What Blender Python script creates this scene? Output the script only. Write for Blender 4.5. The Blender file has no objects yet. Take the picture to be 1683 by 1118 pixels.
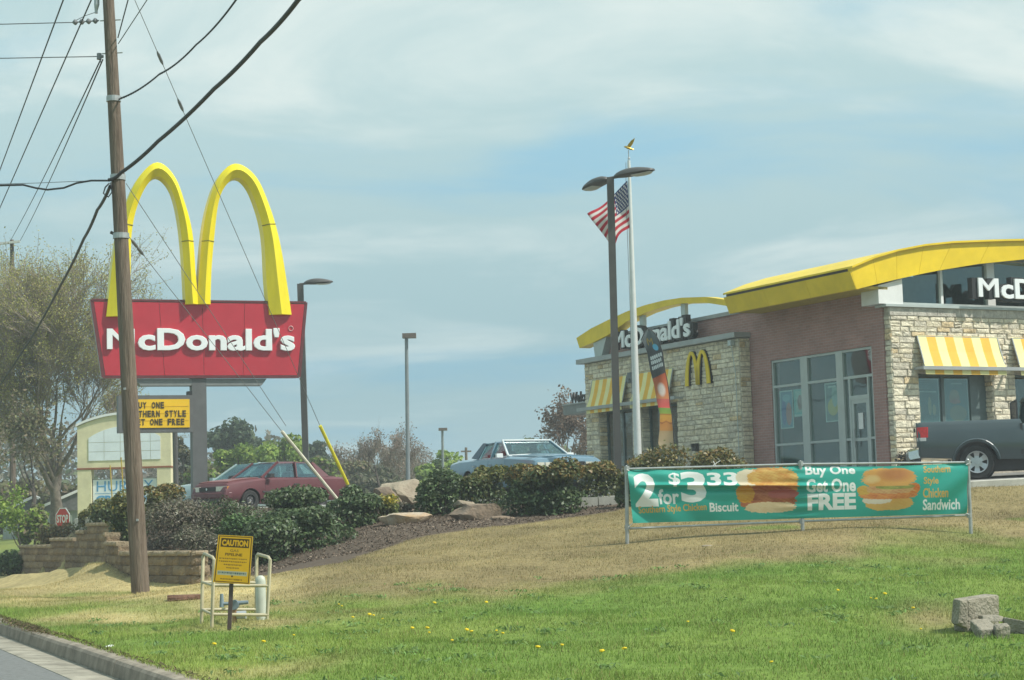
import bpy, bmesh, math, random
import numpy as np
from mathutils import Vector, Matrix, Euler

scene = bpy.context.scene
COL = scene.collection
R = math.radians
rng = np.random.default_rng(7)
random.seed(7)

# ------------------------------------------------------------------ camera
EYE = np.array([0.0, 0.0, 1.45])
FPX, PW, PH = 3000.0, 1683.0, 1118.0          # focal length and frame, in photo pixels
PITCH, ROLL = R(5.41), R(1.65)
cam_d = bpy.data.cameras.new('camera')
cam_d.sensor_width = 36.0
cam_d.lens = 36.0 * FPX / PW
cam_d.clip_start = 0.5
cam_d.clip_end = 9000.0
cam = bpy.data.objects.new('camera', cam_d)
COL.objects.link(cam)
_f = Vector((0, math.cos(PITCH), math.sin(PITCH)))
_u0 = Vector((0, -math.sin(PITCH), math.cos(PITCH)))
_r0 = Vector((1, 0, 0))
_up = _u0 * math.cos(ROLL) + _r0 * math.sin(ROLL)
_rt = _r0 * math.cos(ROLL) - _u0 * math.sin(ROLL)
cam.matrix_world = Matrix(((_rt.x, _up.x, -_f.x, EYE[0]), (_rt.y, _up.y, -_f.y, EYE[1]),
                           (_rt.z, _up.z, -_f.z, EYE[2]), (0, 0, 0, 1)))
scene.camera = cam

# ------------------------------------------------------------------ sky, sun, exposure
SUN_EL = R(51)
SUN_H = Vector((0.95, -0.31)).normalized()
world = bpy.data.worlds.new('World')
scene.world = world
world.use_nodes = True
wn, wl = world.node_tree.nodes, world.node_tree.links
wn.clear()
w_out = wn.new('ShaderNodeOutputWorld')
w_bg = wn.new('ShaderNodeBackground')
w_bg.inputs['Strength'].default_value = 0.1
w_sky = wn.new('ShaderNodeTexSky')
w_sky.sky_type = 'NISHITA'
w_sky.sun_disc = False
w_sky.sun_elevation = SUN_EL
w_sky.sun_rotation = math.atan2(SUN_H.x, SUN_H.y)
w_sky.air_density = 1.0
w_sky.dust_density = 1.5
w_tc = wn.new('ShaderNodeTexCoord')
w_sep = wn.new('ShaderNodeSeparateXYZ')
wl.new(w_tc.outputs['Generated'], w_sep.inputs[0])
w_zm = wn.new('ShaderNodeMath'); w_zm.operation = 'MAXIMUM'; w_zm.inputs[1].default_value = 0.0
wl.new(w_sep.outputs['Z'], w_zm.inputs[0])
w_za = wn.new('ShaderNodeMath'); w_za.operation = 'ADD'; w_za.inputs[1].default_value = 0.16
wl.new(w_zm.outputs[0], w_za.inputs[0])
w_dx = wn.new('ShaderNodeMath'); w_dx.operation = 'DIVIDE'
w_dy = wn.new('ShaderNodeMath'); w_dy.operation = 'DIVIDE'
wl.new(w_sep.outputs['X'], w_dx.inputs[0]); wl.new(w_za.outputs[0], w_dx.inputs[1])
wl.new(w_sep.outputs['Y'], w_dy.inputs[0]); wl.new(w_za.outputs[0], w_dy.inputs[1])
w_cmb = wn.new('ShaderNodeCombineXYZ')
wl.new(w_dx.outputs[0], w_cmb.inputs[0]); wl.new(w_dy.outputs[0], w_cmb.inputs[1])


def w_noise(scale, detail, rough, off, sy=1.0, dist=0.4):
    m = wn.new('ShaderNodeMapping')
    m.inputs['Location'].default_value = off
    m.inputs['Scale'].default_value = (scale, scale * sy, 1)
    n = wn.new('ShaderNodeTexNoise')
    n.inputs['Scale'].default_value = 1.0
    n.inputs['Detail'].default_value = detail
    n.inputs['Roughness'].default_value = rough
    n.inputs['Distortion'].default_value = dist
    wl.new(w_cmb.outputs[0], m.inputs[0]); wl.new(m.outputs[0], n.inputs['Vector'])
    return n


def w_ramp(src, a, b, va=0.0, vb=1.0):
    n = wn.new('ShaderNodeMapRange')
    n.interpolation_type = 'SMOOTHSTEP'
    n.inputs['From Min'].default_value = a; n.inputs['From Max'].default_value = b
    n.inputs['To Min'].default_value = va; n.inputs['To Max'].default_value = vb
    wl.new(src.outputs['Fac'], n.inputs['Value'])
    return n


def w_mix(fac, a, b):
    n = wn.new('ShaderNodeMix'); n.data_type = 'RGBA'
    wl.new(fac.outputs[0], n.inputs['Factor'])
    for sock, v in ((n.inputs[6], a), (n.inputs[7], b)):
        if isinstance(v, tuple): sock.default_value = (*v, 1)
        else: wl.new(v, sock)
    return n


OFF_A, OFF_B = (14.4, 17.6, 0), (14.3, 18.4, 0)
CLOUD_MID, CLOUD_LIT, CLOUD_GAP = (4.0, 5.45, 5.6), (6.0, 6.85, 6.65), (2.9, 5.2, 6.25)
w_tint = wn.new('ShaderNodeMix'); w_tint.data_type = 'RGBA'; w_tint.inputs['Factor'].default_value = 0.85
wl.new(w_sky.outputs[0], w_tint.inputs[6]); w_tint.inputs[7].default_value = (*CLOUD_GAP, 1)
w_cov = w_ramp(w_noise(1.15, 7, 0.55, OFF_A, 1.25, 0.7), 0.29, 0.54)
w_lit = w_ramp(w_noise(1.5, 7, 0.58, OFF_B, 1.2, 0.6), 0.46, 0.72)
w_c1 = w_mix(w_lit, CLOUD_MID, CLOUD_LIT)
w_c2 = w_mix(w_cov, w_tint.outputs[2], w_c1.outputs[2])
# overcast dims towards the horizon
w_el = wn.new('ShaderNodeMapRange'); w_el.interpolation_type = 'SMOOTHSTEP'
w_el.inputs['From Min'].default_value = 0.02; w_el.inputs['From Max'].default_value = 0.26
w_el.inputs['To Min'].default_value = 0.0; w_el.inputs['To Max'].default_value = 1.0
wl.new(w_sep.outputs['Z'], w_el.inputs['Value'])
w_low = wn.new('ShaderNodeMix'); w_low.data_type = 'RGBA'
wl.new(w_el.outputs[0], w_low.inputs['Factor'])
w_low.inputs[6].default_value = (0.64, 0.74, 0.80, 1); w_low.inputs[7].default_value = (1, 1, 1, 1)
w_mul = wn.new('ShaderNodeMix'); w_mul.data_type = 'RGBA'; w_mul.blend_type = 'MULTIPLY'; w_mul.inputs['Factor'].default_value = 1.0
wl.new(w_c2.outputs[2], w_mul.inputs[6]); wl.new(w_low.outputs[2], w_mul.inputs[7])
wl.new(w_mul.outputs[2], w_bg.inputs['Color'])
wl.new(w_bg.outputs[0], w_out.inputs['Surface'])

sun_d = bpy.data.lights.new('sun', 'SUN')
sun_d.energy = 3.9
sun_d.angle = R(1.0)
sun_d.color = (1.0, 0.955, 0.87)
sun = bpy.data.objects.new('sun', sun_d)
COL.objects.link(sun)
_sd = Vector((SUN_H.x * math.cos(SUN_EL), SUN_H.y * math.cos(SUN_EL), math.sin(SUN_EL)))
sun.rotation_euler = (-_sd).to_track_quat('-Z', 'Y').to_euler()
sun.location = (20, -20, 60)

scene.view_settings.view_transform = 'Standard'
scene.view_settings.look = 'None'
scene.view_settings.exposure = 0.36
scene.view_settings.gamma = 1.0
scene.view_settings.use_curve_mapping = False
scene.cycles.max_bounces = 6
scene.cycles.transparent_max_bounces = 12


# ------------------------------------------------------------------ surveying helpers (photo point + depth -> place)
def ray(px, py):
    a, b = px - PW / 2, -(py - PH / 2)
    c, s = math.cos(ROLL), math.sin(ROLL)
    X, Y = a * c + b * s, -a * s + b * c
    return np.array([X / FPX, math.cos(PITCH) - math.sin(PITCH) * Y / FPX,
                     math.sin(PITCH) + math.cos(PITCH) * Y / FPX])


def at(px, py, D):
    d = ray(px, py)
    return EYE + d * (D / d[1])


def proj(P):
    P = np.atleast_2d(np.asarray(P, float)) - EYE
    k = P[:, 1] * math.cos(PITCH) + P[:, 2] * math.sin(PITCH)
    k = np.maximum(k, 0.1)
    X = P[:, 0] / k * FPX
    Y = (-P[:, 1] * math.sin(PITCH) + P[:, 2] * math.cos(PITCH)) / k * FPX
    c, s = math.cos(ROLL), math.sin(ROLL)
    return PW / 2 + X * c - Y * s, PH / 2 - (X * s + Y * c)


# ------------------------------------------------------------------ materials
MATS = {}


def M(name, col, rough=0.6, metal=0.0, var=0.12, scale=6.0, bump=0.0, bscale=None, spec=0.5, stretch=None, coat=0.0, var2=None):
    """plain surface: base colour broken up by two octaves of noise, optional relief"""
    if name in MATS: return MATS[name]
    m = bpy.data.materials.new(name); m.use_nodes = True
    nt = m.node_tree; n, l = nt.nodes, nt.links
    p = n['Principled BSDF']
    p.inputs['Roughness'].default_value = rough
    p.inputs['Metallic'].default_value = metal
    p.inputs['Specular IOR Level'].default_value = spec
    if coat: p.inputs['Coat Weight'].default_value = coat; p.inputs['Coat Roughness'].default_value = 0.08
    tc = n.new('ShaderNodeTexCoord'); mp = n.new('ShaderNodeMapping')
    if stretch: mp.inputs['Scale'].default_value = stretch
    l.new(tc.outputs['Object'], mp.inputs[0])
    no = n.new('ShaderNodeTexNoise'); no.inputs['Scale'].default_value = scale
    no.inputs['Detail'].default_value = 6; no.inputs['Roughness'].default_value = 0.62
    l.new(mp.outputs[0], no.inputs['Vector'])
    mx = n.new('ShaderNodeMix'); mx.data_type = 'RGBA'
    c2 = var2 if var2 else tuple(min(1, c * (1 + var * 1.6)) for c in col)
    c1 = tuple(c * (1 - var * 1.6) for c in col) if not var2 else col
    mx.inputs[6].default_value = (*c1, 1); mx.inputs[7].default_value = (*c2, 1)
    rp = n.new('ShaderNodeMapRange'); rp.inputs['From Min'].default_value = 0.3; rp.inputs['From Max'].default_value = 0.7
    l.new(no.outputs['Fac'], rp.inputs['Value']); l.new(rp.outputs[0], mx.inputs['Factor'])
    l.new(mx.outputs[2], p.inputs['Base Color'])
    if bump:
        nb = n.new('ShaderNodeTexNoise'); nb.inputs['Scale'].default_value = bscale or scale * 3
        nb.inputs['Detail'].default_value = 5
        l.new(mp.outputs[0], nb.inputs['Vector'])
        bp = n.new('ShaderNodeBump'); bp.inputs['Strength'].default_value = bump; bp.inputs['Distance'].default_value = 0.05
        l.new(nb.outputs['Fac'], bp.inputs['Height']); l.new(bp.outputs[0], p.inputs['Normal'])
    MATS[name] = m
    return m


def M_attr(name, rough=0.7, spec=0.3, var=0.15, scale=8.0, trans=0.0, bump=0.0, bscale=40.0):
    """colour from the mesh attribute 'col' (flat print, leaf and blade colour), broken up by noise"""
    if name in MATS: return MATS[name]
    m = bpy.data.materials.new(name); m.use_nodes = True
    nt = m.node_tree; n, l = nt.nodes, nt.links
    p = n['Principled BSDF']
    p.inputs['Roughness'].default_value = rough
    p.inputs['Specular IOR Level'].default_value = spec
    a = n.new('ShaderNodeAttribute'); a.attribute_name = 'col'
    tc = n.new('ShaderNodeTexCoord')
    no = n.new('ShaderNodeTexNoise'); no.inputs['Scale'].default_value = scale; no.inputs['Detail'].default_value = 5
    l.new(tc.outputs['Object'], no.inputs['Vector'])
    rp = n.new('ShaderNodeMapRange'); rp.inputs['From Min'].default_value = 0.3; rp.inputs['From Max'].default_value = 0.7
    rp.inputs['To Min'].default_value = 1 - var; rp.inputs['To Max'].default_value = 1 + var
    l.new(no.outputs['Fac'], rp.inputs['Value'])
    vm = n.new('ShaderNodeVectorMath'); vm.operation = 'SCALE'
    l.new(a.outputs['Color'], vm.inputs[0]); l.new(rp.outputs[0], vm.inputs['Scale'])
    l.new(vm.outputs[0], p.inputs['Base Color'])
    if bump:
        nb = n.new('ShaderNodeTexNoise'); nb.inputs['Scale'].default_value = bscale; nb.inputs['Detail'].default_value = 6
        l.new(tc.outputs['Object'], nb.inputs['Vector'])
        bp = n.new('ShaderNodeBump'); bp.inputs['Strength'].default_value = bump; bp.inputs['Distance'].default_value = 0.04
        l.new(nb.outputs['Fac'], bp.inputs['Height']); l.new(bp.outputs[0], p.inputs['Normal'])
    if trans:
        tr = n.new('ShaderNodeBsdfTranslucent'); l.new(vm.outputs[0], tr.inputs['Color'])
        ms = n.new('ShaderNodeMixShader'); ms.inputs[0].default_value = trans
        l.new(p.outputs[0], ms.inputs[1]); l.new(tr.outputs[0], ms.inputs[2])
        l.new(ms.outputs[0], n['Material Output'].inputs['Surface'])
    MATS[name] = m
    return m


def M_glass(name, tint=(0.55, 0.66, 0.66), see=0.6, refl=(0.75, 0.8, 0.8)):
    """thin window glass: partly see-through, partly mirror, with a little waviness"""
    if name in MATS: return MATS[name]
    m = bpy.data.materials.new(name); m.use_nodes = True
    nt = m.node_tree; n, l = nt.nodes, nt.links
    n.remove(n['Principled BSDF'])
    tr = n.new('ShaderNodeBsdfTransparent'); tr.inputs[0].default_value = (*tint, 1)
    gl = n.new('ShaderNodeBsdfGlossy'); gl.inputs['Color'].default_value = (*refl, 1); gl.inputs['Roughness'].default_value = 0.03
    tc = n.new('ShaderNodeTexCoord')
    nb = n.new('ShaderNodeTexNoise'); nb.inputs['Scale'].default_value = 1.3; nb.inputs['Detail'].default_value = 1
    l.new(tc.outputs['Object'], nb.inputs['Vector'])
    bp = n.new('ShaderNodeBump'); bp.inputs['Strength'].default_value = 0.06; bp.inputs['Distance'].default_value = 0.1
    l.new(nb.outputs['Fac'], bp.inputs['Height']); l.new(bp.outputs[0], gl.inputs['Normal'])
    ms = n.new('ShaderNodeMixShader'); ms.inputs[0].default_value = 1 - see
    l.new(tr.outputs[0], ms.inputs[1]); l.new(gl.outputs[0], ms.inputs[2])
    l.new(ms.outputs[0], n['Material Output'].inputs['Surface'])
    MATS[name] = m
    return m


# ------------------------------------------------------------------ object helpers
def tag(o, label=None, cat=None, group=None, kind=None):
    if label: o['label'] = label
    if cat: o['category'] = cat
    if group: o['group'] = group
    if kind: o['kind'] = kind
    return o


def thing(name, label, cat, loc=(0, 0, 0), rz=0.0, group=None):
    o = bpy.data.objects.new(name, None); COL.objects.link(o)
    o.empty_display_size = 0.2
    o.location = loc; o.rotation_euler = (0, 0, rz)
    return tag(o, label, cat, group)


def children(o):
    return [c for c in bpy.data.objects if c.parent == o]


def copy_tree(o, parent=None):
    c = o.copy(); COL.objects.link(c)
    if parent is not None: c.parent = parent
    for ch in list(o.children): copy_tree(ch, c)
    return c


class MB:
    """collects faces, builds one mesh object"""
    def __init__(s): s.v = []; s.f = []; s.m = []

    def add(s, vs, fs, mi=0):
        k = len(s.v)
        s.v += [tuple(map(float, p)) for p in vs]
        s.f += [tuple(i + k for i in f) for f in fs]
        s.m += [mi] * len(fs)
        return s

    def box(s, x0, x1, y0, y1, z0, z1, mi=0):
        vs = [(x, y, z) for z in (z0, z1) for y in (y0, y1) for x in (x0, x1)]
        return s.add(vs, [(0, 2, 3, 1), (4, 5, 7, 6), (0, 1, 5, 4), (2, 6, 7, 3), (0, 4, 6, 2), (1, 3, 7, 5)], mi)

    def bar(s, a, b, w, h=None, mi=0, up=(0, 0, 1)):
        a, b = Vector(a), Vector(b); h = h or w
        d = (b - a).normalized(); upv = Vector(up)
        if abs(d.dot(upv)) > 0.98: upv = Vector((0, 1, 0))
        sd = d.cross(upv).normalized() * w / 2; u2 = sd.normalized().cross(d) * h / 2
        vs = [p + sx * sd + su * u2 for p in (a, b) for sx, su in ((-1, -1), (1, -1), (1, 1), (-1, 1))]
        return s.add(vs, [(0, 1, 2, 3), (7, 6, 5, 4), (0, 4, 5, 1), (1, 5, 6, 2), (2, 6, 7, 3), (3, 7, 4, 0)], mi)

    def tube(s, pts, r, n=8, mi=0, cap=True):
        pts = [Vector(p) for p in pts]
        rs = r if isinstance(r, (list, tuple)) else [r] * len(pts)
        k0 = len(s.v); ref = None
        for i, p in enumerate(pts):
            d = (pts[min(i + 1, len(pts) - 1)] - pts[max(i - 1, 0)]).normalized()
            if ref is None: ref = d.orthogonal().normalized()
            ref = (ref - d * ref.dot(d)).normalized(); b = d.cross(ref)
            for j in range(n):
                a = 2 * math.pi * j / n
                s.v.append(tuple(p + (ref * math.cos(a) + b * math.sin(a)) * rs[i]))
        for i in range(len(pts) - 1):
            for j in range(n):
                s.f.append((k0 + i * n + j, k0 + i * n + (j + 1) % n, k0 + (i + 1) * n + (j + 1) % n, k0 + (i + 1) * n + j)); s.m.append(mi)
        if cap:
            s.f.append(tuple(k0 + j for j in range(n - 1, -1, -1))); s.m.append(mi)
            e = k0 + (len(pts) - 1) * n
            s.f.append(tuple(e + j for j in range(n))); s.m.append(mi)
        return s

    def loft(s, rings, mi=0, cap=True, closed=True):
        n = len(rings[0]); k0 = len(s.v)
        for rg in rings: s.v += [tuple(map(float, p)) for p in rg]
        for i in range(len(rings) - 1):
            for j in range(n if closed else n - 1):
                s.f.append((k0 + i * n + j, k0 + i * n + (j + 1) % n, k0 + (i + 1) * n + (j + 1) % n, k0 + (i + 1) * n + j)); s.m.append(mi)
        if cap:
            s.f.append(tuple(k0 + j for j in range(n - 1, -1, -1))); s.m.append(mi)
            e = k0 + (len(rings) - 1) * n
            s.f.append(tuple(e + j for j in range(n))); s.m.append(mi)
        return s

    def prism(s, poly, fn, a, b, mi=0):
        """poly of (p,q) extruded from a to b; fn(p,q,t) -> xyz"""
        n = len(poly)
        vs = [fn(p, q, a) for p, q in poly] + [fn(p, q, b) for p, q in poly]
        fs = [tuple(range(n - 1, -1, -1)), tuple(range(n, 2 * n))]
        fs += [(i, (i + 1) % n, n + (i + 1) % n, n + i) for i in range(n)]
        return s.add(vs, fs, mi)

    def blob(s, c, r, seed=0, sub=2, rough=0.25, mi=0, flat=None, boxy=1.0):
        bm = bmesh.new(); bmesh.ops.create_icosphere(bm, subdivisions=sub, radius=1)
        rg = np.random.default_rng(seed); dirs = rg.normal(size=(9, 3)); ph = rg.uniform(0, 6, 9); am = rg.uniform(.4, 1, 9)
        cuts = rg.normal(size=(14, 3)); cuts /= np.linalg.norm(cuts, axis=1)[:, None]; cd = rg.uniform(0.55, 0.92, 14)
        vs = []
        for v in bm.verts:
            p = np.array(v.co)
            if boxy != 1.0: p = np.sign(p) * np.abs(p) ** boxy * np.array([.92, .92, .8])
            for q, d in zip(cuts, cd):
                t = p @ q
                if t > d: p = p - q * (t - d) * 0.97
            k = 1 + rough * 0.25 * float(np.sum(am * np.sin(dirs @ p * 3 + ph)) / 3)
            p = p * k
            vs.append((c[0] + p[0] * r[0], c[1] + p[1] * r[1], c[2] + max(p[2], flat if flat is not None else -9) * r[2]))
        bm.verts.index_update()
        fs = [tuple(v.index for v in f.verts) for f in bm.faces]; bm.free()
        return s.add(vs, fs, mi)

    def mesh(s, name, mats, smooth=False, sharp=None):
        me = bpy.data.meshes.new(name)
        me.from_pydata(s.v, [], s.f)
        for m in (mats if isinstance(mats, (list, tuple)) else [mats]): me.materials.append(m)
        if any(s.m): me.polygons.foreach_set('material_index', s.m)
        bm = bmesh.new(); bm.from_mesh(me); bmesh.ops.recalc_face_normals(bm, faces=bm.faces); bm.to_mesh(me); bm.free()
        if smooth:
            me.polygons.foreach_set('use_smooth', [True] * len(me.polygons))
            if sharp: me.set_sharp_from_angle(angle=R(sharp))
        me.update()
        return me

    def build(s, name, mats, parent=None, smooth=False, sharp=None, loc=None, rz=0.0):
        o = bpy.data.objects.new(name, s.mesh(name, mats, smooth, sharp)); COL.objects.link(o)
        if parent is not None: o.parent = parent
        if loc is not None: o.location = loc
        if rz: o.rotation_euler = (0, 0, rz)
        return o


def mesh_np(name, V, F, mat, colors=None, smooth=False):
    """V (n,3), F (m,k) arrays -> mesh; colors (n,3) -> point attribute 'col'"""
    me = bpy.data.meshes.new(name)
    V = np.asarray(V, np.float32); F = np.asarray(F, np.int32); k = F.shape[1]
    me.vertices.add(len(V)); me.vertices.foreach_set('co', V.ravel())
    me.loops.add(F.size); me.loops.foreach_set('vertex_index', F.ravel())
    me.polygons.add(len(F)); me.polygons.foreach_set('loop_start', np.arange(0, F.size, k, dtype=np.int32))
    if smooth: me.polygons.foreach_set('use_smooth', np.ones(len(F), bool))
    me.update(calc_edges=True)
    if colors is not None:
        at_ = me.attributes.new('col', 'FLOAT_COLOR', 'POINT')
        c = np.ones((len(V), 4), np.float32); c[:, :3] = colors
        at_.data.foreach_set('color', c.ravel())
    me.materials.append(mat)
    return me


def obj_np(name, V, F, mat, colors=None, parent=None, smooth=False, loc=None):
    o = bpy.data.objects.new(name, mesh_np(name, V, F, mat, colors, smooth)); COL.objects.link(o)
    if parent is not None: o.parent = parent
    if loc is not None: o.location = loc
    return o


# ------------------------------------------------------------------ lettering
_TXT = {}


def text_geo(s, bold=0.03, extrude=0.0, res=3, bevel=0.0, spacing=1.0):
    """vertices, faces of a line of lettering in its own plane, bounds scaled to 0..1 x 0..1"""
    key = (s, bold, extrude, res, bevel, spacing)
    if key in _TXT: return _TXT[key]
    head = s.startswith('Mc')
    c = bpy.data.curves.new('lettering', 'FONT'); c.body = s[1:] if head else s; c.size = 1.0
    c.offset = bold; c.extrude = extrude; c.resolution_u = res; c.bevel_depth = bevel; c.bevel_resolution = 1
    c.space_character = spacing
    o = bpy.data.objects.new('lettering', c); COL.objects.link(o)
    bpy.context.view_layer.update()
    me = bpy.data.meshes.new_from_object(o.evaluated_get(bpy.context.evaluated_depsgraph_get()))
    me.calc_loop_triangles()
    V = np.array([v.co[:] for v in me.vertices]); F = [tuple(p.vertices) for p in me.polygons]
    T = np.array([t.vertices[:] for t in me.loop_triangles])
    bpy.data.objects.remove(o); bpy.data.curves.remove(c); bpy.data.meshes.remove(me)
    if head:      # the capital M is drawn as its own outline: stems and valley of even weight
        from mathutils.geometry import tessellate_polygon
        e = max(bold, bevel) * .55
        pl_ = [(.065 - e, 0), (.065 - e, .69), (.175 + e, .69), (.39, .40), (.605 - e, .69), (.715 + e, .69), (.715 + e, 0), (.605 - e, 0), (.605 - e, .50 - e), (.405, .235), (.375, .235), (.175 + e, .50 - e), (.175 + e, 0)]
        tri = tessellate_polygon([[Vector((x, y, 0)) for x, y in pl_]]); m_ = len(pl_); zt_ = float(V[:, 2].max()); zb_ = float(V[:, 2].min()); k = len(V)
        V[:, 0] += .735 + .06 - V[:, 0].min() + e
        V = np.concatenate([V, [(x, y, zt_) for x, y in pl_], [(x, y, zb_) for x, y in pl_]])
        nf = [tuple(k + i for i in t) for t in tri]; T = np.concatenate([T, np.array(nf)])
        F = F + nf + [tuple(i + m_ for i in f) for f in nf] + [(k + i, k + (i + 1) % m_, k + m_ + (i + 1) % m_, k + m_ + i) for i in range(m_)]
    lo, hi = V.min(0), V.max(0)
    V[:, 0] = (V[:, 0] - lo[0]) / (hi[0] - lo[0]); V[:, 1] = (V[:, 1] - lo[1]) / (hi[1] - lo[1])
    _TXT[key] = (V, F, T)
    return _TXT[key]


def letter_islands(V, F):
    par = list(range(len(V)))
    # weld by position so that bevel seams join
    seen = {}
    def find(a):
        while par[a] != a: par[a] = par[par[a]]; a = par[a]
        return a
    for i, p in enumerate(np.round(V, 5)):
        k = tuple(p)
        if k in seen: par[find(i)] = find(seen[k])
        else: seen[k] = i
    for f in F:
        for b in f[1:]: par[find(f[0])] = find(b)
    gr = {}
    for f in F: gr.setdefault(find(f[0]), []).append(f)
    out = []
    for fs in gr.values():
        ids = sorted({i for f in fs for i in f}); mp = {i: k for k, i in enumerate(ids)}
        out.append((V[ids], [tuple(mp[i] for i in f) for f in fs]))
    out.sort(key=lambda q: q[0][:, 0].min())
    return out


def letters(s, fn, mat, parent, name='letter', depth=0.04, bold=0.03, bevel=0.0, split=True, res=3, spacing=1.0):
    """raised lettering; fn(a, b, d): a,b in 0..1 over the line's bounds, d metres out of the wall"""
    V, F, _ = text_geo(s, bold, 0.05, res, bevel, spacing)
    V = V.copy(); zr = max(1e-6, np.abs(V[:, 2]).max()); V[:, 2] = (V[:, 2] / zr + 1) / 2 * depth
    out = []
    for v, f in (letter_islands(V, F) if split else [(V, F)]):
        b = MB(); b.add([fn(*p) for p in v], f)
        out.append(b.build(name, mat, parent))
    return out


class Canvas:
    """flat print: an array of colours that is laid on a grid mesh"""
    def __init__(s, w, h, bg):
        s.w, s.h = w, h
        s.a = np.zeros((h, w, 3)); s.a[:] = bg
        s.X, s.Y = np.meshgrid((np.arange(w) + .5) / w, (np.arange(h) + .5) / h)     # 0..1, y down

    def put(s, mask, col):
        c = np.asarray(col, float)
        s.a = s.a * (1 - mask[..., None]) + (c if c.ndim == 3 else c[None, None, :]) * mask[..., None]

    def rect(s, x0, x1, y0, y1, col):
        e = 0.5 / s.w; g = 0.5 / s.h
        mk = np.clip((s.X - x0) / e + .5, 0, 1) * np.clip((x1 - s.X) / e + .5, 0, 1) * np.clip((s.Y - y0) / g + .5, 0, 1) * np.clip((y1 - s.Y) / g + .5, 0, 1)
        s.put(mk, col)

    def ell(s, cx, cy, rx, ry, col, p=2.0, y0=-9, y1=9, soft=0.06):
        d = np.abs((s.X - cx) / rx) ** p + np.abs((s.Y - cy) / ry) ** p
        mk = np.clip((1 - d) / soft, 0, 1) * (s.Y > y0) * (s.Y < y1)
        s.put(mk, col)

    def noise(s, seed, fx, fy):
        g = np.random.default_rng(seed); o = np.zeros((s.h, s.w))
        for k in range(10):
            a, b, p = g.normal() * fx, g.normal() * fy, g.uniform(0, 6.28)
            o += np.sin(6.283 * (a * s.X + b * s.Y) + p)
        return o / 4.5

    def text(s, t, x0, x1, y0, y1, col, bold=0.03, ss=3, skew=0.0, spacing=1.0):
        V, F, T = text_geo(t, bold, 0.0, 3, 0.0, spacing)
        W, H = s.w * ss, s.h * ss
        mk = np.zeros((H, W), bool)
        px = (x0 + (V[:, 0]) * (x1 - x0)) * W
        py = (y1 - V[:, 1] * (y1 - y0) + skew * (V[:, 0])) * H
        for t3 in T:
            x, y = px[t3], py[t3]
            xa, xb = max(0, int(x.min())), min(W - 1, int(x.max()) + 1)
            ya, yb = max(0, int(y.min())), min(H - 1, int(y.max()) + 1)
            if xb <= xa or yb <= ya: continue
            gx, gy = np.meshgrid(np.arange(xa, xb) + .5, np.arange(ya, yb) + .5)
            d = (y[1] - y[2]) * (x[0] - x[2]) + (x[2] - x[1]) * (y[0] - y[2])
            if abs(d) < 1e-9: continue
            l0 = ((y[1] - y[2]) * (gx - x[2]) + (x[2] - x[1]) * (gy - y[2])) / d
            l1 = ((y[2] - y[0]) * (gx - x[2]) + (x[0] - x[2]) * (gy - y[2])) / d
            mk[ya:yb, xa:xb] |= (l0 >= -1e-6) & (l1 >= -1e-6) & (l0 + l1 <= 1 + 1e-6)
        s.put(mk.reshape(s.h, ss, s.w, ss).mean((1, 3)), col)

    def mesh(s, name, fn, mat, parent=None, smooth=True):
        """one quad per print cell; fn(a,b) arrays 0..1 (b down) -> (n,3)"""
        w, h = s.w, s.h
        A, B = np.meshgrid(np.linspace(0, 1, w), np.linspace(0, 1, h))
        V = fn(A.ravel(), B.ravel())
        i = np.arange(h - 1)[:, None] * w + np.arange(w - 1)[None, :]
        F = np.stack([i, i + w, i + w + 1, i + 1], -1).reshape(-1, 4)
        return obj_np(name, V, F, mat, s.a.reshape(-1, 3), parent, smooth)

# ================================================================== THE LIE OF THE LAND
RD = np.array([-0.392, 0.920]); RN = np.array([0.920, 0.392])       # along the road / square to it
RD /= np.linalg.norm(RD); RN = np.array([RD[1], -RD[0]])
T0 = 3.367


def st(x, y): return x * RD[0] + y * RD[1], x * RN[0] + y * RN[1] - T0
def xy(s, t): return s * RD[0] + (t + T0) * RN[0], s * RD[1] + (t + T0) * RN[1]


def z_lot(x, y):
    return 1.67 + 0.0227 * (x + 7) + 0.04 * (np.minimum(y, 46) - 46)


LOT = [(-13, 62), (-12.4, 52), (-10.6, 48.6), (-8.2, 46.8), (-6.1, 45.7), (-3, 43.9), (0, 42.2), (3, 40.2), (5.7, 38.9), (8, 38.5), (11, 38.6), (36, 38.6), (40, 92), (-13, 92)]
LOT_FRONT = LOT[:12]


def in_poly(x, y, poly):
    x = np.asarray(x, float); y = np.asarray(y, float)
    c = np.zeros(x.shape, bool)
    for (x0, y0), (x1, y1) in zip(poly, poly[1:] + poly[:1]):
        k = (y0 > y) != (y1 > y)
        with np.errstate(divide='ignore', invalid='ignore'):
            c ^= k & (x < (x1 - x0) * (y - y0) / (y1 - y0) + x0)
    return c


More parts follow.
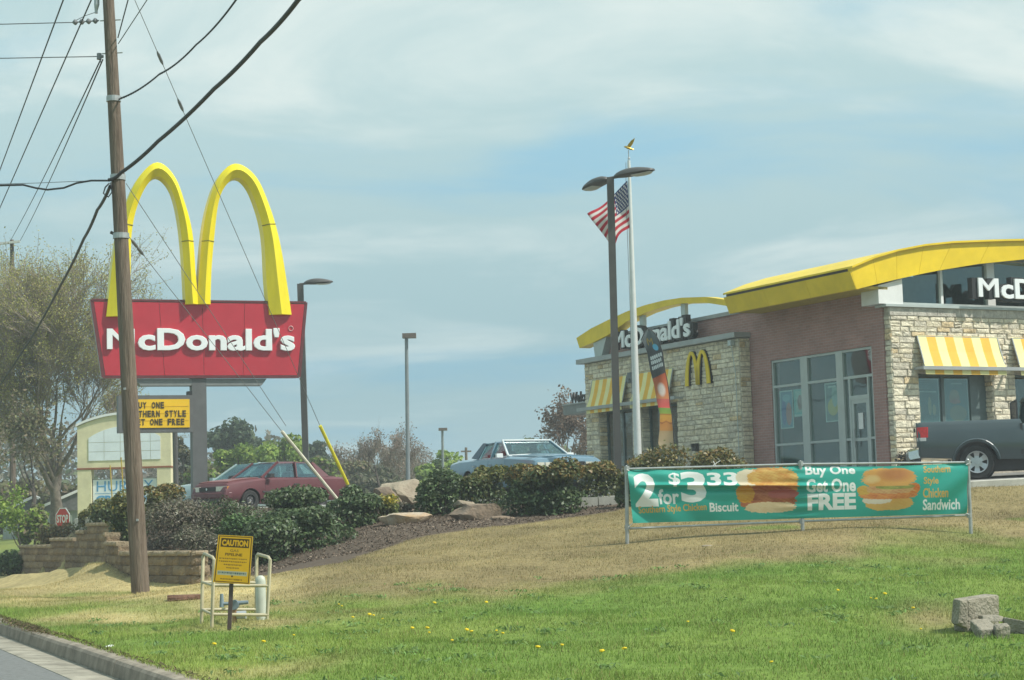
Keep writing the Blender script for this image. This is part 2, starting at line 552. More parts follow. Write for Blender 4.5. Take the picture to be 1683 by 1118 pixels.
_A = [at(*p) for p in [
    (841, 1118, 14.3), (841, 1050, 18.5), (841, 1000, 22.5), (841, 960, 26), (841, 920, 30), (841, 880, 35), (841, 853, 39.3),
    (1080, 1060, 17.5), (1080, 980, 23), (1080, 930, 27), (1080, 880, 32.5), (1080, 850, 36.5),
    (1300, 1118, 14), (1300, 1040, 18), (1300, 980, 22), (1300, 930, 26), (1300, 872, 31), (1300, 845, 34.2),
    (1683, 1118, 13.6), (1683, 1062, 16.5), (1683, 1000, 20), (1683, 950, 24), (1683, 900, 29), (1683, 850, 33.5), (1683, 803, 37.6),
    (620, 1060, 17.5), (620, 1000, 23), (620, 950, 28), (620, 915, 32), (620, 872, 38),
    (440, 1100, 16.5), (440, 1040, 21.5), (440, 990, 27), (440, 940, 34), (440, 895, 39.5),
    (374, 1036, 21), (231, 978, 33), (330, 965, 35.3), (250, 957, 37), (172, 930, 40.5),
    (0, 985, 33), (100, 985, 33), (100, 960, 40), (90, 938, 50), (35, 943, 53), (165, 926, 45),
    (300, 885, 39.5), (240, 874, 41.0), (205, 870, 44.0), (190, 868, 48.5), (150, 872, 53.0), (120, 882, 55.5), (80, 900, 57),
    (150, 936, 46.5), (175, 930, 43.0), (130, 955, 42),
    (85, 884, 85), (0, 905, 70), (30, 925, 60), (140, 872, 75),
]]
for x, y in LOT_FRONT: _A.append(np.array([x, y, z_lot(x, y) - 0.03]))
for x, y in [(-5, 50), (0, 47), (5, 43), (10, 42), (20, 42), (0, 60), (10, 60), (-6, 58)]: _A.append(np.array([x, y, z_lot(x, y) - 0.03]))
for s in (8, 14, 20, 26, 32, 40, 50, 60, 80): _A.append(np.array([*xy(s, 0.1), 0.15]))
for s in (14, 22): _A.append(np.array([*xy(s, 0.9), 0.16]))
_A.append(np.array([20, 12, 0.1])); _A.append(np.array([22, 25, 0.7])); _A.append(np.array([10, 8, 0.1]))
_A = np.array(_A)


def _phi(r2): return 0.5 * r2 * np.log(r2 + 1e-9)


_n = len(_A); _K = _phi(((_A[:, None, :2] - _A[None, :, :2]) ** 2).sum(-1)) + np.eye(_n) * 0.4
_P = np.c_[np.ones(_n), _A[:, :2]]
_W = np.linalg.solve(np.block([[_K, _P], [_P.T, np.zeros((3, 3))]]), np.r_[_A[:, 2], 0, 0, 0])


def smooth01(x): x = np.clip(x, 0, 1); return x * x * (3 - 2 * x)


_wp = [at(*p) for p in [(192, 922, 45.5), (170, 928, 46.8), (140, 934, 49.0), (100, 939, 51.2), (60, 943, 53.0), (33, 944, 54.5)]]
WALL_S = [float(st(p[0], p[1])[0]) for p in _wp]; WALL_Z = [float(p[2]) - .03 for p in _wp]
_fl = at(173, 930, 40.8)
WALL_FRONT = [(_fl[0] + .1, _fl[1])] + [(p[0] + .11, p[1] + .1) for p in _wp] + [(-17.5, 57.5), (-19, 56), (-14.5, 40)]


def hgt(x, y):
    """height of the ground"""
    x = np.atleast_1d(np.asarray(x, float)); y = np.atleast_1d(np.asarray(y, float))
    r2 = (x[:, None] - _A[None, :, 0]) ** 2 + (y[:, None] - _A[None, :, 1]) ** 2
    z = _phi(r2) @ _W[:_n] + _W[_n] + x * _W[_n + 1] + y * _W[_n + 2]
    s, t = st(x, y)
    far = 0.15 + 0.7 * smooth01((t - 1) / 8) + 0.85 * smooth01((t - 9) / 8)
    w = smooth01((np.hypot(x - 2, y - 36) - 34) / 22)
    z = z * (1 - w) + far * w
    z = np.where(t < 1.2, 0.15 + (z - 0.15) * smooth01((t - 0.15) / 1.2), z)
    # the ground stays at the foot of the stepped wall on its street side
    k = in_poly(x, y, WALL_FRONT)
    z = np.where(k, np.minimum(z, np.interp(s, WALL_S, WALL_Z)), z)
    # small lumps
    z = z + 0.05 * vlump(x, y) * smooth01((t - .4) / 2) * smooth01((34 - y) / 8)
    z = z + 0.025 * np.sin(x * 1.7 + 2 * np.sin(y * .7)) * np.sin(y * 1.3 + x * .4) * smooth01((t - .3) / 1.5) * smooth01((60 - y) / 20)
    return z


def vlump(x, y): return np.sin(.9 * x + .35 * y + 1.2 * np.sin(.55 * y)) * np.sin(.75 * y - .3 * x + .8 * np.sin(.7 * x))


def h1(x, y): return float(hgt(x, y)[0])


def land(px, py, d0=10.0, d1=60.0):
    """where the sight line through a photo point meets the ground"""
    D = np.linspace(d0, d1, 900); d = ray(px, py)
    P = EYE[None] + d[None] * (D / d[1])[:, None]
    k = np.nonzero(P[:, 2] < hgt(P[:, 0], P[:, 1]))[0]
    return P[k[0]] if len(k) else None


def vnoise(x, y, seed, f):
    g = np.random.default_rng(seed); o = 0
    for k in range(14):
        a = g.uniform(0, 6.28); q = f * g.uniform(.5, 1.9)
        o = o + np.sin(q * (np.cos(a) * x + np.sin(a) * y) + g.uniform(0, 6.28) + 1.3 * np.sin(q * .6 * (np.cos(a + 1.9) * x + np.sin(a + 1.9) * y)))
    return o / 5.3


GREEN_EDGE = np.array([(-200, 985), (0, 985), (60, 1000), (130, 1000), (230, 1000), (300, 1003), (420, 1008), (500, 1000), (600, 988), (720, 978), (840, 970), (950, 958), (1020, 948), (1200, 930), (1400, 908), (1683, 885), (1900, 870)], float)
MULCH = [(430, 948), (480, 938), (560, 926), (620, 905), (700, 882), (760, 872), (830, 864), (960, 848), (1025, 838)]
_mul = [tuple(land(px, py)[:2]) for px, py in MULCH]
MULCH_W = _mul + [(3.2, 42.0), (-1, 45), (-6, 47), (-9.5, 48), (-9.0, 42), (-7.5, 39.3), (-6.0, 36.3)]
PLANTER_W = [(-7.2, 36.8), (-8.2, 37.9), (-8.9, 39.6), (-9.3, 42), (-9.8, 45.8), (-12.2, 50.6), (-14.4, 54.8), (-12.4, 57), (-8, 48), (-5.5, 46), (-5.5, 38)]
C_GREEN = np.array([0.108, 0.188, 0.034]); C_GREEN2 = np.array([0.195, 0.25, 0.055])
C_STRAW = np.array([0.37, 0.305, 0.145]); C_DRY = np.array([0.235, 0.188, 0.09]); C_MULCH = np.array([0.105, 0.08, 0.06])


def cover(x, y, z):
    """ground cover: colour, greenness 0..1, mulch 0..1"""
    px, py = proj(np.c_[x, y, z])
    edge = np.interp(px, GREEN_EDGE[:, 0], GREEN_EDGE[:, 1])
    wob = vnoise(x, y, 3, 1.1)
    g = smooth01(0.5 + (py - edge - 8 + 22 * wob + 10 * vnoise(x, y, 4, 3.2)) / 60)
    spots = smooth01((vnoise(x, y, 9, 1.6) - 0.95) / 0.3) * 0.75
    pale = smooth01((vnoise(x, y, 12, 0.9) - 0.95) / 0.5) * 0.5
    g = np.clip(np.maximum(g, spots * (px > 450)), 0, 1)
    g = np.where(y > 58, 0.75, g)
    # yellow scraped strip beside the concrete inlet
    d2 = ((px - 1530) / 60) ** 2 + ((py - 1015) / 26) ** 2
    g = g * (1 - 0.8 * np.exp(-d2) * (y < 25))
    m = (in_poly(x, y, MULCH_W) | in_poly(x, y, PLANTER_W)).astype(float)
    straw = smooth01((560 - px) / 160) * smooth01((x + 20) / 4)
    dry = C_DRY[None] * (1 - straw[:, None]) + C_STRAW[None] * straw[:, None]
    dry = dry * (1 + 0.18 * vnoise(x, y, 21, 2.1))[:, None]
    q = np.clip(0.5 + 0.5 * vnoise(x, y, 5, 0.8), 0, 1)[:, None]
    gr = C_GREEN[None] * (1 - q) + C_GREEN2[None] * q
    gr = gr * (1 - pale[:, None]) + dry * pale[:, None]
    c = dry * (1 - g[:, None]) + gr * g[:, None]
    c = c * (1 - m[:, None]) + C_MULCH[None] * m[:, None]
    return np.clip(c, 0.01, 1), g, m


def spaced(a, b, c, d, fine, grow=1.32):
    """fine between b and c, growing steps out to a and d"""
    v = list(np.arange(b, c, fine)); st_ = fine; x = v[-1]
    while x < d: st_ *= grow; x += st_; v.append(x)
    st_ = fine; x = b; lo = []
    while x > a: st_ *= grow; x -= st_; lo.append(x)
    return np.array(lo[::-1] + v)


def ground_sheet(S, T, name, mat, zfn):
    s, t = np.meshgrid(S, T); x, y = xy(s.ravel(), t.ravel()); z = zfn(x, y)
    w = len(S); i = np.arange(len(T) - 1)[:, None] * w + np.arange(w - 1)[None]
    F = np.stack([i, i + 1, i + w + 1, i + w], -1).reshape(-1, 4)
    return x, y, z, F


M_LAND = M_attr('turf_and_soil', rough=0.95, spec=0.15, var=0.22, scale=7.0, bump=0.5, bscale=16.0)


def lawn_z(x, y):
    z = np.concatenate([hgt(a, b) for a, b in zip(np.array_split(x, 40), np.array_split(y, 40))])
    return np.where(in_poly(x, y, LOT), z_lot(x, y) - 0.14, z)


S = spaced(-60, 4, 62, 720, 0.27, 1.3); T = np.r_[0.17, spaced(0.3, 0.3, 34, 720, 0.27, 1.3)]
gx, gy, gz, gF = ground_sheet(S, T, 'lawn', M_LAND, lawn_z)
gc, _, _ = cover(gx, gy, gz)
tag(obj_np('ground', np.c_[gx, gy, gz], gF, M_LAND, gc, smooth=True), kind='structure')
# land on the other side of the road
S2 = spaced(-60, 0, 60, 700, 6, 1.4); T2 = -spaced(9.2, 9.2, 40, 700, 4, 1.4)[::-1]
x2, y2, z2, F2 = ground_sheet(S2, T2, 'verge', M_LAND, lambda x, y: x * 0 + 0.1)
tag(obj_np('verge', np.c_[x2, y2, z2], F2, M_LAND, np.tile(C_GREEN, (len(x2), 1))), kind='structure')

M_ASPH = M('asphalt', (0.165, 0.17, 0.165), rough=0.9, var=0.14, scale=14, bump=0.25, bscale=160, spec=0.3)
M_LOT = M('parking_asphalt', (0.19, 0.185, 0.175), rough=0.92, var=0.16, scale=2.5, bump=0.15, bscale=120, spec=0.3)
M_CONC = M('concrete', (0.36, 0.335, 0.28), rough=0.9, var=0.2, scale=5, bump=0.3, bscale=60, spec=0.3)
M_KERB = M('kerb_concrete', (0.27, 0.235, 0.185), rough=0.92, var=0.22, scale=4, bump=0.3, bscale=70, spec=0.25)
M_GUT = M('gutter_concrete', (0.275, 0.255, 0.205), rough=0.9, var=0.3, scale=3, bump=0.2, bscale=60, spec=0.3)


def strip(name, mat, rows, s0, s1, n, kind='structure'):
    """profile rows (t, z) swept along the road"""
    S_ = np.linspace(s0, s1, n); b = MB()
    b.loft([[(*xy(s, t), z) for t, z in rows] for s in S_], cap=True, closed=False)
    return tag(b.build(name, mat, smooth=False), kind=kind)


strip('road', M_ASPH, [(-8.4, 0.0), (-4.2, 0.05), (-0.44, 0.0)], -60, 300, 40)
strip('gutter', M_GUT, [(-0.46, -0.03), (-0.44, 0.006), (-0.2, -0.006), (0.0, -0.015)], -60, 300, 40)
# kerb: cast in lengths with open joints
kb = thing('kerb', None, None, (*xy(0, 0), 0.0)); kb['kind'] = 'structure'
_prof = [(-0.004, -0.05), (0.0, 0.005), (0.022, 0.11), (0.045, 0.138), (0.09, 0.15), (0.19, 0.15), (0.205, 0.14), (0.21, -0.05)]
_o = np.array([*xy(0, 0)])
for k in range(16):
    s0, s1 = 6 + 3.0 * k, 6 + 3.0 * k + 2.985
    b = MB(); b.loft([[(*(np.array(xy(s, t)) - _o), z + 0.004 * math.sin(k * 2.1)) for t, z in _prof] for s in (s0, s1)])
    b.build('kerb_stone', M_KERB, kb)
strip('far_kerb', M_KERB, [(-8.4, -0.02), (-8.42, 0.12), (-8.6, 0.13), (-9.3, 0.11)], -60, 300, 20)

# parking lot sheet and its kerb
_lx = np.linspace(-13, 40, 54); _ly = np.linspace(38, 92, 46)
b = MB()
bm = bmesh.new()
vs = [bm.verts.new((x, y, float(z_lot(x, y)))) for x, y in LOT]
bm.faces.new(vs)
bmesh.ops.triangulate(bm, faces=bm.faces[:])
for _ in range(4): bmesh.ops.subdivide_edges(bm, edges=[e for e in bm.edges if e.calc_length() > 2.5], cuts=1, use_grid_fill=True)
bmesh.ops.triangulate(bm, faces=bm.faces[:])
for v in bm.verts: v.co.z = float(z_lot(v.co.x, v.co.y))
me = bpy.data.meshes.new('parking_lot'); bm.normal_update(); bm.to_mesh(me); bm.free(); me.materials.append(M_LOT)
lot = bpy.data.objects.new('parking_lot', me); COL.objects.link(lot); lot['kind'] = 'structure'
M_LKERB = M('pale_kerb', (0.50, 0.485, 0.43), rough=0.9, var=0.15, scale=3, bump=0.2, bscale=50, spec=0.3)
lk = thing('lot_kerb', None, None, (0, 42.2, 1.7)); lk['kind'] = 'structure'
pts = [Vector((x, y, 0)) for x, y in LOT_FRONT]
for a, b_ in zip(pts, pts[1:]):
    L = (b_ - a).length; n = max(1, int(round(L / 1.8)))
    d = (b_ - a).normalized(); nrm = Vector((d.y, -d.x, 0))
    for k in range(n):
        p, q = a + d * (L * k / n + .006), a + d * (L * (k + 1) / n - .006)
        m = MB(); rings = []
        for w in (p, q):
            z = float(z_lot(w.x, w.y))
            rings.append([(w + nrm * o - Vector((0, 42.2, 1.7)) + Vector((0, 0, z + h)))[:] for o, h in ((0.16, -0.35), (0.15, 0.08), (0.13, 0.1), (0.02, 0.1), (0.0, -0.05))])
        m.loft(rings); m.build('kerb_stone', M_LKERB, lk)

# ================================================================== THE RESTAURANT
AL = R(27.5); CORNER = np.array([9.406, 46.5]); ZB = 2.0
VV = np.array([math.cos(AL), math.sin(AL)]); UU = np.array([-math.sin(AL), math.cos(AL)])


def M_brick(name, c1, c2, mortar, bw=0.215, bh=0.075, swap=False):
    m = bpy.data.materials.new(name); m.use_nodes = True
    nt = m.node_tree; n, l = nt.nodes, nt.links; p = n['Principled BSDF']
    p.inputs['Roughness'].default_value = 0.85; p.inputs['Specular IOR Level'].default_value = 0.25
    tc = n.new('ShaderNodeTexCoord'); sp = n.new('ShaderNodeSeparateXYZ'); l.new(tc.outputs['Object'], sp.inputs[0])
    ad = n.new('ShaderNodeMath'); ad.operation = 'ADD'; l.new(sp.outputs['X'], ad.inputs[0]); l.new(sp.outputs['Y'], ad.inputs[1])
    cb = n.new('ShaderNodeCombineXYZ'); l.new(ad.outputs[0], cb.inputs[0]); l.new(sp.outputs['Z'], cb.inputs[1])
    br = n.new('ShaderNodeTexBrick'); l.new(cb.outputs[0], br.inputs['Vector'])
    br.inputs['Scale'].default_value = 1.0; br.inputs['Brick Width'].default_value = bw; br.inputs['Row Height'].default_value = bh
    br.inputs['Mortar Size'].default_value = 0.006; br.inputs['Mortar Smooth'].default_value = 0.2
    br.inputs['Color1'].default_value = (*c1, 1); br.inputs['Color2'].default_value = (*c2, 1); br.inputs['Mortar'].default_value = (*mortar, 1)
    no = n.new('ShaderNodeTexNoise'); no.inputs['Scale'].default_value = 1.4; no.inputs['Detail'].default_value = 6; l.new(tc.outputs['Object'], no.inputs['Vector'])
    rp = n.new('ShaderNodeMapRange'); rp.inputs['To Min'].default_value = 0.72; rp.inputs['To Max'].default_value = 1.28; l.new(no.outputs['Fac'], rp.inputs['Value'])
    vm = n.new('ShaderNodeVectorMath'); vm.operation = 'SCALE'; l.new(br.outputs['Color'], vm.inputs[0]); l.new(rp.outputs[0], vm.inputs['Scale'])
    l.new(vm.outputs[0], p.inputs['Base Color'])
    bp = n.new('ShaderNodeBump'); bp.inputs['Strength'].default_value = 0.5; bp.inputs['Distance'].default_value = 0.01; bp.invert = True
    l.new(br.outputs['Fac'], bp.inputs['Height']); l.new(bp.outputs[0], p.inputs['Normal'])
    MATS[name] = m
    return m


M_BRICK = M_brick('red_brick', (0.40, 0.225, 0.20), (0.33, 0.19, 0.17), (0.40, 0.32, 0.29))
M_STONE = [M('stone_cream', (0.72, 0.655, 0.50), rough=0.9, var=0.18, scale=9, bump=0.6, bscale=22, spec=0.2),
           M('stone_buff', (0.66, 0.585, 0.43), rough=0.9, var=0.2, scale=9, bump=0.6, bscale=22, spec=0.2),
           M('stone_grey', (0.58, 0.53, 0.42), rough=0.9, var=0.2, scale=9, bump=0.6, bscale=22, spec=0.2),
           M('stone_tan', (0.62, 0.49, 0.30), rough=0.9, var=0.25, scale=9, bump=0.6, bscale=22, spec=0.2)]
M_MORTAR = M('stone_mortar', (0.46, 0.41, 0.33), rough=0.95, var=0.15, scale=12, bump=0.3)
M_YEL = M('yellow_panel', (0.76, 0.545, 0.02), rough=0.42, var=0.085, scale=1.1, spec=0.35)
M_GREYM = M('grey_metal', (0.34, 0.36, 0.355), rough=0.45, metal=0.1, var=0.07, scale=3)
M_PALEM = M('pale_frame', (0.44, 0.49, 0.47), rough=0.4, metal=0.1, var=0.05, scale=3)
M_WHITE = M('white_paint', (0.74, 0.75, 0.73), rough=0.5, var=0.05, scale=2)
M_DARK = M('dark_metal', (0.045, 0.045, 0.043), rough=0.5, var=0.15, scale=4)
M_BLACK = M('black_plastic', (0.018, 0.02, 0.02), rough=0.55, var=0.1, scale=4)
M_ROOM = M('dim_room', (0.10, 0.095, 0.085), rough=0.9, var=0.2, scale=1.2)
M_AWN_Y = M('awning_pale_yellow', (0.80, 0.74, 0.34), rough=0.75, var=0.06, scale=2)
M_AWN_O = M('awning_orange', (0.80, 0.45, 0.05), rough=0.75, var=0.06, scale=2)
M_GLASS = M_glass('window_glass', (0.82, 0.90, 0.88), 0.87, (0.75, 0.82, 0.80))
M_GLASS2 = M_glass('clerestory_glass', (0.7, 0.8, 0.78), 0.85, (0.62, 0.7, 0.69))
M_LETTER = M('letter_white', (0.80, 0.83, 0.83), rough=0.4, var=0.03, scale=2)
M_PRINT = M_attr('printed_sheet', rough=0.55, spec=0.3, var=0.05, scale=3)

bld = thing('restaurant', 'fast food restaurant of stone and red brick with yellow curved roof edges and striped awnings', 'restaurant',
            (CORNER[0], CORNER[1], ZB), AL)
Z = lambda z: z - ZB


def bx(b, v0, v1, u0, u1, z0, z1, mi=0): return b.box(v0, v1, u0, u1, Z(z0), Z(z1), mi)


# brick walls (opening for the tall shop window between u .36 and 4.8)
b = MB()
bx(b, 0, .3, -.14, .36, 1.6, 6.95)                      # pier right of the window
bx(b, 0, .3, 4.80, 14.35, 1.6, 6.95)                    # left of it, behind the stone wing
bx(b, 0, .3, .36, 4.80, 5.47, 6.95)                     # head
bx(b, 0, .3, .36, 4.80, 1.6, 2.02)                      # plinth
b.build('wall', M_BRICK, bld)
b = MB(); bx(b, .3, 13, 14.1, 14.4, 1.6, 6.9); bx(b, .302, 1.1, 14.4, 14.98, 1.6, 5.5); b.build('end_wall', M_BRICK, bld)
b = MB(); bx(b, .3, 13, 5.2, 14.1, 6.3, 6.45); b.build('flat_roof', M_GREYM, bld)
b = MB(); bx(b, -.06, .36, 5.3, 14.42, 6.951, 7.06); b.build('parapet_coping', M_GREYM, bld)
# inside of the dining room
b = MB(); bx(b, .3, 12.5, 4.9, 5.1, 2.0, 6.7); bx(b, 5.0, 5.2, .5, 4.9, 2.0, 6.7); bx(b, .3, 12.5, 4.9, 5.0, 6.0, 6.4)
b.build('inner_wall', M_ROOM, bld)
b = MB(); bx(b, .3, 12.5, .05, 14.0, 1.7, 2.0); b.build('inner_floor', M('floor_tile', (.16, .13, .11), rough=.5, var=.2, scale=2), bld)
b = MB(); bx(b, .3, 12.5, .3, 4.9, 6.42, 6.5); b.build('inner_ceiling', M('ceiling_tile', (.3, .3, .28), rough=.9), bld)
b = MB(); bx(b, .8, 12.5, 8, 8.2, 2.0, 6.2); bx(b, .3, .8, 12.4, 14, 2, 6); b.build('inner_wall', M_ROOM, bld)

# ---- tall shop window: frame bars, panes, door
wf = MB()
FR0, FR1 = .36, 4.80
for u0, u1 in ((FR0, .43), (4.73, FR1), (3.17, 3.48), (1.63, 1.91)): bx(wf, .03, .16, u0, u1, 2.02, 5.465)
for ua, ub in ((1.91, 3.17), (3.48, 4.73)):
    for z0, z1 in ((5.40, 5.465), (4.69, 4.76), (3.08, 3.14), (2.02, 2.09)): bx(wf, .04, .15, ua, ub, z0, z1)
for z0, z1 in ((5.40, 5.465), (4.69, 4.76)): bx(wf, .04, .15, .43, 1.63, z0, z1)
for u0, u1 in ((1.36, 1.43), (.60, .66)): bx(wf, .042, .148, u0, u1, 2.02, 4.69)
bx(wf, .04, .15, .66, 1.36, 4.13, 4.24)
for ua, ub in ((.43, .60), (1.43, 1.63)): bx(wf, .05, .14, ua, ub, 3.08, 3.14)
wf.build('window_frame', M_PALEM, bld)


def pane(v, u0, u1, z0, z1, mat=M_GLASS, parent=bld):
    q = MB(); q.box(v, v + .012, u0, u1, Z(z0), Z(z1)); return q.build('pane', mat, parent)


for ua, ub in ((1.91, 3.17), (3.48, 4.73)):
    for z0, z1 in ((4.76, 5.40), (3.14, 4.69), (2.09, 3.08)): pane(.09, ua, ub, z0, z1)
pane(.09, .43, 1.63, 4.76, 5.40); pane(.09, .66, 1.36, 4.24, 4.69)
for ua, ub in ((.43, .60), (1.43, 1.63)):
    pane(.09, ua, ub, 3.14, 4.69); pane(.09, ua, ub, 2.03, 3.08)
dr = MB()
bx(dr, .055, .135, .66, .75, 2.03, 4.13); bx(dr, .055, .135, 1.27, 1.36, 2.03, 4.13)
bx(dr, .057, .133, .75, 1.27, 4.03, 4.13); bx(dr, .057, .133, .75, 1.27, 2.03, 2.2); bx(dr, .057, .133, .75, 1.27, 3.05, 3.13)
door = dr.build('door', M_PALEM, bld)
pane(.09, .75, 1.27, 3.13, 4.03, parent=door); pane(.09, .75, 1.27, 2.2, 3.05, parent=door)
hb = MB(); hb.tube([(.02, 1.2, Z(2.9)), (-.01, 1.2, Z(2.93)), (-.01, 1.2, Z(3.35)), (.02, 1.2, Z(3.38))], .014, 6); hb.build('handle', M_GREYM, door)
nt_ = MB(); bx(nt_, .078, .084, .93, 1.12, 3.36, 3.78); nt_.build('notice', M_WHITE, door)


def poster(cv, fn, parent=bld): return cv.mesh('poster', fn, M_PRINT, parent, smooth=False)


def left_wall_sheet(v, u0, u1, z0, z1):     # seen from the road: left edge is the larger u
    return lambda a, c: np.c_[np.full(a.shape, v), u1 + (u0 - u1) * a, Z(z1) + (z0 - z1) * c]


def right_wall_sheet(u, v0, v1, z0, z1):
    return lambda a, c: np.c_[v0 + (v1 - v0) * a, np.full(a.shape, u), Z(z1) + (z0 - z1) * c]


BORD = (.62, .74, .72)
cv = Canvas(46, 80, BORD); cv.rect(.06, .94, .04, .97, (.16, .30, .42)); cv.ell(.30, .55, .17, .36, (.10, .16, .42)); cv.ell(.66, .62, .22, .30, (.62, .22, .18)); cv.ell(.5, .2, .3, .1, (.25, .45, .55))
poster(cv, left_wall_sheet(.118, 4.00, 4.60, 3.55, 4.6))
cv = Canvas(40, 70, (.25, .55, .52)); cv.rect(.2, .95, .08, .85, (.42, .60, .55)); cv.ell(.62, .5, .26, .28, (.50, .32, .30)); cv.rect(.0, 1, .92, 1., (.6, .72, .7))
poster(cv, left_wall_sheet(.119, 3.50, 3.96, 3.85, 4.6))
cv = Canvas(46, 80, BORD); cv.rect(.06, .94, .04, .97, (.13, .22, .23)); cv.ell(.55, .62, .38, .22, (.55, .46, .09)); cv.ell(.7, .35, .22, .28, (.35, .50, .48)); cv.rect(.25, .8, .09, .13, (.5, .62, .6))
poster(cv, left_wall_sheet(.118, 1.95, 2.55, 3.62, 4.66))

# ---- right-hand stone front: backing wall with two deep windows
b = MB()
SU0, SU1 = -.36, 0.0
OPEN = [(.89, 3.36), (4.12, 6.6), (7.3, 9.8)]
OZ0, OZ1 = 3.05, 4.72
xs = .06
for v0, v1 in OPEN:
    bx(b, xs, v0, SU0, SU1, 1.6, 6.40); bx(b, v0, v1, SU0, SU1, 1.6, OZ0); bx(b, v0, v1, SU0, SU1, OZ1, 6.40); xs = v1
bx(b, xs, 12.6, SU0, SU1, 1.6, 6.40)
b.build('stone_wall', M_MORTAR, bld)
b = MB(); bx(b, .3, 12.3, .0, .12, 6.0, 6.40)
bx(b, .3, .89, .0, .3, 1.6, 6.0); b.build('back_wall', M_BRICK, bld)


def stone_boxes(a0, a1, z0, z1, holes, seed, hmin=.10, hmax=.19, wmin=.2, wmax=.52):
    """coursed rubble: (a0,a1,z0,z1) rectangles on a wall face, cut round the openings"""
    g = random.Random(seed); out = []; z = z0
    while z < z1 - .03:
        h = min(g.uniform(hmin, hmax), z1 - z)
        if z1 - z - h < .06: h = z1 - z
        segs = [(a0, a1)]
        for h0, h1, hz0, hz1 in holes:
            if z + h > hz0 + .02 and z < hz1 - .02:
                ns = []
                for p, q in segs:
                    if h1 <= p or h0 >= q: ns.append((p, q)); continue
                    if h0 > p: ns.append((p, h0))
                    if h1 < q: ns.append((h1, q))
                segs = ns
        for p, q in segs:
            a = p
            while a < q - .03:
                w = g.uniform(wmin, wmax)
                if q - a - w < .12: w = q - a
                if h > .15 and w < .4 and g.random() < .35:
                    out.append((a, a + w, z, z + h * .5)); out.append((a, a + w, z + h * .5, z + h))
                else: out.append((a, a + w, z, z + h))
                a += w
        z += h
    return out


def stone_mesh_pts(a0, a1, z0, z1, g, d0, gap=.007):
    """a split-faced stone: uneven outline, pillowed face"""
    a0, a1, z0, z1 = a0 + gap * g.uniform(.4, 1.3), a1 - gap * g.uniform(.4, 1.3), z0 + gap * g.uniform(.4, 1.2), z1 - gap * g.uniform(.4, 1.2)
    d = d0 + g.uniform(.0, .022)
    j = lambda s: g.uniform(-s, s)
    am, zm = a0 + (a1 - a0) * g.uniform(.35, .65), z0 + (z1 - z0) * g.uniform(.35, .65)
    rim = [(a0 + j(.006), z0 + j(.006)), (am, z0 + j(.012)), (a1 + j(.006), z0 + j(.006)), (a1 + j(.008), zm),
           (a1 + j(.006), z1 + j(.006)), (am, z1 + j(.012)), (a0 + j(.006), z1 + j(.006)), (a0 + j(.008), zm)]
    cx_, cz_ = am, zm
    P = [(a, z, -.03) for a, z in rim] + [(cx_ + (a - cx_) * .9, cz_ + (z - cz_) * .86, d + j(.009)) for a, z in rim] + [(cx_, cz_, d + .008 + j(.01))]
    F = [(i, (i + 1) % 8, 8 + (i + 1) % 8, 8 + i) for i in range(8)] + [(8 + i, 8 + (i + 1) % 8, 16) for i in range(8)]
    return P, F


gs = random.Random(11)
stones_r = stone_boxes(.04, 4.75, 1.9, 6.18, [(v0, v1, OZ0, OZ1) for v0, v1 in OPEN], 5, .105, .2, .22, .6)
count = 0
for a0, a1, z0, z1 in stones_r:
    if z1 < 2.2: continue
    P, F = stone_mesh_pts(a0, a1, z0, z1, gs, .012)
    q = MB(); q.add([(a, SU0 - d, Z(z)) for a, z, d in P], F)
    q.build('stone', M_STONE[min(3, int(gs.random() ** 1.4 * 3.45))], bld); count += 1
# further stones of the front: return at the corner, window jambs, beyond the frame
q = MB()
for a0, a1, z0, z1 in stone_boxes(-.38, -.142, 1.9, 6.18, [], 8, .1, .19, .2, .4):
    P, F = stone_mesh_pts(a0, a1, z0, z1, gs, .012); q.add([(.058 - d, a, Z(z)) for a, z, d in P], F, min(3, int(gs.random() ** 1.4 * 3.45)))
for v0, v1 in OPEN[:2]:
    for a0, a1, z0, z1 in stone_boxes(-.36, -.03, OZ0, OZ1, [], 9, .1, .19, .2, .3):
        P, F = stone_mesh_pts(a0, a1, z0, z1, gs, .012); q.add([(v1 - d, a, Z(z)) for a, z, d in P], F, min(3, int(gs.random() ** 1.4 * 3.45)))
        P, F = stone_mesh_pts(a0, a1, z0, z1, gs, .012); q.add([(v0 + d, a, Z(z)) for a, z, d in P], F, min(3, int(gs.random() ** 1.4 * 3.45)))
for a0, a1, z0, z1 in stone_boxes(4.75, 12.5, 1.9, 6.18, [(v0, v1, OZ0, OZ1) for v0, v1 in OPEN], 6, .105, .2, .22, .6):
    P, F = stone_mesh_pts(a0, a1, z0, z1, gs, .012); q.add([(a, SU0 - d, Z(z)) for a, z, d in P], F, min(3, int(gs.random() ** 1.4 * 3.45)))
tag(q.build('stone_veneer', M_STONE, bld), kind='stuff')
# flat grey course below the sill, then the pale sill
for k in range(16):
    q = MB(); a = .04 + k * .78
    bx(q, a + .006, a + .774, SU0 - .03, SU0 + .05, 6.19, 6.395); q.build('course_block', M('grey_course', (.46, .435, .37), rough=.9, var=.22, scale=5, bump=.5, bscale=18), bld)
b = MB(); bx(b, -.12, 12.7, -.46, -.002, 6.40, 6.46); bx(b, .50, 12.7, -.10, .0, 6.462, 6.56); b.build('sill', M_PALEM, bld)

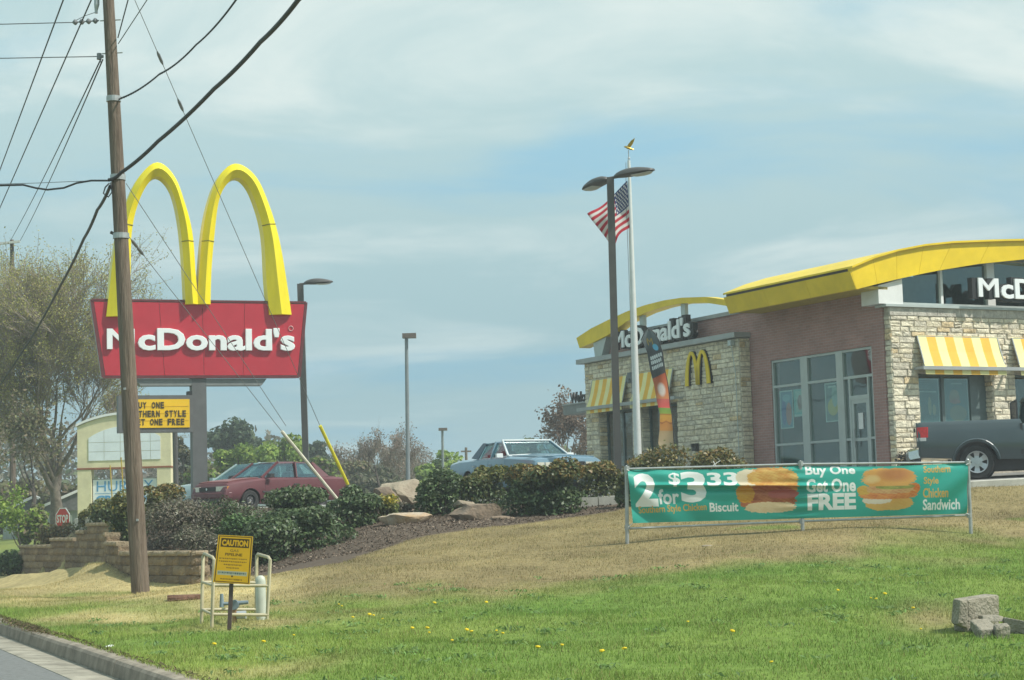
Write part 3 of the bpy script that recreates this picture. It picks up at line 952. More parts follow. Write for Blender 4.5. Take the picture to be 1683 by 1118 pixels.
# windows of the right front
for v0, v1 in OPEN:
    f = MB()
    for a, c in ((v0, v0 + .06), (v1 - .55, v1 - .47), ((v0 + v1) / 2 - .28, (v0 + v1) / 2 - .18)): bx(f, a, c, -.10, -.03, OZ0, OZ1)
    bx(f, v0 + .06, v1 - .55, -.098, -.032, OZ1 - .07, OZ1); bx(f, v0 + .06, v1 - .55, -.098, -.032, OZ0, OZ0 + .07)
    bx(f, v1 - .47, v1, -.10, -.03, OZ0, OZ1)
    w = f.build('window', M('teal_grey_frame', (.10, .14, .14), rough=.4, var=.08), bld)
    mid = (v0 + v1) / 2 - .23
    for a, c in ((v0 + .06, mid - .05), (mid + .05, v1 - .55)): 
        q = MB(); bx(q, a, c, -.07, -.058, OZ0 + .07, OZ1 - .07); q.build('pane', M_GLASS, w)
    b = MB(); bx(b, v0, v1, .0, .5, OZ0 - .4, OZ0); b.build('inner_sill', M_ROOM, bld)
cv = Canvas(60, 72, (.50, .63, .62)); cv.rect(.03, .97, .02, .98, (.085, .16, .17)); cv.rect(.1, .9, .28, .30, (.4, .52, .52))
for cx_, h_ in ((.2, .13), (.62, .2), (.78, .12)): cv.ell(cx_, .80 - h_, .07, h_, (.34, .33, .22))
for k in range(4): cv.rect(.1, .55 + .1 * (k % 2), .07 + .045 * k, .085 + .045 * k, (.16, .27, .28))
poster(cv, right_wall_sheet(-.047, .97, 1.80, 3.42, 4.60))
cv = Canvas(60, 72, (.50, .63, .62)); cv.rect(.03, .97, .02, .98, (.085, .16, .165)); cv.ell(.42, .42, .22, .14, (.30, .18, .12)); cv.ell(.45, .50, .23, .05, (.35, .13, .10)); cv.ell(.55, .76, .36, .18, (.22, .20, .13)); cv.ell(.42, .32, .18, .08, (.32, .24, .16)); cv.rect(.3, .75, .1, .12, (.25, .36, .36))
poster(cv, right_wall_sheet(-.047, 1.98, 2.78, 3.42, 4.60))

# ---- clerestory under the arch
b = MB()
bx(b, 2.02, 2.10, -.07, .03, 6.56, 7.45); bx(b, 3.60, 3.86, -.09, .05, 6.56, 7.7); bx(b, 5.4, 5.5, -.07, .03, 6.56, 7.8); bx(b, 7.2, 7.46, -.09, .05, 6.56, 7.7)
b.build('window_frame', M_WHITE, bld)
for a, c, zt in ((.50, 2.02, 7.35), (2.10, 3.60, 7.62), (3.86, 5.4, 7.75), (5.5, 7.2, 7.75), (7.46, 10, 7.4)):
    q = MB(); q.add([(a, 0, Z(6.56)), (c, 0, Z(6.56)), (c, 0, Z(zt)), (a, 0, Z(zt - .12 if a < 3 else zt)), (a, .012, Z(6.56)), (c, .012, Z(6.56)), (c, .012, Z(zt)), (a, .012, Z(zt - .12 if a < 3 else zt))],
          [(0, 1, 2, 3), (7, 6, 5, 4), (0, 4, 5, 1), (1, 5, 6, 2), (2, 6, 7, 3), (3, 7, 4, 0)]); q.build('pane', M_GLASS2, bld)
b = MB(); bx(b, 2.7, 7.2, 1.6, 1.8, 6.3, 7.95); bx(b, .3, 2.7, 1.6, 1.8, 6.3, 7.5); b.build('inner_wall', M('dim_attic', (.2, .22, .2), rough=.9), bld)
b = MB(); b.prism([(-.30, 6.47), (.48, 6.47), (.48, 7.12), (-.30, 6.93)], lambda p, q, t: (p, t, Z(q)), -.40, .3); b.build('corner_panel', M_WHITE, bld)

# ---- great yellow roof edge along the right front (panel by panel)
TOPC = [(-1.23, 7.30), (-.5, 7.57), (.27, 7.80), (1.15, 7.95), (2.1, 8.07), (3.4, 8.18), (4.68, 8.25)]
BOTC = [(-1.07, 6.79), (-.4, 6.96), (.23, 7.09), (.95, 7.24), (1.64, 7.36), (3.0, 7.60), (4.64, 7.78)]


def curve_at(C, k):   # k 0..1 along the half arch, mirrored beyond the crown
    v = np.array([p[0] for p in C]); z = np.array([p[1] for p in C]); t = np.linspace(0, 1, len(C))
    return float(np.interp(k, t, v)), float(np.interp(k, t, z))


def smooth_curve(C):
    c2 = np.polyfit([p[0] for p in C], [p[1] for p in C], 3)
    return [(v, float(np.polyval(c2, v))) for v, _ in C]


TOPC, BOTC = smooth_curve(TOPC), smooth_curve(BOTC)
VC = 4.9
rf = MB()
NP = 24
tops = [curve_at(TOPC, i / NP) for i in range(NP + 1)]; tops += [(2 * VC - v, z) for v, z in tops[::-1][1:]]
bots = [curve_at(BOTC, i / NP) for i in range(NP + 1)]; bots += [(2 * VC - v, z) for v, z in bots[::-1][1:]]
# thin roof sheet over the whole block
rf.loft([[(v, -.58, Z(z + .02)), (v, 5.2, Z(z + .02)), (v, 5.2, Z(z + .07)), (v, -.58, Z(z + .07))] for v, z in tops])
roof = rf.build('roof', M_YEL, bld)
for k in range(0, 2 * NP, 4):       # fascia panels with open joints
    q = MB(); rg = []
    for i in range(k, k + 5):
        s_ = .004 if i == k else (-.004 if i == k + 4 else 0)
        (v, z), (w, y) = tops[i], bots[i]
        rg.append([(v + s_, -.50, Z(z + .018)), (w + s_, -.50, Z(y)), (w + s_, -.38, Z(y)), (v + s_, -.38, Z(z + .018))])
    q.loft(rg); q.build('fascia_panel', M_YEL, roof)
q = MB(); q.loft([[(w, -.38, Z(y + .01)), (w, .02, Z(y + .01)), (w, .02, Z(y + .04)), (w, -.38, Z(y + .04))] for w, y in bots]); q.build('soffit', M_GREYM, roof)
# slanted eave along the left side
E0, E1 = -.50, 5.15
for k in range(3):
    u0, u1 = E0 + (E1 - E0) * k / 3 + .005, E0 + (E1 - E0) * (k + 1) / 3 - .005
    q = MB(); q.add([(v, u, Z(z)) for u in (u0, u1) for v, z in ((-1.25, 7.25), (-1.08, 6.80), (-.98, 6.80), (-1.12, 7.25))],
          [(0, 1, 2, 3), (7, 6, 5, 4), (0, 4, 5, 1), (1, 5, 6, 2), (2, 6, 7, 3), (3, 7, 4, 0)]); q.build('eave_panel', M_YEL, roof)
q = MB(); bx(q, -1.17, -.5, E0 + .06, E1 - .02, 7.252, 7.36); q.build('gutter', M_DARK, roof)  # dark fill box in the gutter gap, coloured to stand for its shadow line
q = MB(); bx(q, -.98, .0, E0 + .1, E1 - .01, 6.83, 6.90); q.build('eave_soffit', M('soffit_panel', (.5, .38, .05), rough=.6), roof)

# ---- left stone wing
WV = -.36
LOPEN = [(11.73, 13.78), (9.13, 11.19)]
LZ0, LZ1 = 2.75, 4.6
b = MB(); W0, W1 = 5.78, 14.6
us = W0
for u0, u1 in sorted(LOPEN):
    bx(b, WV, 0, us, u0, 1.6, 6.2); bx(b, WV, 0, u0, u1, 1.6, LZ0); bx(b, WV, 0, u0, u1, LZ1, 6.2); us = u1
bx(b, WV, 0, us, W1, 1.6, 6.2); b.build('stone_wall', M_MORTAR, bld)
q = MB()
for a0, a1, z0, z1 in stone_boxes(W0, W1, 1.9, 6.2, [(u0, u1, LZ0, LZ1) for u0, u1 in LOPEN], 15, .10, .19, .24, .62):
    P, F = stone_mesh_pts(a0, a1, z0, z1, gs, .012); q.add([(WV - d, a, Z(z)) for a, z, d in P], F, min(3, int(gs.random() ** 1.4 * 3.3)))
for a0, a1, z0, z1 in stone_boxes(WV, -.002, 1.9, 6.2, [], 16, .10, .19, .2, .36):
    P, F = stone_mesh_pts(a0, a1, z0, z1, gs, .012); q.add([(a, W0 - d, Z(z)) for a, z, d in P], F, min(3, int(gs.random() ** 1.4 * 3.3)))
for u0, u1 in LOPEN:
    for a0, a1, z0, z1 in stone_boxes(WV, -.03, LZ0, LZ1, [], 17, .10, .19, .2, .33):
        P, F = stone_mesh_pts(a0, a1, z0, z1, gs, .012); q.add([(a, u1 - d, Z(z)) for a, z, d in P], F, min(3, int(gs.random() ** 1.4 * 3.3)))
tag(q.build('stone_veneer', M_STONE, bld), kind='stuff')
b = MB(); bx(b, -.55, -.001, 5.72, 14.85, 6.21, 6.36); b.build('wing_coping', M_GREYM, bld)
for u0, u1 in LOPEN:
    f = MB()
    for a, c in ((u0, u0 + .07), (u1 - .07, u1), ((u0 + u1) / 2 - .04, (u0 + u1) / 2 + .04)): bx(f, -.09, -.01, a, c, LZ0, LZ1)
    m_ = (u0 + u1) / 2
    for a, c in ((u0 + .07, m_ - .04), (m_ + .04, u1 - .07)): bx(f, -.088, -.012, a, c, LZ1 - .07, LZ1); bx(f, -.088, -.012, a, c, LZ0, LZ0 + .07)
    w = f.build('window', M('teal_grey_frame', (.1, .14, .14)), bld)
    for a, c in ((u0 + .07, m_ - .04), (m_ + .04, u1 - .07)):
        q = MB(); bx(q, -.06, -.048, a, c, LZ0 + .07, LZ1 - .07); q.build('pane', M_GLASS, w)

# free-standing yellow arch over the wing, on three pale brackets
AT = [(15.21, 7.12), (14.27, 7.33), (13.09, 7.50), (11.95, 7.64), (10.85, 7.715), (9.79, 7.735), (8.77, 7.70), (7.46, 7.57), (6.2, 7.32)]
AB = [(15.02, 6.77), (14.2, 6.86), (13.12, 7.02), (12.0, 7.32), (10.86, 7.48), (9.8, 7.54), (8.78, 7.53), (7.47, 7.40), (6.2, 7.14)]
for k in range(4):
    q = MB(); rg = []
    for i in range(k * 6, k * 6 + 7):
        t = i / 24 * 8; s_ = .004 if i == k * 6 else (-.004 if i == k * 6 + 6 else 0)
        ta, za = [float(np.interp(t, range(9), [p[c] for p in AT])) for c in (0, 1)]
        tb, zb_ = [float(np.interp(t, range(9), [p[c] for p in AB])) for c in (0, 1)]
        rg.append([(-.30, ta - s_, Z(za)), (-.30, tb - s_, Z(zb_)), (.10, tb - s_, Z(zb_)), (.10, ta - s_, Z(za))])
    q.loft(rg)
    if k == 0: arch = q.build('arch_beam', M_YEL, bld)
    else: q.build('beam_panel', M_YEL, arch)
q = MB()
q.prism([(14.22, 6.93), (13.31, 7.06), (13.72, 6.361), (14.12, 6.361)], lambda p, z, t: (t, p, Z(z)), -.24, .05)
q.build('bracket', M_PALEM, bld)
for u in (11.25, 8.87):
    q = MB(); bx(q, -.2, -.08, u - .11, u + .11, 6.361, 7.50 if u > 10 else 7.56); q.build('bracket', M_PALEM, bld)

# ---- raised name on both fronts
def name_sign(fn, backfn, parent):
    s_ = MB(); s_ = bpy.data.objects.new('sign_lettering', None); COL.objects.link(s_); s_.parent = parent
    letters("McDonald's", fn, M_LETTER, s_, depth=.05, bold=.022, bevel=.006)
    letters("McDonald's", backfn, M_BLACK, s_, name='letter_back', depth=.17, bold=.075, split=False)
    return s_


def mk(fn0, a0, a1, z0, z1, sh, out):
    def f(a, c, d): return fn0(a0 + (a1 - a0) * a, z0 + (z1 - z0) * c, out + d)
    return f


lw = lambda u, z, d: (-.36 - d, u, Z(z)); rw = lambda v, z, d: (v, -.52 - d, Z(z))
name_sign(mk(lw, 12.46, 8.06, 6.47, 7.06, 0, .12), mk(lw, 12.62, 7.92, 6.40, 7.14, 0, -.06), bld)
name_sign(mk(rw, 2.69, 7.45, 6.66, 7.22, 0, .20), mk(rw, 2.52, 7.55, 6.58, 7.27, 0, .02), bld)

# ---- yellow arched emblem on the wing
def emblem(fn, h, w, th, d0, d1, mat, name, parent, ridge=0.0):
    b_ = MB()
    for sgn in (-1, 1):
        rg = []
        for i in range(25):
            t = i / 24
            # one arch: from the outer foot over the crown down to the middle foot
            x = (1 - t) * w / 2 * 1.0 + t * .06 * w; ctr = w * .265
            ang = math.pi * t
            px_ = ctr + (w * .235) * math.cos(ang) + (.03 * w) * (abs(math.cos(ang)) ** 3) * math.cos(ang)
            pz = h * (math.sin(ang) ** .62)
            if t < .5 or t > .5: pz = h * max(0, 1 - abs(math.cos(ang)) ** 2.1) ** .5
            if i == 24: pz = h * .0
            hw = th * (.62 + .38 * abs(math.cos(ang)))
            # inward direction to the arch centre
            nx, nz = -math.cos(ang), -math.sin(ang) * 1.0
            rg.append([(sgn * (px_ - nx * hw / 2), pz - nz * hw / 2 * .9, d0), (sgn * (px_ - nx * hw / 2), pz - nz * hw / 2 * .9, d1),
                       (sgn * px_, pz, d1 + ridge), (sgn * (px_ + nx * hw / 2), pz + nz * hw / 2 * .9, d1), (sgn * (px_ + nx * hw / 2), pz + nz * hw / 2 * .9, d0)])
        rg = [[fn(*p) for p in r_] for r_ in rg]
        b_.loft(rg)
    return b_.build(name, mat, parent)


em = emblem(lambda x, z, d: (WV - .03 - d, 7.82 - x, Z(5.02 + z)), .95, 1.08, .17, .0, .09, M_YEL, 'arched_emblem', bld)
emblem(lambda x, z, d: (WV - .03 - d, 7.82 - x, Z(5.02 + z)), .95, 1.08, .22, -.02, .055, M_BLACK, 'emblem_back', em)

# ---- striped awnings with a grey rail
def awning(fn, a0, a1, z0, z1, zv, out, n, first):
    w = (a1 - a0) / n; root = None
    fr = MB(); fr.bar(fn(a0 + .01, z1 - .02, .02), fn(a1 - .01, z1 - .02, .02), .02)
    for k, a in enumerate((a0 + .01, a1 - .01)):
        fr.bar(fn(a, z0 + .02, out - .03), fn(a, z0 + .02, .0), .03); fr.bar(fn(a, z1 - .02, .02), fn(a, z0 + .02, out - .03), .03)
    root = fr.build('awning', M_GREYM, bld)
    for k in range(n):
        p, q_ = a0 + w * k, a0 + w * (k + 1)
        s_ = MB(); th = .012; sag = .02
        A = [(z1, .02), ((z1 + z0) / 2 - .0, .02 + (out - .02) * .5 - sag), (z0, out), (zv, out + .01)]
        for i in range(3):
            (za, da), (zb_, db) = A[i], A[i + 1]
            vs_ = [fn(p, za, da), fn(q_, za, da), fn(q_, zb_, db), fn(p, zb_, db), fn(p, za, da - th), fn(q_, za, da - th), fn(q_, zb_, db - th), fn(p, zb_, db - th)]
            fs_ = [(0, 1, 2, 3), (7, 6, 5, 4)]
            if i == 0: fs_.append((0, 4, 5, 1))
            if i == 2: fs_.append((2, 6, 7, 3))
            if k == 0: fs_.append((3, 7, 4, 0))
            if k == n - 1: fs_.append((1, 5, 6, 2))
            s_.add(vs_, fs_)
        s_.build('stripe', (M_AWN_Y, M_AWN_O)[(k + first) % 2], root)
    return root


fr_ = lambda a, z, d: (a, SU0 - .03 - d, Z(z)); fl_ = lambda a, z, d: (WV - .03 - d, a, Z(z))
awning(fr_, .86, 3.55, 4.84, 5.68, 4.66, .30, 9, 0); awning(fr_, 4.05, 6.75, 4.84, 5.68, 4.66, .30, 9, 0)
awning(fl_, 11.88, 14.06, 4.76, 5.65, 4.55, .26, 9, 0); awning(fl_, 9.2, 11.35, 4.76, 5.65, 4.55, .26, 9, 0)
b = MB()
bx(b, .74, 7.0, SU0 - .40, SU0 - .345, 4.775, 4.865); bx(b, .74, .80, SU0 - .345, SU0, 4.79, 4.85); bx(b, 3.75, 3.81, SU0 - .345, SU0, 4.79, 4.85)
b.build('awning_rail', M_GREYM, bld)
b = MB()
bx(b, WV - .36, WV - .305, 8.72, 14.6, 4.66, 4.76); bx(b, WV - .305, WV, 8.72, 8.78, 4.68, 4.74)
b.build('awning_rail', M_GREYM, bld)
# small fittings on the wing
b = MB(); bx(b, WV - .20, WV - .03, 11.42, 11.62, 5.35, 5.68); bx(b, WV - .26, WV - .2, 11.45, 11.59, 5.38, 5.5); b.build('wall_lamp', M('lamp_grey', (.13, .15, .16), rough=.5), bld)
b = MB(); bx(b, WV - .14, WV - .03, 8.0, 8.22, 3.1, 3.32); bx(b, WV - .3, WV - .14, 7.95, 8.02, 3.2, 3.3); b.build('junction_box', M_DARK, bld)
b = MB(); bx(b, WV - .17, WV - .03, 5.95, 6.10, 6.0, 6.15); b.tube([(WV - .1, 6.02, Z(6.0)), (WV - .06, 5.92, Z(5.2)), (WV - .06, 5.9, Z(2.2))], .012, 6); b.build('conduit', M_PALEM, bld)

# ---- drive-through canopy with standing letters
b = MB(); bx(b, .45, 2.2, 14.99, 17.6, 4.72, 5.04); cano = b.build('canopy', M('canopy_grey', (.20, .215, .21), rough=.5, var=.08), bld)
b = MB(); bx(b, .42, 2.25, 14.985, 17.64, 5.042, 5.09); b.build('canopy_edge', M_GREYM, cano)
letters('Welcome', lambda a, c, d: (.55 - d, 17.2 - 1.75 * a, Z(5.1 + .36 * c)), M_BLACK, cano, depth=.05, bold=.03)
print('stones', count)

# ================================================================== THE PYLON SIGN
SB = R(20.0)
M_RED = M('sign_red', (0.46, 0.028, 0.045), rough=0.22, var=0.05, scale=1.5, spec=0.55)
M_POST = M('sign_post_grey', (0.115, 0.118, 0.118), rough=0.5, var=0.08, scale=3)
M_SIDE = M('sign_side_grey', (0.27, 0.27, 0.26), rough=0.5, var=0.06, scale=3)
M_SIGNY = M('arch_yellow', (0.80, 0.66, 0.015), rough=0.36, var=0.09, scale=.9, spec=0.4, stretch=(2, 2, .5))
M_AMBER = M('reader_amber', (0.80, 0.49, 0.012), rough=0.4, var=0.06, scale=1.2)
sp_ = at(328, 640, 53.0); SX, SY = float(sp_[0]), float(sp_[1]); SZ0 = h1(SX, SY)
sign = thing('pylon_sign', 'tall roadside sign, two yellow arches on a red board, amber reader board below', 'sign', (SX, SY, SZ0), SB)
_ss, _cs = math.sin(SB), math.cos(SB)


def s_xz(px, py, back=0.0):
    """photo point -> (along board, height) on the board's front"""
    n = np.array([-_ss, _cs, 0]); P0 = np.array([SX, SY, 0]) + n * back
    d = ray(px, py); t = ((P0 - EYE) @ n) / (d @ n); P = EYE + d * t
    return float((P - P0) @ np.array([_cs, _ss, 0])), float(P[2] - SZ0)


fs = lambda x, z, d: (x, -d, z)
b = MB(); b.box(-.21, .21, .05, .47, -.3, 5.45 - SZ0 + 1.2); b.build('post', M_POST, sign)
b = MB(); b.box(-.30, .30, -.02, .54, -.06, .03); b.build('base_plate', M_POST, sign)
TL, TR_, BR_, BL = s_xz(151, 497), s_xz(503, 493), s_xz(492, 618), s_xz(170, 622)
zt = (TL[1] + TR_[1]) / 2; zb2 = (BL[1] + BR_[1]) / 2
XT0, XT1, XB0, XB1 = TL[0], TR_[0], BL[0], BR_[0]
# cabinet, red face in four panels (with the feet of the arches let into the top), rim
b = MB(); b.prism([(XT0, zt), (XB0, zb2), (XB1, zb2), (XT1, zt)], fs, -.55, -.03)
cab = b.build('sign_cabinet', M_SIDE, sign)
lerp = lambda a, c, t: a + (c - a) * t
xs4 = [0, .305, .505, .705, 1.0]
for i in range(4):
    a, c = xs4[i], xs4[i + 1]; e = .006
    A = [(lerp(XT0, XT1, a) + e + (.05 if i == 0 else 0), zt - .05), (lerp(XB0, XB1, a) + e + (.05 if i == 0 else 0), zb2 + .05),
         (lerp(XB0, XB1, c) - e - (.05 if i == 3 else 0), zb2 + .05), (lerp(XT0, XT1, c) - e - (.05 if i == 3 else 0), zt - .05)]
    q = MB(); q.prism(A, fs, -.03, .0); q.build('face_panel', M_RED, cab)
q = MB()
for p, r_ in (((XT0, zt), (XT1, zt)), ((XB0, zb2), (XB1, zb2)), ((XT0, zt), (XB0, zb2)), ((XT1, zt), (XB1, zb2))):
    q.bar(fs(p[0], p[1], -.03), fs(r_[0], r_[1], -.03), .09, .06)
q.build('rim', M('rim_maroon', (.13, .03, .035), rough=.4, var=.1), cab)
q = MB(); q.prism([(s_xz(222, 624)[0], zb2 - .045), (s_xz(232, 636)[0], zb2 - .24), (s_xz(431, 634)[0], zb2 - .24), (s_xz(439, 624)[0], zb2 - .045)], fs, -.5, -.06)
q.build('support_box', M('box_grey', (.20, .215, .21), rough=.5, var=.08), sign)
# raised name
l0, l1 = s_xz(175, 540), s_xz(484, 573)
zl0, zl1 = s_xz(330, 577)[1], s_xz(330, 539)[1]
letters("McDonald's", lambda a, c, d: (l0[0] + (l1[0] - l0[0]) * a, -d, zl0 + (zl1 - zl0) * c), M_LETTER, cab, depth=.10, bold=.022, bevel=.012)
rm = MB(); rp = s_xz(478, 540)
rm.tube([(rp[0] + .07 * math.cos(a), -.012, rp[1] + .07 * math.sin(a)) for a in np.linspace(0, 2 * math.pi, 14)], .012, 5)
rm.build('registered_mark', M('mark_pink', (.62, .3, .3), rough=.5), cab)
# the arches: ridged tubes of chevron section
def arch_rings(keys):
    """keys: (outer px, outer py, inner px, inner py)"""
    K = np.array([[*s_xz(k[0], k[1]), *s_xz(k[2], k[3])] for k in keys])
    d = np.r_[0, np.cumsum(np.hypot(*(np.diff((K[:, :2] + K[:, 2:]) / 2, axis=0).T)))]
    n = len(K); Mx = np.zeros((n, n)); h = np.diff(d)      # natural cubic spline through the survey points
    rhs = np.zeros((n, 4)); Mx[0, 0] = Mx[-1, -1] = 1
    for i in range(1, n - 1):
        Mx[i, i - 1:i + 2] = (h[i - 1], 2 * (h[i - 1] + h[i]), h[i]); rhs[i] = 6 * ((K[i + 1] - K[i]) / h[i] - (K[i] - K[i - 1]) / h[i - 1])
    m2 = np.linalg.solve(Mx, rhs); out = []
    for t in np.linspace(0, d[-1], 87):
        i = min(n - 2, int(np.searchsorted(d, t, 'right') - 1)); a, c = d[i + 1] - t, t - d[i]
        out.append(m2[i] * a ** 3 / (6 * h[i]) + m2[i + 1] * c ** 3 / (6 * h[i]) + (K[i] / h[i] - m2[i] * h[i] / 6) * a + (K[i + 1] / h[i] - m2[i + 1] * h[i] / 6) * c)
    return out


KR = [(478, 518, 442, 518), (468, 450, 436, 450), (452, 371, 430, 374), (434, 319, 416, 326), (413, 284, 403, 302), (387, 270, 389, 293), (362, 287, 371, 305), (345, 323, 359, 331), (334, 371, 353, 373), (327, 440, 347, 440), (322.5, 501, 345, 501)]
KL = [(174, 521, 210, 521), (182, 450, 214, 450), (194.5, 373, 217, 374), (213, 319, 230, 326), (233, 285, 244, 301), (258, 268, 259, 291), (281, 284, 274, 302), (299, 322, 287, 331), (313, 371, 295, 373), (320, 440, 301, 440), (325.5, 501, 304, 501)]
for K in (KR, KL):
    rg = arch_rings(K); pieces = [(0, 26), (26, 68), (68, 86)]
    root = None
    for a, c in pieces:
        q = MB(); R_ = []
        for i in range(a, c + 1):
            ox, oz, ix, iz = rg[i]
            g = .006 if i == a and a else 0
            R_.append([(ox, .38, oz - g), (ox, -.10, oz - g), ((ox + ix) / 2, -.27, (oz + iz) / 2 - g), (ix, -.10, iz - g), (ix, .38, iz - g)])
        q.loft(R_)
        o = q.build('arch' if root is None else 'arch_section', M_SIGNY, sign if root is None else root, smooth=True, sharp=22)
        if root is None: root = o
    for i in (26, 68):
        ox, oz, ix, iz = rg[i]
        q = MB(); q.tube([(ox, -.105, oz), ((ox + ix) / 2, -.275, (oz + iz) / 2), (ix, -.105, iz)], .016, 5); q.build('joint_band', M('joint_olive', (.22, .19, .02), rough=.6), root)
# reader board
r0, r1 = s_xz(194, 652), s_xz(317, 709)
rx0, rx1, rz1, rz0 = r0[0], r1[0], r0[1] + .03, r1[1] - .02
b = MB(); b.box(rx0, rx1, -.05, .33, rz0, rz1); rb = b.build('reader_board', M_POST, sign)
b = MB(); b.box(rx0 + .13, rx1 - .1, -.075, -.05, rz0 + .13, rz1 - .12); b.build('lit_face', M_AMBER, rb)
b = MB()
for z in np.linspace(rz0 + .13, rz1 - .12, 5)[1:-1]: b.box(rx0 + .16, rx1 - .13, -.081, -.0755, z - .008, z + .008)
b.build('letter_track', M('track_amber', (.62, .36, .01), rough=.4), rb)
wch = (rx1 - rx0 - .3) / 14.6
hz = (rz1 - rz0 - .25)
def line(t, x0, z0_):
    for k, ch in enumerate(t):
        if ch == ' ': continue
        w = wch * (.5 if ch == 'I' else .82)
        letters(ch, lambda a, c, d: (x0 + k * wch + w * a, -.082 - d, z0_ + .185 * c), M('reader_black', (.05, .035, .01), rough=.6), rb, depth=.006, bold=.04)
X0 = rx0 + .19
line('BUY ONE', X0 + wch * 2, rz0 + .13 + hz * .68)
line('SOUTHERN STYLE', X0, rz0 + .13 + hz * .38)
line('GET ONE FREE', X0 + wch * 1.6, rz0 + .13 + hz * .09)
b = MB(); b.box(rx1, -.21, .0, .12, rz1 - .16, rz1 - .06); b.box(rx1, -.21, .0, .12, rz0 + .2, rz0 + .3); b.build('arm', M_POST, sign)
b = MB(); b.box(-.34, -.212, .06, .3, rz1 - .35, rz1 + .12); b.build('control_box', M_BLACK, sign)

# ================================================================== SHOPPING CENTRE SIGN
cp = at(205, 760, 75.0); CZ = h1(cp[0], cp[1]); cz = lambda z: z - CZ
cs = thing('shopping_centre_sign', 'cream masonry sign with arched white top panel and blue lettered board between two pillars', 'sign', (float(cp[0]), float(cp[1]), CZ), R(2))
M_CREAM = M('cream_render', (0.66, 0.61, 0.39), rough=0.85, var=0.08, scale=2, bump=.1)
for x0, x1 in ((-1.87, -1.31), (1.36, 1.92)):
    b = MB(); b.box(x0, x1, -.3, .3, -.6, cz(3.70)); b.build('pillar', M_CREAM, cs)
b = MB(); b.box(-1.9, 1.95, -.32, .32, cz(3.705), cz(3.77)); b.build('band', M('rust_band', (.28, .10, .05), rough=.7), cs)
hd = MB(); tz = lambda x: 5.42 + .50 * max(0.0, math.cos((x - .03) / 1.95 * math.pi / 2)) ** .8
P = [(x, tz(x)) for x in np.linspace(-1.87, 1.93, 21)]
hd.prism([(-1.87, 3.775), (1.93, 3.775)] + P[::-1], lambda p, q, t: (p, t, cz(q)), -.29, .29); head = hd.build('head', M_CREAM, cs)
q = MB(); q.loft([[(x * 1.03, -.36, cz(z + .002)), (x * 1.03, .36, cz(z + .002)), (x * 1.03, .36, cz(z + .1)), (x * 1.03, -.36, cz(z + .1))] for x, z in P]); q.build('cornice', M_WHITE, cs)
gxs = [-1.42, -.78, -.12, .5, 1.1, 1.52]; gzs = [4.05, 4.42, 4.8]
M_LIT = M('white_acrylic', (0.70, 0.76, 0.78), rough=0.25, var=0.05, scale=1.5)
atz = lambda x: 4.82 + .62 * max(0.0, math.cos((x - .05) / 1.62 * math.pi / 2)) ** .7
for i in range(5):
    a, c = gxs[i] + .008, gxs[i + 1] - .008
    for z0, z1 in ((4.05, 4.42), (4.42, 4.8)):
        q = MB(); q.box(a, c, -.315, -.292, cz(z0 + .008), cz(z1 - .008)); q.build('panel', M_LIT, head)
    q = MB(); q.prism([(a, 4.808), (c, 4.808)] + [(x, atz(x)) for x in np.linspace(c, a, 6)], lambda p, z, t: (p, t, cz(z)), -.315, -.292); q.build('panel', M_LIT, head)
b = MB(); b.box(-1.29, 1.34, -.12, .12, cz(1.55), cz(3.32)); bd = b.build('name_board', M('board_backing', (.3, .3, .28), rough=.6), cs)
b = MB(); b.box(-1.27, 1.32, -.14, -.121, cz(2.26), cz(3.28)); b.build('panel', M_LIT, bd)
b = MB(); b.box(-1.27, 1.32, -.14, -.121, cz(1.6), cz(2.2)); b.build('panel', M('panel_red', (.40, .03, .03), rough=.35, var=.1), bd)
M_BLUE = M('letter_blue', (0.09, 0.30, 0.55), rough=.4)
letters('HURLEY', lambda a, c, d: (-1.12 + 2.3 * a, -.141 - d, cz(2.80 + .42 * c)), M_BLUE, bd, depth=.008, bold=.0)
letters('CROSSING', lambda a, c, d: (-1.15 + 2.36 * a, -.141 - d, cz(2.34 + .30 * c)), M_BLUE, bd, depth=.008, bold=.055)
b = MB(); b.box(-1.2, 1.25, -.148, -.141, cz(2.715), cz(2.73)); b.build('rule', M_BLUE, bd)
b = MB(); g_ = random.Random(3)
x = -1.1
while x < .2: w = g_.uniform(.07, .15); b.box(x, x + w, -.147, -.141, cz(1.86), cz(1.86 + g_.uniform(.12, .18))); x += w + .03
tag(b.build('small_lettering', M('letter_gold', (.7, .5, .1), rough=.5), bd), kind='stuff')
# two thin yellow marker stakes in the planter
for k, (p0, p1, D) in enumerate((((190, 850), (181, 765), 45.5), ((208, 846), (199, 752), 45.5))):
    a, c = at(*p0, D), at(*p1, D); gz_ = h1(a[0], a[1])
    sk = MB(); sk.tube([(0, 0, gz_ - a[2]), tuple(c - a)], [.022, .016], 6)
    o = sk.build('marker_stake', M('stake_ochre', (.42, .31, .05), rough=.7, var=.2), None, loc=tuple(a))
    tag(o, ('thin ochre stake leaning in front of the first blue letters of the cream sign', 'taller thin ochre stake standing closest to the wooden utility pole')[k], 'stake', 'ochre stakes in the planting')

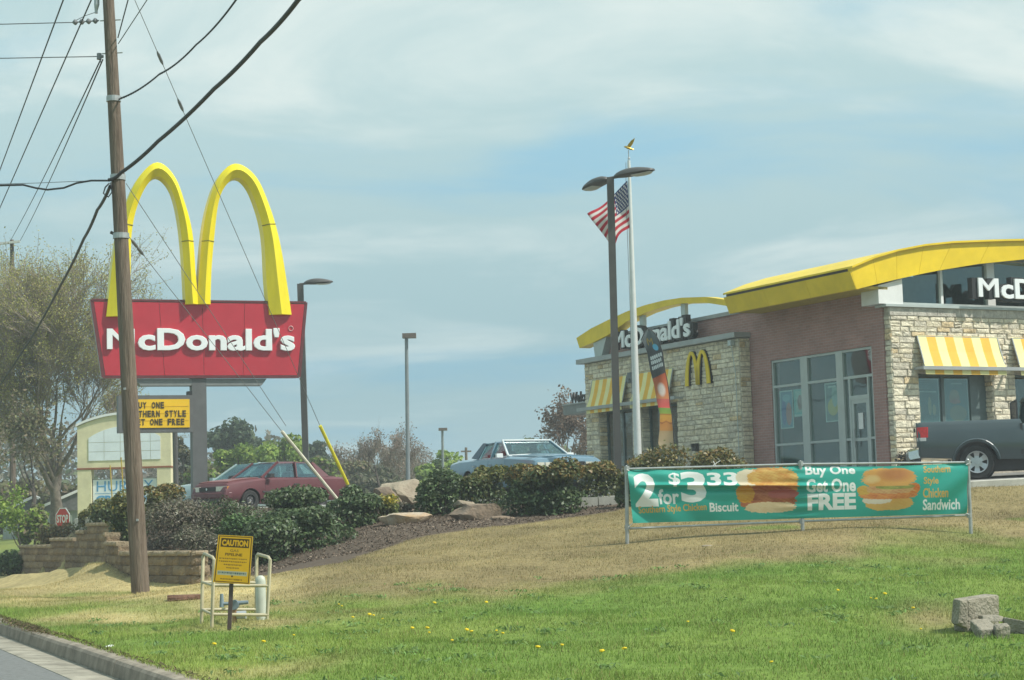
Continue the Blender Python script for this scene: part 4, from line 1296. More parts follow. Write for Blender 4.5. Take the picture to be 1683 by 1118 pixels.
# ================================================================== STOP SIGN
p = at(103, 853, 62.0); b = MB(); ro = R(38)
ss = thing('stop_sign', 'red octagonal stop sign with white letters beyond the stepped block wall', 'stop sign', (float(p[0]), float(p[1]), h1(p[0], p[1]) - .7), -ro)
zc = float(p[2]) - ss.location.z
oc = lambda r: [(r * math.cos(R(22.5 + 45 * k)) , zc + r * math.sin(R(22.5 + 45 * k))) for k in range(8)]
M_SWHITE = M('sign_white', (.78, .78, .76), rough=.4, var=.03); M_SRED = M('stop_red', (.58, .035, .02), rough=.35, var=.05)
b = MB(); b.prism(oc(.405), lambda x, z, t: (x, t, z), 0, .012); b.build('border', M_SWHITE, ss)
b = MB(); b.prism(oc(.365), lambda x, z, t: (x, t, z), -.006, -.001); b.build('plate', M_SRED, ss)
letters('STOP', lambda a, c, d: (-.30 + .60 * a, -.007 - d, zc - .13 + .27 * c), M_SWHITE, ss, depth=.004, bold=.03)
b = MB(); b.box(-.035, .035, .013, .07, -.4, zc + .3); b.build('post', M_GREYM, ss)

# ================================================================== UTILITY POLE, WIRES, GUYS
M_WOOD = M('weathered_pole', (0.105, 0.078, 0.058), rough=0.95, var=0.3, scale=5, bump=.8, bscale=14, spec=.15, stretch=(3.2, 3.2, .28), var2=(0.235, 0.19, 0.15))
PD = 33.0
P0_, P1_ = at(231, 978, PD), at(178, 0, PD)
gz0 = h1(P0_[0], P0_[1])
axis = (P1_ - P0_) / (P1_[2] - P0_[2])
pole_pt = lambda z: P0_ + axis * (z - P0_[2])
pl = thing('utility_pole', 'weathered brown wooden utility pole leaning slightly left at the roadside', 'utility pole', tuple(P0_[:2]) + (gz0,))
b = MB(); zs_ = np.linspace(gz0 - .5, 14.2, 40)
rings = []
for z in zs_:
    c = pole_pt(z); r_ = .165 - (z - gz0) * .0056
    rings.append([(c[0] - P0_[0] + r_ * math.cos(a) * (1 + .025 * math.sin(7 * a + z * .6)), c[1] - P0_[1] + r_ * math.sin(a) * (1 + .02 * math.sin(5 * a)), z - gz0) for a in np.linspace(0, 2 * math.pi, 20, endpoint=False)])
b.loft(rings); b.build('pole', M_WOOD, pl, smooth=True, sharp=40)


def rel(P): return tuple(np.asarray(P) - np.array([P0_[0], P0_[1], gz0]))


def on_pole(py, off=0.0):
    d0, d1 = 0.0, 14.0
    for _ in range(40):
        m = (d0 + d1) / 2
        if proj(pole_pt(m))[1][0] > py: d0 = m
        else: d1 = m
    return pole_pt(m)


M_INS = M('insulator_grey', (.16, .17, .18), rough=.35, var=.1); M_STEEL = M('galvanised_steel', (.40, .42, .42), rough=.45, metal=.5, var=.12, scale=8)
M_CABLE = M('black_cable', (.022, .024, .026), rough=.6, var=.1); M_WIRE = M('bare_wire', (.12, .13, .14), rough=.5, var=.1)
# strain insulator string, bracket, bands
a, c = at(163, 34, PD), at(119, 37, PD)
b = MB(); pr = []
for i in range(25):
    t = i / 24; pr.append((rel(a + (c - a) * t), .012 if i % 6 in (0, 1) else (.055 if i % 6 in (3, 4) else .035)))
b.tube([q[0] for q in pr], [q[1] for q in pr], 10); b.build('strain_insulator', M_INS, pl)
b = MB(); b.tube([rel(at(159, -8, PD)), rel(at(159, 8, PD)), rel(at(158, 18, PD)), rel(at(158, 22, PD))], [.05, .05, .028, .03], 8); b.build('bushing', M_STEEL, pl)
b = MB(); b.tube([rel(at(170, 93, PD)), rel(at(163, 93, PD))], .03, 8); b.tube([rel(at(163, 88, PD)), rel(at(163, 98, PD))], .045, 8); b.tube([rel(at(163, 96, PD)), rel(at(166, 103, PD))], .012, 6)
b.build('spool_insulator', M_INS, pl)
for py, r_ in ((163, .112), (292, .120), (388, .126)):
    q = on_pole(py); b = MB(); b.tube([rel(q - np.array([0, 0, .05])), rel(q + np.array([0, 0, .05]))], r_ + .022, 16); b.build('pole_band', M_STEEL, pl)
for py in (88, 34):
    q = on_pole(py); b = MB(); b.tube([rel(q + np.array([-.17, 0, 0])), rel(q + np.array([.21, 0, .01]))], .012, 6); b.build('through_bolt', M_STEEL, pl)
for py, s_ in ((855, 1), (640, -1)):
    q = on_pole(py); b = MB(); b.box(-.02, .02, -.19, -.15, -.02, .02); o = b.build('pole_tag', M_STEEL, pl); o.location = rel(q + np.array([.05 * s_, 0.01, 0]))
q = on_pole(384); b = MB(); b.tube([rel(q + np.array([-.19, 0, .03])), rel(q + np.array([-.13, 0, 0]))], .03, 6); b.build('clamp', M_DARK, pl)


def wire(name, label, cat, pts, r, mat=M_WIRE, sag=0.0, n=16, group='overhead lines at the utility pole', twist=0, extra=None, taper=None):
    """pts: world points; straight runs between them with sag"""
    P = [np.asarray(p, float) for p in pts]; out = []
    for i, (a, c) in enumerate(zip(P, P[1:])):
        for k in range(n if i < len(P) - 2 else n + 1):
            t = k / n; out.append(a + (c - a) * t - np.array([0, 0, sag * 4 * t * (1 - t)]))
    o0 = out[0]; b = MB()
    b.tube([tuple(q - o0) for q in out], r, 6)
    if twist:
        m = []
        for k in range(len(out) * 6):
            t = k / (len(out) * 6 - 1) * (len(out) - 1); i = min(int(t), len(out) - 2); q = out[i] + (out[i + 1] - out[i]) * (t - i)
            m.append(tuple(q - o0 + np.array([.9 * r * math.cos(k * 1.1), .9 * r * math.sin(k * 1.1), 1.2 * r * math.sin(k * 1.1 + 1)])))
        b.tube(m, r * .75, 5)
    o = b.build(name, mat, None, smooth=True); o.location = tuple(o0)
    tag(o, label, cat, group)
    if extra: extra(o, out, o0)
    return o


wire('power_line', 'upper of two parallel wires descending at the far upper left, outer one', 'power line', [at(131, -75, 26), at(104, 0, 29), at(-60, 440, 62)], .012, M_CABLE)
wire('power_line', 'wire descending just left of the strain insulator, inner of two parallel wires', 'power line', [at(178, -75, 26), at(150, 0, 29), at(-60, 478, 64)], .012, M_CABLE)
fp = at(17, 396, 92)
wire('power_line', 'steep wire from the spool insulator down to the far crossarm, left one', 'power line', [at(165, 99, PD), fp], .013, M_CABLE, sag=.12)
wire('power_line', 'steep wire beside it from the pole side to the far crossarm, right one', 'power line', [at(169, 98, PD), at(33, 396, 92)], .013, M_CABLE, sag=.16)
wire('power_line', 'level wire pulling left from the end of the strain insulator', 'power line', [at(119, 37, PD), at(0, 40, PD), at(-240, 46, PD)], .009)
wire('power_line', 'level wire pulling left from the spool insulator below it', 'power line', [at(163, 93, PD), at(0, 96, PD), at(-240, 102, PD)], .009)
wire('power_line', 'short wire rising steeply right from behind the pole top', 'power line', [on_pole(60) + np.array([.12, .1, 0]), at(211, -2, 30), at(245, -90, 26)], .011, M_CABLE)
wire('power_line', 'wire rising at a flatter slant right from behind the pole top', 'power line', [on_pole(70) + np.array([.12, .1, 0]), at(243, -2, 30), at(330, -110, 25)], .009)
wire('power_line', 'thin loop of wire from the bushing to the level upper wire', 'power line', [at(158, 20, PD), at(140, 26, PD), at(122, 35, PD)], .006)
wire('service_cable', 'twisted service cable rising right from the white band on the pole', 'cable', [at(195, 163, PD), at(262, 122, 31), at(322, 74, 29), at(390, -3, 26.5), at(470, -110, 24)], .016, M_CABLE, sag=.05, twist=1)
wire('telephone_cable', 'thick black cable rising right from the pole above the yellow arches', 'cable', [at(178, 296, PD - .15), at(199, 284, PD - .2), at(260, 232, 31), at(352, 146, 28), at(428, 69, 25.5), at(490, 0, 23.2), at(590, -120, 20)], .033, M_CABLE, sag=.03)
wire('telephone_cable', 'thick black cable hanging from the pole down left across the big tree', 'cable', [at(181, 306, PD - .15), at(160, 345, 35), at(138, 392, 38), at(100, 468, 44), at(50, 558, 53), at(-60, 720, 70)], .030, M_CABLE, sag=.04)
wire('telephone_cable', 'slack black cable waving level to the left from the pole', 'cable', [at(178, 297, PD - .1), at(150, 297, PD), at(126, 301, PD), at(105, 309, PD), at(78, 312, PD), at(58, 309, PD), at(38, 304, PD), at(0, 305, PD), at(-120, 312, PD)], .018, M_CABLE, n=6)
wire('telephone_cable', 'thin grey messenger wire just above the slack cable', 'cable', [at(178, 296, PD), at(60, 301, PD), at(-120, 306, PD)], .006)
b = MB(); pts_ = [at(*q, PD - .2) for q in ((182, 300), (184, 316), (178, 324), (170, 318), (173, 308), (180, 301))]
b.tube([tuple(q - pts_[0]) for q in pts_], .014, 6); o = b.build('cable_loop', M_CABLE, None, smooth=True, loc=tuple(pts_[0])); tag(o, 'small black loop of cable hanging at the left of the pole below the clamps', 'cable')


def guy(label, p_top, p_g0, p_g1, D0, D1, mat, beads=(), dtop=PD):
    A = on_pole(p_top) + np.array([.12, .12, 0]) if not isinstance(p_top, tuple) else at(*p_top)
    G0, G1 = at(*p_g0, D0), at(*p_g1, D1)
    d = (G1 - G0) / np.linalg.norm(G1 - G0)
    gzz = h1(G1[0], G1[1]); G2 = G1 + d * max(0, (G1[2] - gzz + .15) / max(.2, -d[2]))
    r_ = thing('guy_wire', label, 'guy wire', tuple(G1), 0, 'guy wires of the utility pole')
    b = MB(); b.tube([tuple(A - G1), tuple(G0 - G1)] , .007, 5); b.build('strand', M('guy_strand', (.24, .25, .25), rough=.5, metal=.3), r_)
    for t in beads:
        q = A + (G0 - A) * t; dd = (G0 - A) / np.linalg.norm(G0 - A)
        b = MB(); b.tube([tuple(q - G1 - dd * .16), tuple(q - G1 - dd * .08), tuple(q - G1 + dd * .08), tuple(q - G1 + dd * .16)], [.012, .032, .032, .012], 8); b.build('guy_insulator', M_INS, r_)
    if mat is not None:
        b = MB(); b.tube([tuple(G0 - G1), tuple(G2 - G1)], .040, 8); b.build('guard', mat, r_)


guy('guy wire ending in a pale white plastic guard in front of the red car', 388, (463, 709), (552, 818), 41.3, 42.6, M('guard_white', (.66, .63, .5), rough=.5, var=.1), (.03, .06))
guy('guy wire ending in a bright yellow plastic guard behind the red car trunk', (191, -70, 33), (526, 700), (579, 812), 42.2, 43.3, M('guard_yellow', (.75, .66, .04), rough=.5, var=.08), (.18, .27))
guy('bare guy wire between the other two with no guard showing', 300, (470, 700), (545, 822), 41.9, 42.9, None, ())

# distant pole end with pale crossarm at the far left
dp = thing('utility_pole', 'distant pole top with pale crossarm among the branches at the far left', 'utility pole', (float(fp[0]), float(fp[1]) + .3, h1(fp[0], fp[1])))
zz = float(fp[2]) - dp.location.z
b = MB(); b.tube([(0, 0, -.5), (0, 0, zz + .1)], [.17, .10], 10); b.build('pole', M_WOOD, dp)
b = MB(); b.bar((-2.2, -.15, zz - .25), (.45, -.15, zz - .02), .12); b.build('crossarm', M('pale_arm', (.55, .56, .52), rough=.7), dp)
b = MB(); b.tube([(.1, -.15, zz - .3), (-.1, -.1, zz - 1.6), (-.3, -.1, zz - 2.6), (-.9, -.1, zz - 3.3), (-2.5, -.1, zz - 4.0)], .05, 6); b.build('riser_cable', M_CABLE, dp)
# small far pole beside the blue car's roof
p = at(766, 742, 140); dp2 = thing('utility_pole', 'tiny far utility pole beside the green bushes behind the blue sedan', 'utility pole', (float(p[0]), float(p[1]), h1(p[0], p[1])))
zz = float(p[2]) - dp2.location.z
b = MB(); b.tube([(0, 0, -.5), (0, 0, zz + .3)], [.14, .1], 8); b.build('pole', M_WOOD, dp2)
b = MB(); b.bar((-.4, 0, zz), (.4, 0, zz), .12); b.build('crossarm', M_WOOD, dp2)

# ================================================================== LAMP POSTS
M_LAMP = M('lamp_bronze', (.075, .072, .068), rough=.5, var=.1, scale=3); M_LENS = M('lamp_lens', (.50, .52, .50), rough=.25, var=.05)
M_LGREY = M('lamp_pole_grey', (.20, .23, .235), rough=.5, var=.08, scale=3)


def cobra_head(par, base, dirv, L, w, tilt=0.0, mat=M_LAMP):
    """shoebox-oval head: body, glass"""
    d = Vector(dirv).normalized(); sd = Vector((-d.y, d.x, 0)); b = MB(); rg = []
    for i in range(13):
        t = i / 12; k = max(.06, math.sin(math.pi * (t * .93 + .035)) ** .55); x = .12 + L * t
        top = .17 * k * (1.15 - .5 * t); bot = -.05 * k
        rg.append([tuple(Vector(base) + d * x + sd * (w / 2 * k * math.cos(a)) + Vector((0, 0, (top if math.sin(a) > 0 else -bot) * math.sin(a) + tilt * x))) for a in np.linspace(0, 2 * math.pi, 14, endpoint=False)])
    b.loft(rg); h = b.build('lamp_head', mat, par, smooth=True, sharp=60)
    b = MB(); b.loft([[tuple(Vector(base) + d * (.12 + L * t) + sd * (w / 2 * .8 * k * math.cos(a)) + Vector((0, 0, -.052 * k - .02 * max(0, -math.sin(a)) + tilt * (.12 + L * t)))) for a in np.linspace(0, 2 * math.pi, 12, endpoint=False)] for t, k in ((.42, .5), (.5, .9), (.7, 1), (.85, .85), (.93, .5))])
    b.build('lens', M_LENS, h)
    b = MB(); b.tube([tuple(Vector(base) + d * -.05), tuple(Vector(base) + d * .25 + Vector((0, 0, tilt * .25)))], .035, 6); b.build('arm', mat, par)


def lamp_post(name, label, ptop, pbot, D, half, mat, group='parking lot lamp posts', square=True):
    A, B_ = at(*ptop, D), at(*pbot, D); g = h1(A[0], A[1]); g = float(z_lot(A[0], A[1])) if in_poly(A[0], A[1], LOT) else g
    t = thing(name, label, 'lamp post', (float(B_[0]), float(B_[1]), g), 0, group)
    top = np.array([A[0] - B_[0], 0, A[2] - g]); b = MB()
    if square: b.bar((0, 0, -.3), tuple(top), half * 2, half * 2)
    else: b.tube([(0, 0, -.3), tuple(top)], [half * 1.1, half * .85], 12)
    b.build('pole', mat, t)
    b = MB(); b.box(-half * 1.7, half * 1.7, -half * 1.7, half * 1.7, -.05, .45); b.build('pole_base', M_CONC, t)
    return t, top


t, top = lamp_post('lamp_post', 'tall dark lamp post with two oval heads in front of the flagpole', (1003, 292), (1014.5, 760), 44.0, .085, M_LAMP)
cobra_head(t, top + np.array([.0, -.02, -.02]), (1, -.55, 0), 1.05, .46, .06); cobra_head(t, top + np.array([0, .02, -.02]), (-.62, .9, 0), .95, .46, -.10)
t, top = lamp_post('lamp_post', 'dark lamp post with one oval head behind the red sign board', (493.5, 467), (504, 752), 62.0, .10, M_LAMP)
cobra_head(t, top + np.array([.02, 0, .0]), (1, -.15, 0), 1.0, .44, .02)
t, top = lamp_post('lamp_post', 'slender grey lamp post with small box head left of the boulders', (668, 556), (670, 785), 75.0, .085, M_LGREY, square=False)
b = MB(); b.box(-.16, .40, -.2, .2, 0, .19); b.build('lamp_head', M('box_lamp_brown', (.14, .11, .09), rough=.5), t, loc=tuple(top))
t, top = lamp_post('lamp_post', 'small far lamp post with box head left of the blue sedan', (727, 708), (727.5, 770), 110.0, .085, M_LGREY, square=False)
b = MB(); b.box(-.22, .3, -.2, .2, 0, .16); b.build('lamp_head', M('box_lamp_brown', (.14, .11, .09), rough=.5), t, loc=tuple(top))
A, B_ = at(287, 700, 70), at(290, 800, 70); g = h1(B_[0], B_[1])
b = MB(); b.tube([(0, 0, -.3), (A[0] - B_[0], 0, A[2] - g + 1.0)], .10, 10); t = thing('lamp_post', 'plain dark pole rising behind the right pillar of the cream sign', 'lamp post', (float(B_[0]), float(B_[1]), g), 0, 'parking lot lamp posts'); b.build('pole', M_LAMP, t)
b = MB(); b.box(-.15, .15, -.15, .15, -.1, .3); b.build('pole_base', M_CONC, t)

# ================================================================== FLAGPOLE AND FLAG
FD = 48.0; A, B_ = at(1033.5, 264, FD), at(1048, 745, FD); g = float(z_lot(B_[0], B_[1]))
fl = thing('flagpole', 'tall white flagpole topped by a golden eagle', 'flagpole', (float(B_[0]), float(B_[1]), g))
top = np.array([A[0] - B_[0], 0, A[2] - g]); b = MB(); b.tube([(0, 0, -.2), tuple(top * .5), tuple(top)], [.105, .085, .04], 14); b.build('pole', M('pole_white', (.66, .68, .66), rough=.35, var=.04, metal=.2), fl, smooth=True, sharp=50)
b = MB(); b.tube([tuple(top), tuple(top + np.array([0, 0, .28]))], .012, 6); b.blob(tuple(top + np.array([0, 0, .06])), (.05, .05, .05), 1, 1, 0); b.build('spindle', M_STEEL, fl)
b = MB(); e = top + np.array([0, 0, .34]); es = .72
b.loft([[tuple(e + es * np.array([x, r_ * math.cos(a), z + r_ * math.sin(a)])) for a in np.linspace(0, 2 * math.pi, 8, endpoint=False)] for x, z, r_ in ((-.16, .04, .012), (-.12, .05, .03), (-.05, .02, .055), (.05, -.02, .05), (.14, -.05, .035), (.2, -.06, .01))])
for s_ in (-1, 1):
    b.loft([[tuple(e + es * np.array([x + w * c_ + .18 * t, s_ * (.02 + .10 * t), z + .018 * s2])) for c_, s2 in ((-1, 0), (0, 1), (1, 0), (0, -1))] for t, x, z, w in ((0, 0, .02, .07), (.45, .0, .14, .08), (.8, .02, .26, .055), (1, .05, .33, .012))])
b.build('eagle', M('gilded_eagle', (.52, .36, .06), rough=.35, metal=.7, var=.1), fl)
b = MB(); hp = at(1030.5, 296, FD); b.tube([tuple(top - np.array([.08, .0, .05])), (top[0] - .11, 0, top[2] - 1.0), (.1 * 0 + top[0] * .75 - .10, -.1, top[2] * .55), (-.13, -.1, 1.2)], .007, 5); b.build('halyard', M_WIRE, fl)
cv = Canvas(190, 100, (.62, .60, .57))
for k in range(0, 13, 2): cv.rect(-.1, 1.1, k / 13, (k + 1) / 13, (.42, .022, .04))
cv.rect(-.1, .40, -.1, 7 / 13, (.02, .035, .13))
for r_ in range(9):
    for c_ in range(6 if r_ % 2 == 0 else 5): cv.ell((.033 + c_ * .067) if r_ % 2 == 0 else .067 + c_ * .067, (r_ + 1) * .054 - .0, .017, .024, (.62, .6, .57))
h0, h1_ = at(1031, 297, FD - .05), at(1035, 374, FD - .05)
def flag_fn(a, c):
    ax = (h1_ - h0)[None] * c[:, None]
    dx = -1.02 * a * (1 - .46 * c) + .10 * a * np.sin(5 * a + 3 * c); dz = -.86 * a * (1 - .52 * c) - .10 * a * a + .05 * np.sin(7 * a) * a
    dy = .34 * np.sin(5.2 * a + 2.4 * c) * a ** .8 + .12 * np.sin(11 * a - 3 * c) * a
    return ax + np.c_[dx, dy, dz]
o = cv.mesh('flag', flag_fn, M_attr('flag_cloth', rough=.8, var=.05, trans=.35), None); o.location = tuple(h0)
tag(o, 'red white and blue striped flag with stars drooping from the flagpole', 'flag')

# ================================================================== FEATHER BANNER
FT = np.array([(541, 1064, 1068), (546, 1060, 1074), (559, 1056, 1082), (570, 1060, 1085), (579, 1064, 1088), (609, 1069, 1092), (632, 1074.6, 1097), (656, 1078.5, 1100), (668, 1081, 1101), (680, 1084, 1104), (707, 1084, 1106), (727, 1082, 1107), (737, 1084, 1108)], float)
FBD = 46.5
cv = Canvas(60, 200, (.055, .065, .068))
Yp = 541 + cv.Y * 196
def band(y0, y1, c0, c1):
    t = np.clip((Yp - y0) / (y1 - y0), 0, 1); mk = ((Yp >= y0) & (Yp < y1)).astype(float); cv.put(mk, np.asarray(c0)[None, None] * (1 - t[..., None]) + np.asarray(c1)[None, None] * t[..., None])
band(541, 575, (.17, .21, .22), (.07, .08, .085)); band(575, 618, (.07, .08, .085), (.06, .065, .065))
sl = (cv.X - .5) * 10
mk = ((Yp > 618 - sl) & (Yp < 657)).astype(float); t = np.clip((Yp - 618) / 38, 0, 1)[..., None]; cv.put(mk, np.array([.45, .10, .04]) * (1 - t) + np.array([.60, .24, .10]) * t)
cv.ell(.5, (641 - 541) / 196, .34, .065, (.66, .58, .52), soft=.7)
band(656, 670, (.52, .12, .10), (.62, .10, .09)); band(670, 680, (.16, .30, .06), (.22, .30, .05)); band(680, 694, (.52, .30, .05), (.55, .26, .05)); band(694, 708, (.46, .20, .05), (.5, .24, .07)); band(708, 738, (.42, .30, .16), (.52, .42, .27))
cv.put((np.abs(Yp - 694 - 1.5 * np.sin(cv.X * 9)) < 1.2).astype(float) * .7, (.25, .08, .03)); cv.put((np.abs(Yp - 681) < 1.2).astype(float) * .6, (.3, .1, .03))
cv.text('M', .28, .62, .075, .135, (.42, .30, .06), bold=.0)
cv.ell(.68, (571 - 541) / 196, .17, .028, (.12, .42, .62))
g_ = random.Random(5)
for k, yy in enumerate((583, 591, 599.5)):
    x = .16
    while x < .86:
        w = g_.uniform(.07, .12); y0 = (yy - (x - .5) * 9 - 541) / 196; cv.rect(x, x + w, y0, y0 + .030, (.62, .66, .66)); x += w + .025
fb0 = at(1098, 740, FBD); gfb = h1(fb0[0], fb0[1]) if not in_poly(fb0[0], fb0[1], LOT) else float(z_lot(fb0[0], fb0[1]))
fth = thing('feather_banner', 'tall feather banner printed with a drink and burger in front of the stone wing', 'banner', (float(fb0[0]), float(fb0[1]), gfb))
_E = np.array([[at(l, y, FBD) - fb0 + np.array([0, 0, fb0[2] - gfb]), at(r_, y, FBD) - fb0 + np.array([0, 0, fb0[2] - gfb])] for y, l, r_ in FT])
def feather_fn(a, c):
    t = (FT[:, 0] - 541) / 196
    Lp = np.stack([np.interp(c, t, _E[:, 0, k]) for k in range(3)], 1); Rp = np.stack([np.interp(c, t, _E[:, 1, k]) for k in range(3)], 1)
    P = Lp + (Rp - Lp) * a[:, None]; P[:, 1] += .10 * np.sin(a * 2.6 + c * 7) * (1 - .3 * c); return P
cv.mesh('sail', feather_fn, M_attr('banner_cloth', rough=.7, var=.04, trans=.2), fth)
b = MB(); b.tube([(.36, .05, -.2)] + [tuple(_E[i, 1] + np.array([.02, .09, .0])) for i in range(len(FT) - 1, -1, -1)] + [tuple(_E[0, 0] + np.array([-.05, .1, -.04])), tuple(_E[2, 0] + np.array([-.03, .1, 0]))], .014, 6); b.build('pole', M_DARK, fth)

# ================================================================== PIPE FRAME AND TEAL BANNER
BD = 31.0
pts3 = [((1029.5, 768), (1030.5, 893)), ((1315.5, 760), (1319, 870)), ((1590.5, 757), (1594.5, 854))]
bp0 = at(1319, 870, BD)
fr = thing('banner_stand', 'low galvanised pipe frame of three posts and rails on the grass bank', 'banner frame', (float(bp0[0]), float(bp0[1]), h1(bp0[0], bp0[1])))
o3 = np.array(fr.location)
for a, c in pts3:
    A, C_ = at(*a, BD) - o3, at(*c, BD) - o3; g = h1(C_[0] + o3[0], C_[1] + o3[1]) - o3[2]
    b = MB(); b.tube([(C_[0], C_[1], min(g, C_[2]) - .2), tuple(A), tuple(A + np.array([0, 0, .03]))], [.032, .032, .012], 10); b.build('post', M_STEEL, fr)
for k, (q0, q1, q2) in enumerate((((1030, 771), (1316, 763), (1591, 760)), ((1031, 869), (1318, 857), (1593, 847)))):
    P_ = [at(*q, BD + .01) - o3 for q in (q0, q1, q2)]
    for u, w in ((0, 1), (1, 2)):
        b = MB(); b.tube([tuple(P_[u]), tuple(P_[w])], .019, 8); b.build('rail', M_STEEL, fr)
for (px_, py_) in ((1030, 770), (1316, 762), (1591, 760), (1031, 867), (1318, 857), (1593, 847)):
    b = MB(); q = at(px_, py_, BD) - o3; b.tube([tuple(q + np.array([0, 0, -.04])), tuple(q + np.array([0, 0, .04]))], .045, 8); b.build('pipe_fitting', M_STEEL, fr)

TEAL = (.032, .36, .29)
cv = Canvas(1200, 200, TEAL)
WHT, ORG = (.76, .79, .77), (.60, .36, .08)
bu = lambda px: (px - 1031) / 559.0
bv = lambda px, py: (py - (771 - 10.5 * (px - 1031) / 559)) / (89 - 5 * (px - 1031) / 559)
def tx(t, x0, x1, y0, y1, col, bold=.06, **k): cv.text(t, bu(x0), bu(x1), bv((x0 + x1) / 2, y0), bv((x0 + x1) / 2, y1), col, bold, **k)
tx('2', 1039, 1077, 778, 833, WHT, .045); tx('for', 1077.5, 1112, 804, 829, WHT, .025); tx('$', 1097, 1116, 776, 800, WHT, .03)
tx('3', 1116, 1158, 773, 826, WHT, .04); tx('33', 1160, 1211, 775, 799, WHT, .035)
tx('Southern Style Chicken', 1043, 1156, 831, 846, ORG, .02, skew=-.03); tx('Biscuit', 1161, 1209, 826, 841, WHT, .025)
tx('Buy One', 1323, 1405, 763, 785, WHT, .03); tx('Get One', 1323, 1405, 787, 809, WHT, .03); tx('FREE', 1324, 1405, 811, 838, WHT, .045)
tx('Southern', 1517, 1562, 764, 777, ORG, .025); tx('Style', 1517, 1542, 784, 799, ORG, .025); tx('Chicken', 1516, 1558, 802, 818, ORG, .025); tx('Sandwich', 1516, 1578, 820, 838, WHT, .025)
# printed food: biscuit with crisp chicken, round bun sandwich
N1, N2 = cv.noise(4, 26, 9), cv.noise(8, 60, 14)
def food(cx_, cy_, rx, ry, c0, c1, p=2.4, y0=-9, y1=9, nz=.35, soft=.1, vgrad=0.0):
    t = np.clip(.5 + nz * (N1 * .6 + N2 * .4) + vgrad * (cv.Y - bv(cx_, cy_)), 0, 1)[..., None]
    cv.ell(bu(cx_), bv(cx_, cy_), rx / 559 * (1 + .05 * N1 + .05 * N2), ry / 88 * (1 + .06 * N2 + .05 * N1), np.asarray(c0)[None, None] * (1 - t) + np.asarray(c1)[None, None] * t, p, y0, y1, soft)
food(1262, 796, 48, 30, (.42, .14, .03), (.62, .37, .10), 3.0)
food(1228, 785, 20, 16, (.62, .52, .35), (.66, .60, .46), 2.2, nz=.2)
food(1268, 785, 42, 15, (.50, .22, .04), (.62, .42, .12), 2.6, nz=.6)
food(1258, 818, 50, 20, (.30, .075, .03), (.46, .17, .07), 2.8, nz=.6)
food(1222, 812, 16, 15, (.50, .20, .02), (.62, .36, .05), 2.2)
food(1262, 834, 42, 9, (.60, .42, .22), (.66, .56, .36), 2.6, nz=.3)
food(1285, 812, 26, 8, (.36, .08, .06), (.44, .12, .08), 2.2)
food(1459, 827, 41, 12, (.60, .32, .08), (.66, .42, .13), 2.8, vgrad=2)
food(1440, 822, 24, 7, (.64, .56, .44), (.66, .6, .5), 2.2, nz=.2)
food(1459, 811, 50, 10, (.52, .16, .05), (.64, .28, .08), 3.0, nz=.8)
food(1500, 802, 12, 9, (.50, .12, .03), (.6, .26, .05), 2, nz=.6); food(1418, 806, 12, 8, (.50, .30, .06), (.58, .36, .07), 2, nz=.6)
food(1462, 803, 40, 9, (.46, .22, .09), (.56, .36, .15), 2.6, nz=.7)
food(1470, 800, 34, 4.5, (.18, .20, .05), (.30, .30, .07), 2.4, nz=.7)
food(1459, 785, 44, 19, (.54, .24, .05), (.62, .36, .10), 2.4, y1=bv(1459, 799), nz=.15)
food(1470, 780, 34, 14, (.40, .15, .05), (.50, .22, .07), 2.2, nz=.1, soft=.9)
food(1432, 788, 16, 9, (.60, .42, .17), (.62, .45, .2), 2, nz=.1, soft=.9)
# white hem
T4 = [at(1031, 771, BD - .03), at(1590, 760.5, BD - .03), at(1588.5, 844.5, BD - .03), at(1040, 860, BD - .03)]
def ban_fn(a, c):
    P = (T4[0][None] * ((1 - a) * (1 - c))[:, None] + T4[1][None] * (a * (1 - c))[:, None] + T4[2][None] * (a * c)[:, None] + T4[3][None] * ((1 - a) * c)[:, None])
    # pull of the ties: creases from the corners, a long horizontal fold, belly
    fold = .085 * np.exp(-((c - .34 - .16 * (a - .25)) / .035) ** 2) * smooth01(a / .12) * smooth01((.66 - a) / .16)
    fold2 = -.06 * np.exp(-((c - .40 - .16 * (a - .25)) / .06) ** 2) * smooth01(a / .12) * smooth01((.66 - a) / .16)
    cr = .036 * np.sin((c - (1 - a) * 5.5) * 9) * np.exp(-(1 - a) * 9) + .042 * np.sin((c * 1.0 - a * 6) * 8) * np.exp(-a * 11)
    rip = .010 * np.sin(c * 34) * np.exp(-((a - .5) / .05) ** 2) + .016 * np.sin(a * 23 + 3 * c) * np.sin(c * 3.14)
    top = .05 * np.exp(-(c / .07) ** 2) * (.5 + .5 * np.sin(a * 12.5 + 1))
    P[:, 1] -= fold + fold2 + cr + rip + .05 * np.sin(np.pi * c) - top
    P[:, 2] -= .035 * np.exp(-(c / .1) ** 2) * (np.abs(np.sin(a * np.pi * 2)))
    return P - T4[0]
o = cv.mesh('vinyl_banner', ban_fn, M_attr('vinyl_print', rough=.42, spec=.4, var=.03, trans=.15), None)
o.location = tuple(T4[0]); tag(o, 'long teal vinyl banner with white offer lettering and two sandwiches stretched on a pipe frame', 'banner')
tie = MB()
for (q0, q1) in (((1030, 772), (1034, 774)), ((1172, 765), (1184, 757)), ((1176, 765), (1172, 758)), ((1032, 867), (1042, 858)), ((1592, 762), (1588, 764)), ((1593, 846), (1586, 843))):
    P_ = [at(*q, BD - .05) - np.array(o.location) for q in (q0, q1)]; tie = MB(); tie.tube([tuple(P_[0]), tuple(P_[1])], .007, 5); tie.build('tie', M_WHITE, o)

# ================================================================== VEHICLES
def M_paint(name, col, rough=.3, coat=.6, var=.04, metal=0.0):
    return M(name, col, rough=rough, metal=metal, var=var, scale=1.6, spec=.5, coat=coat)


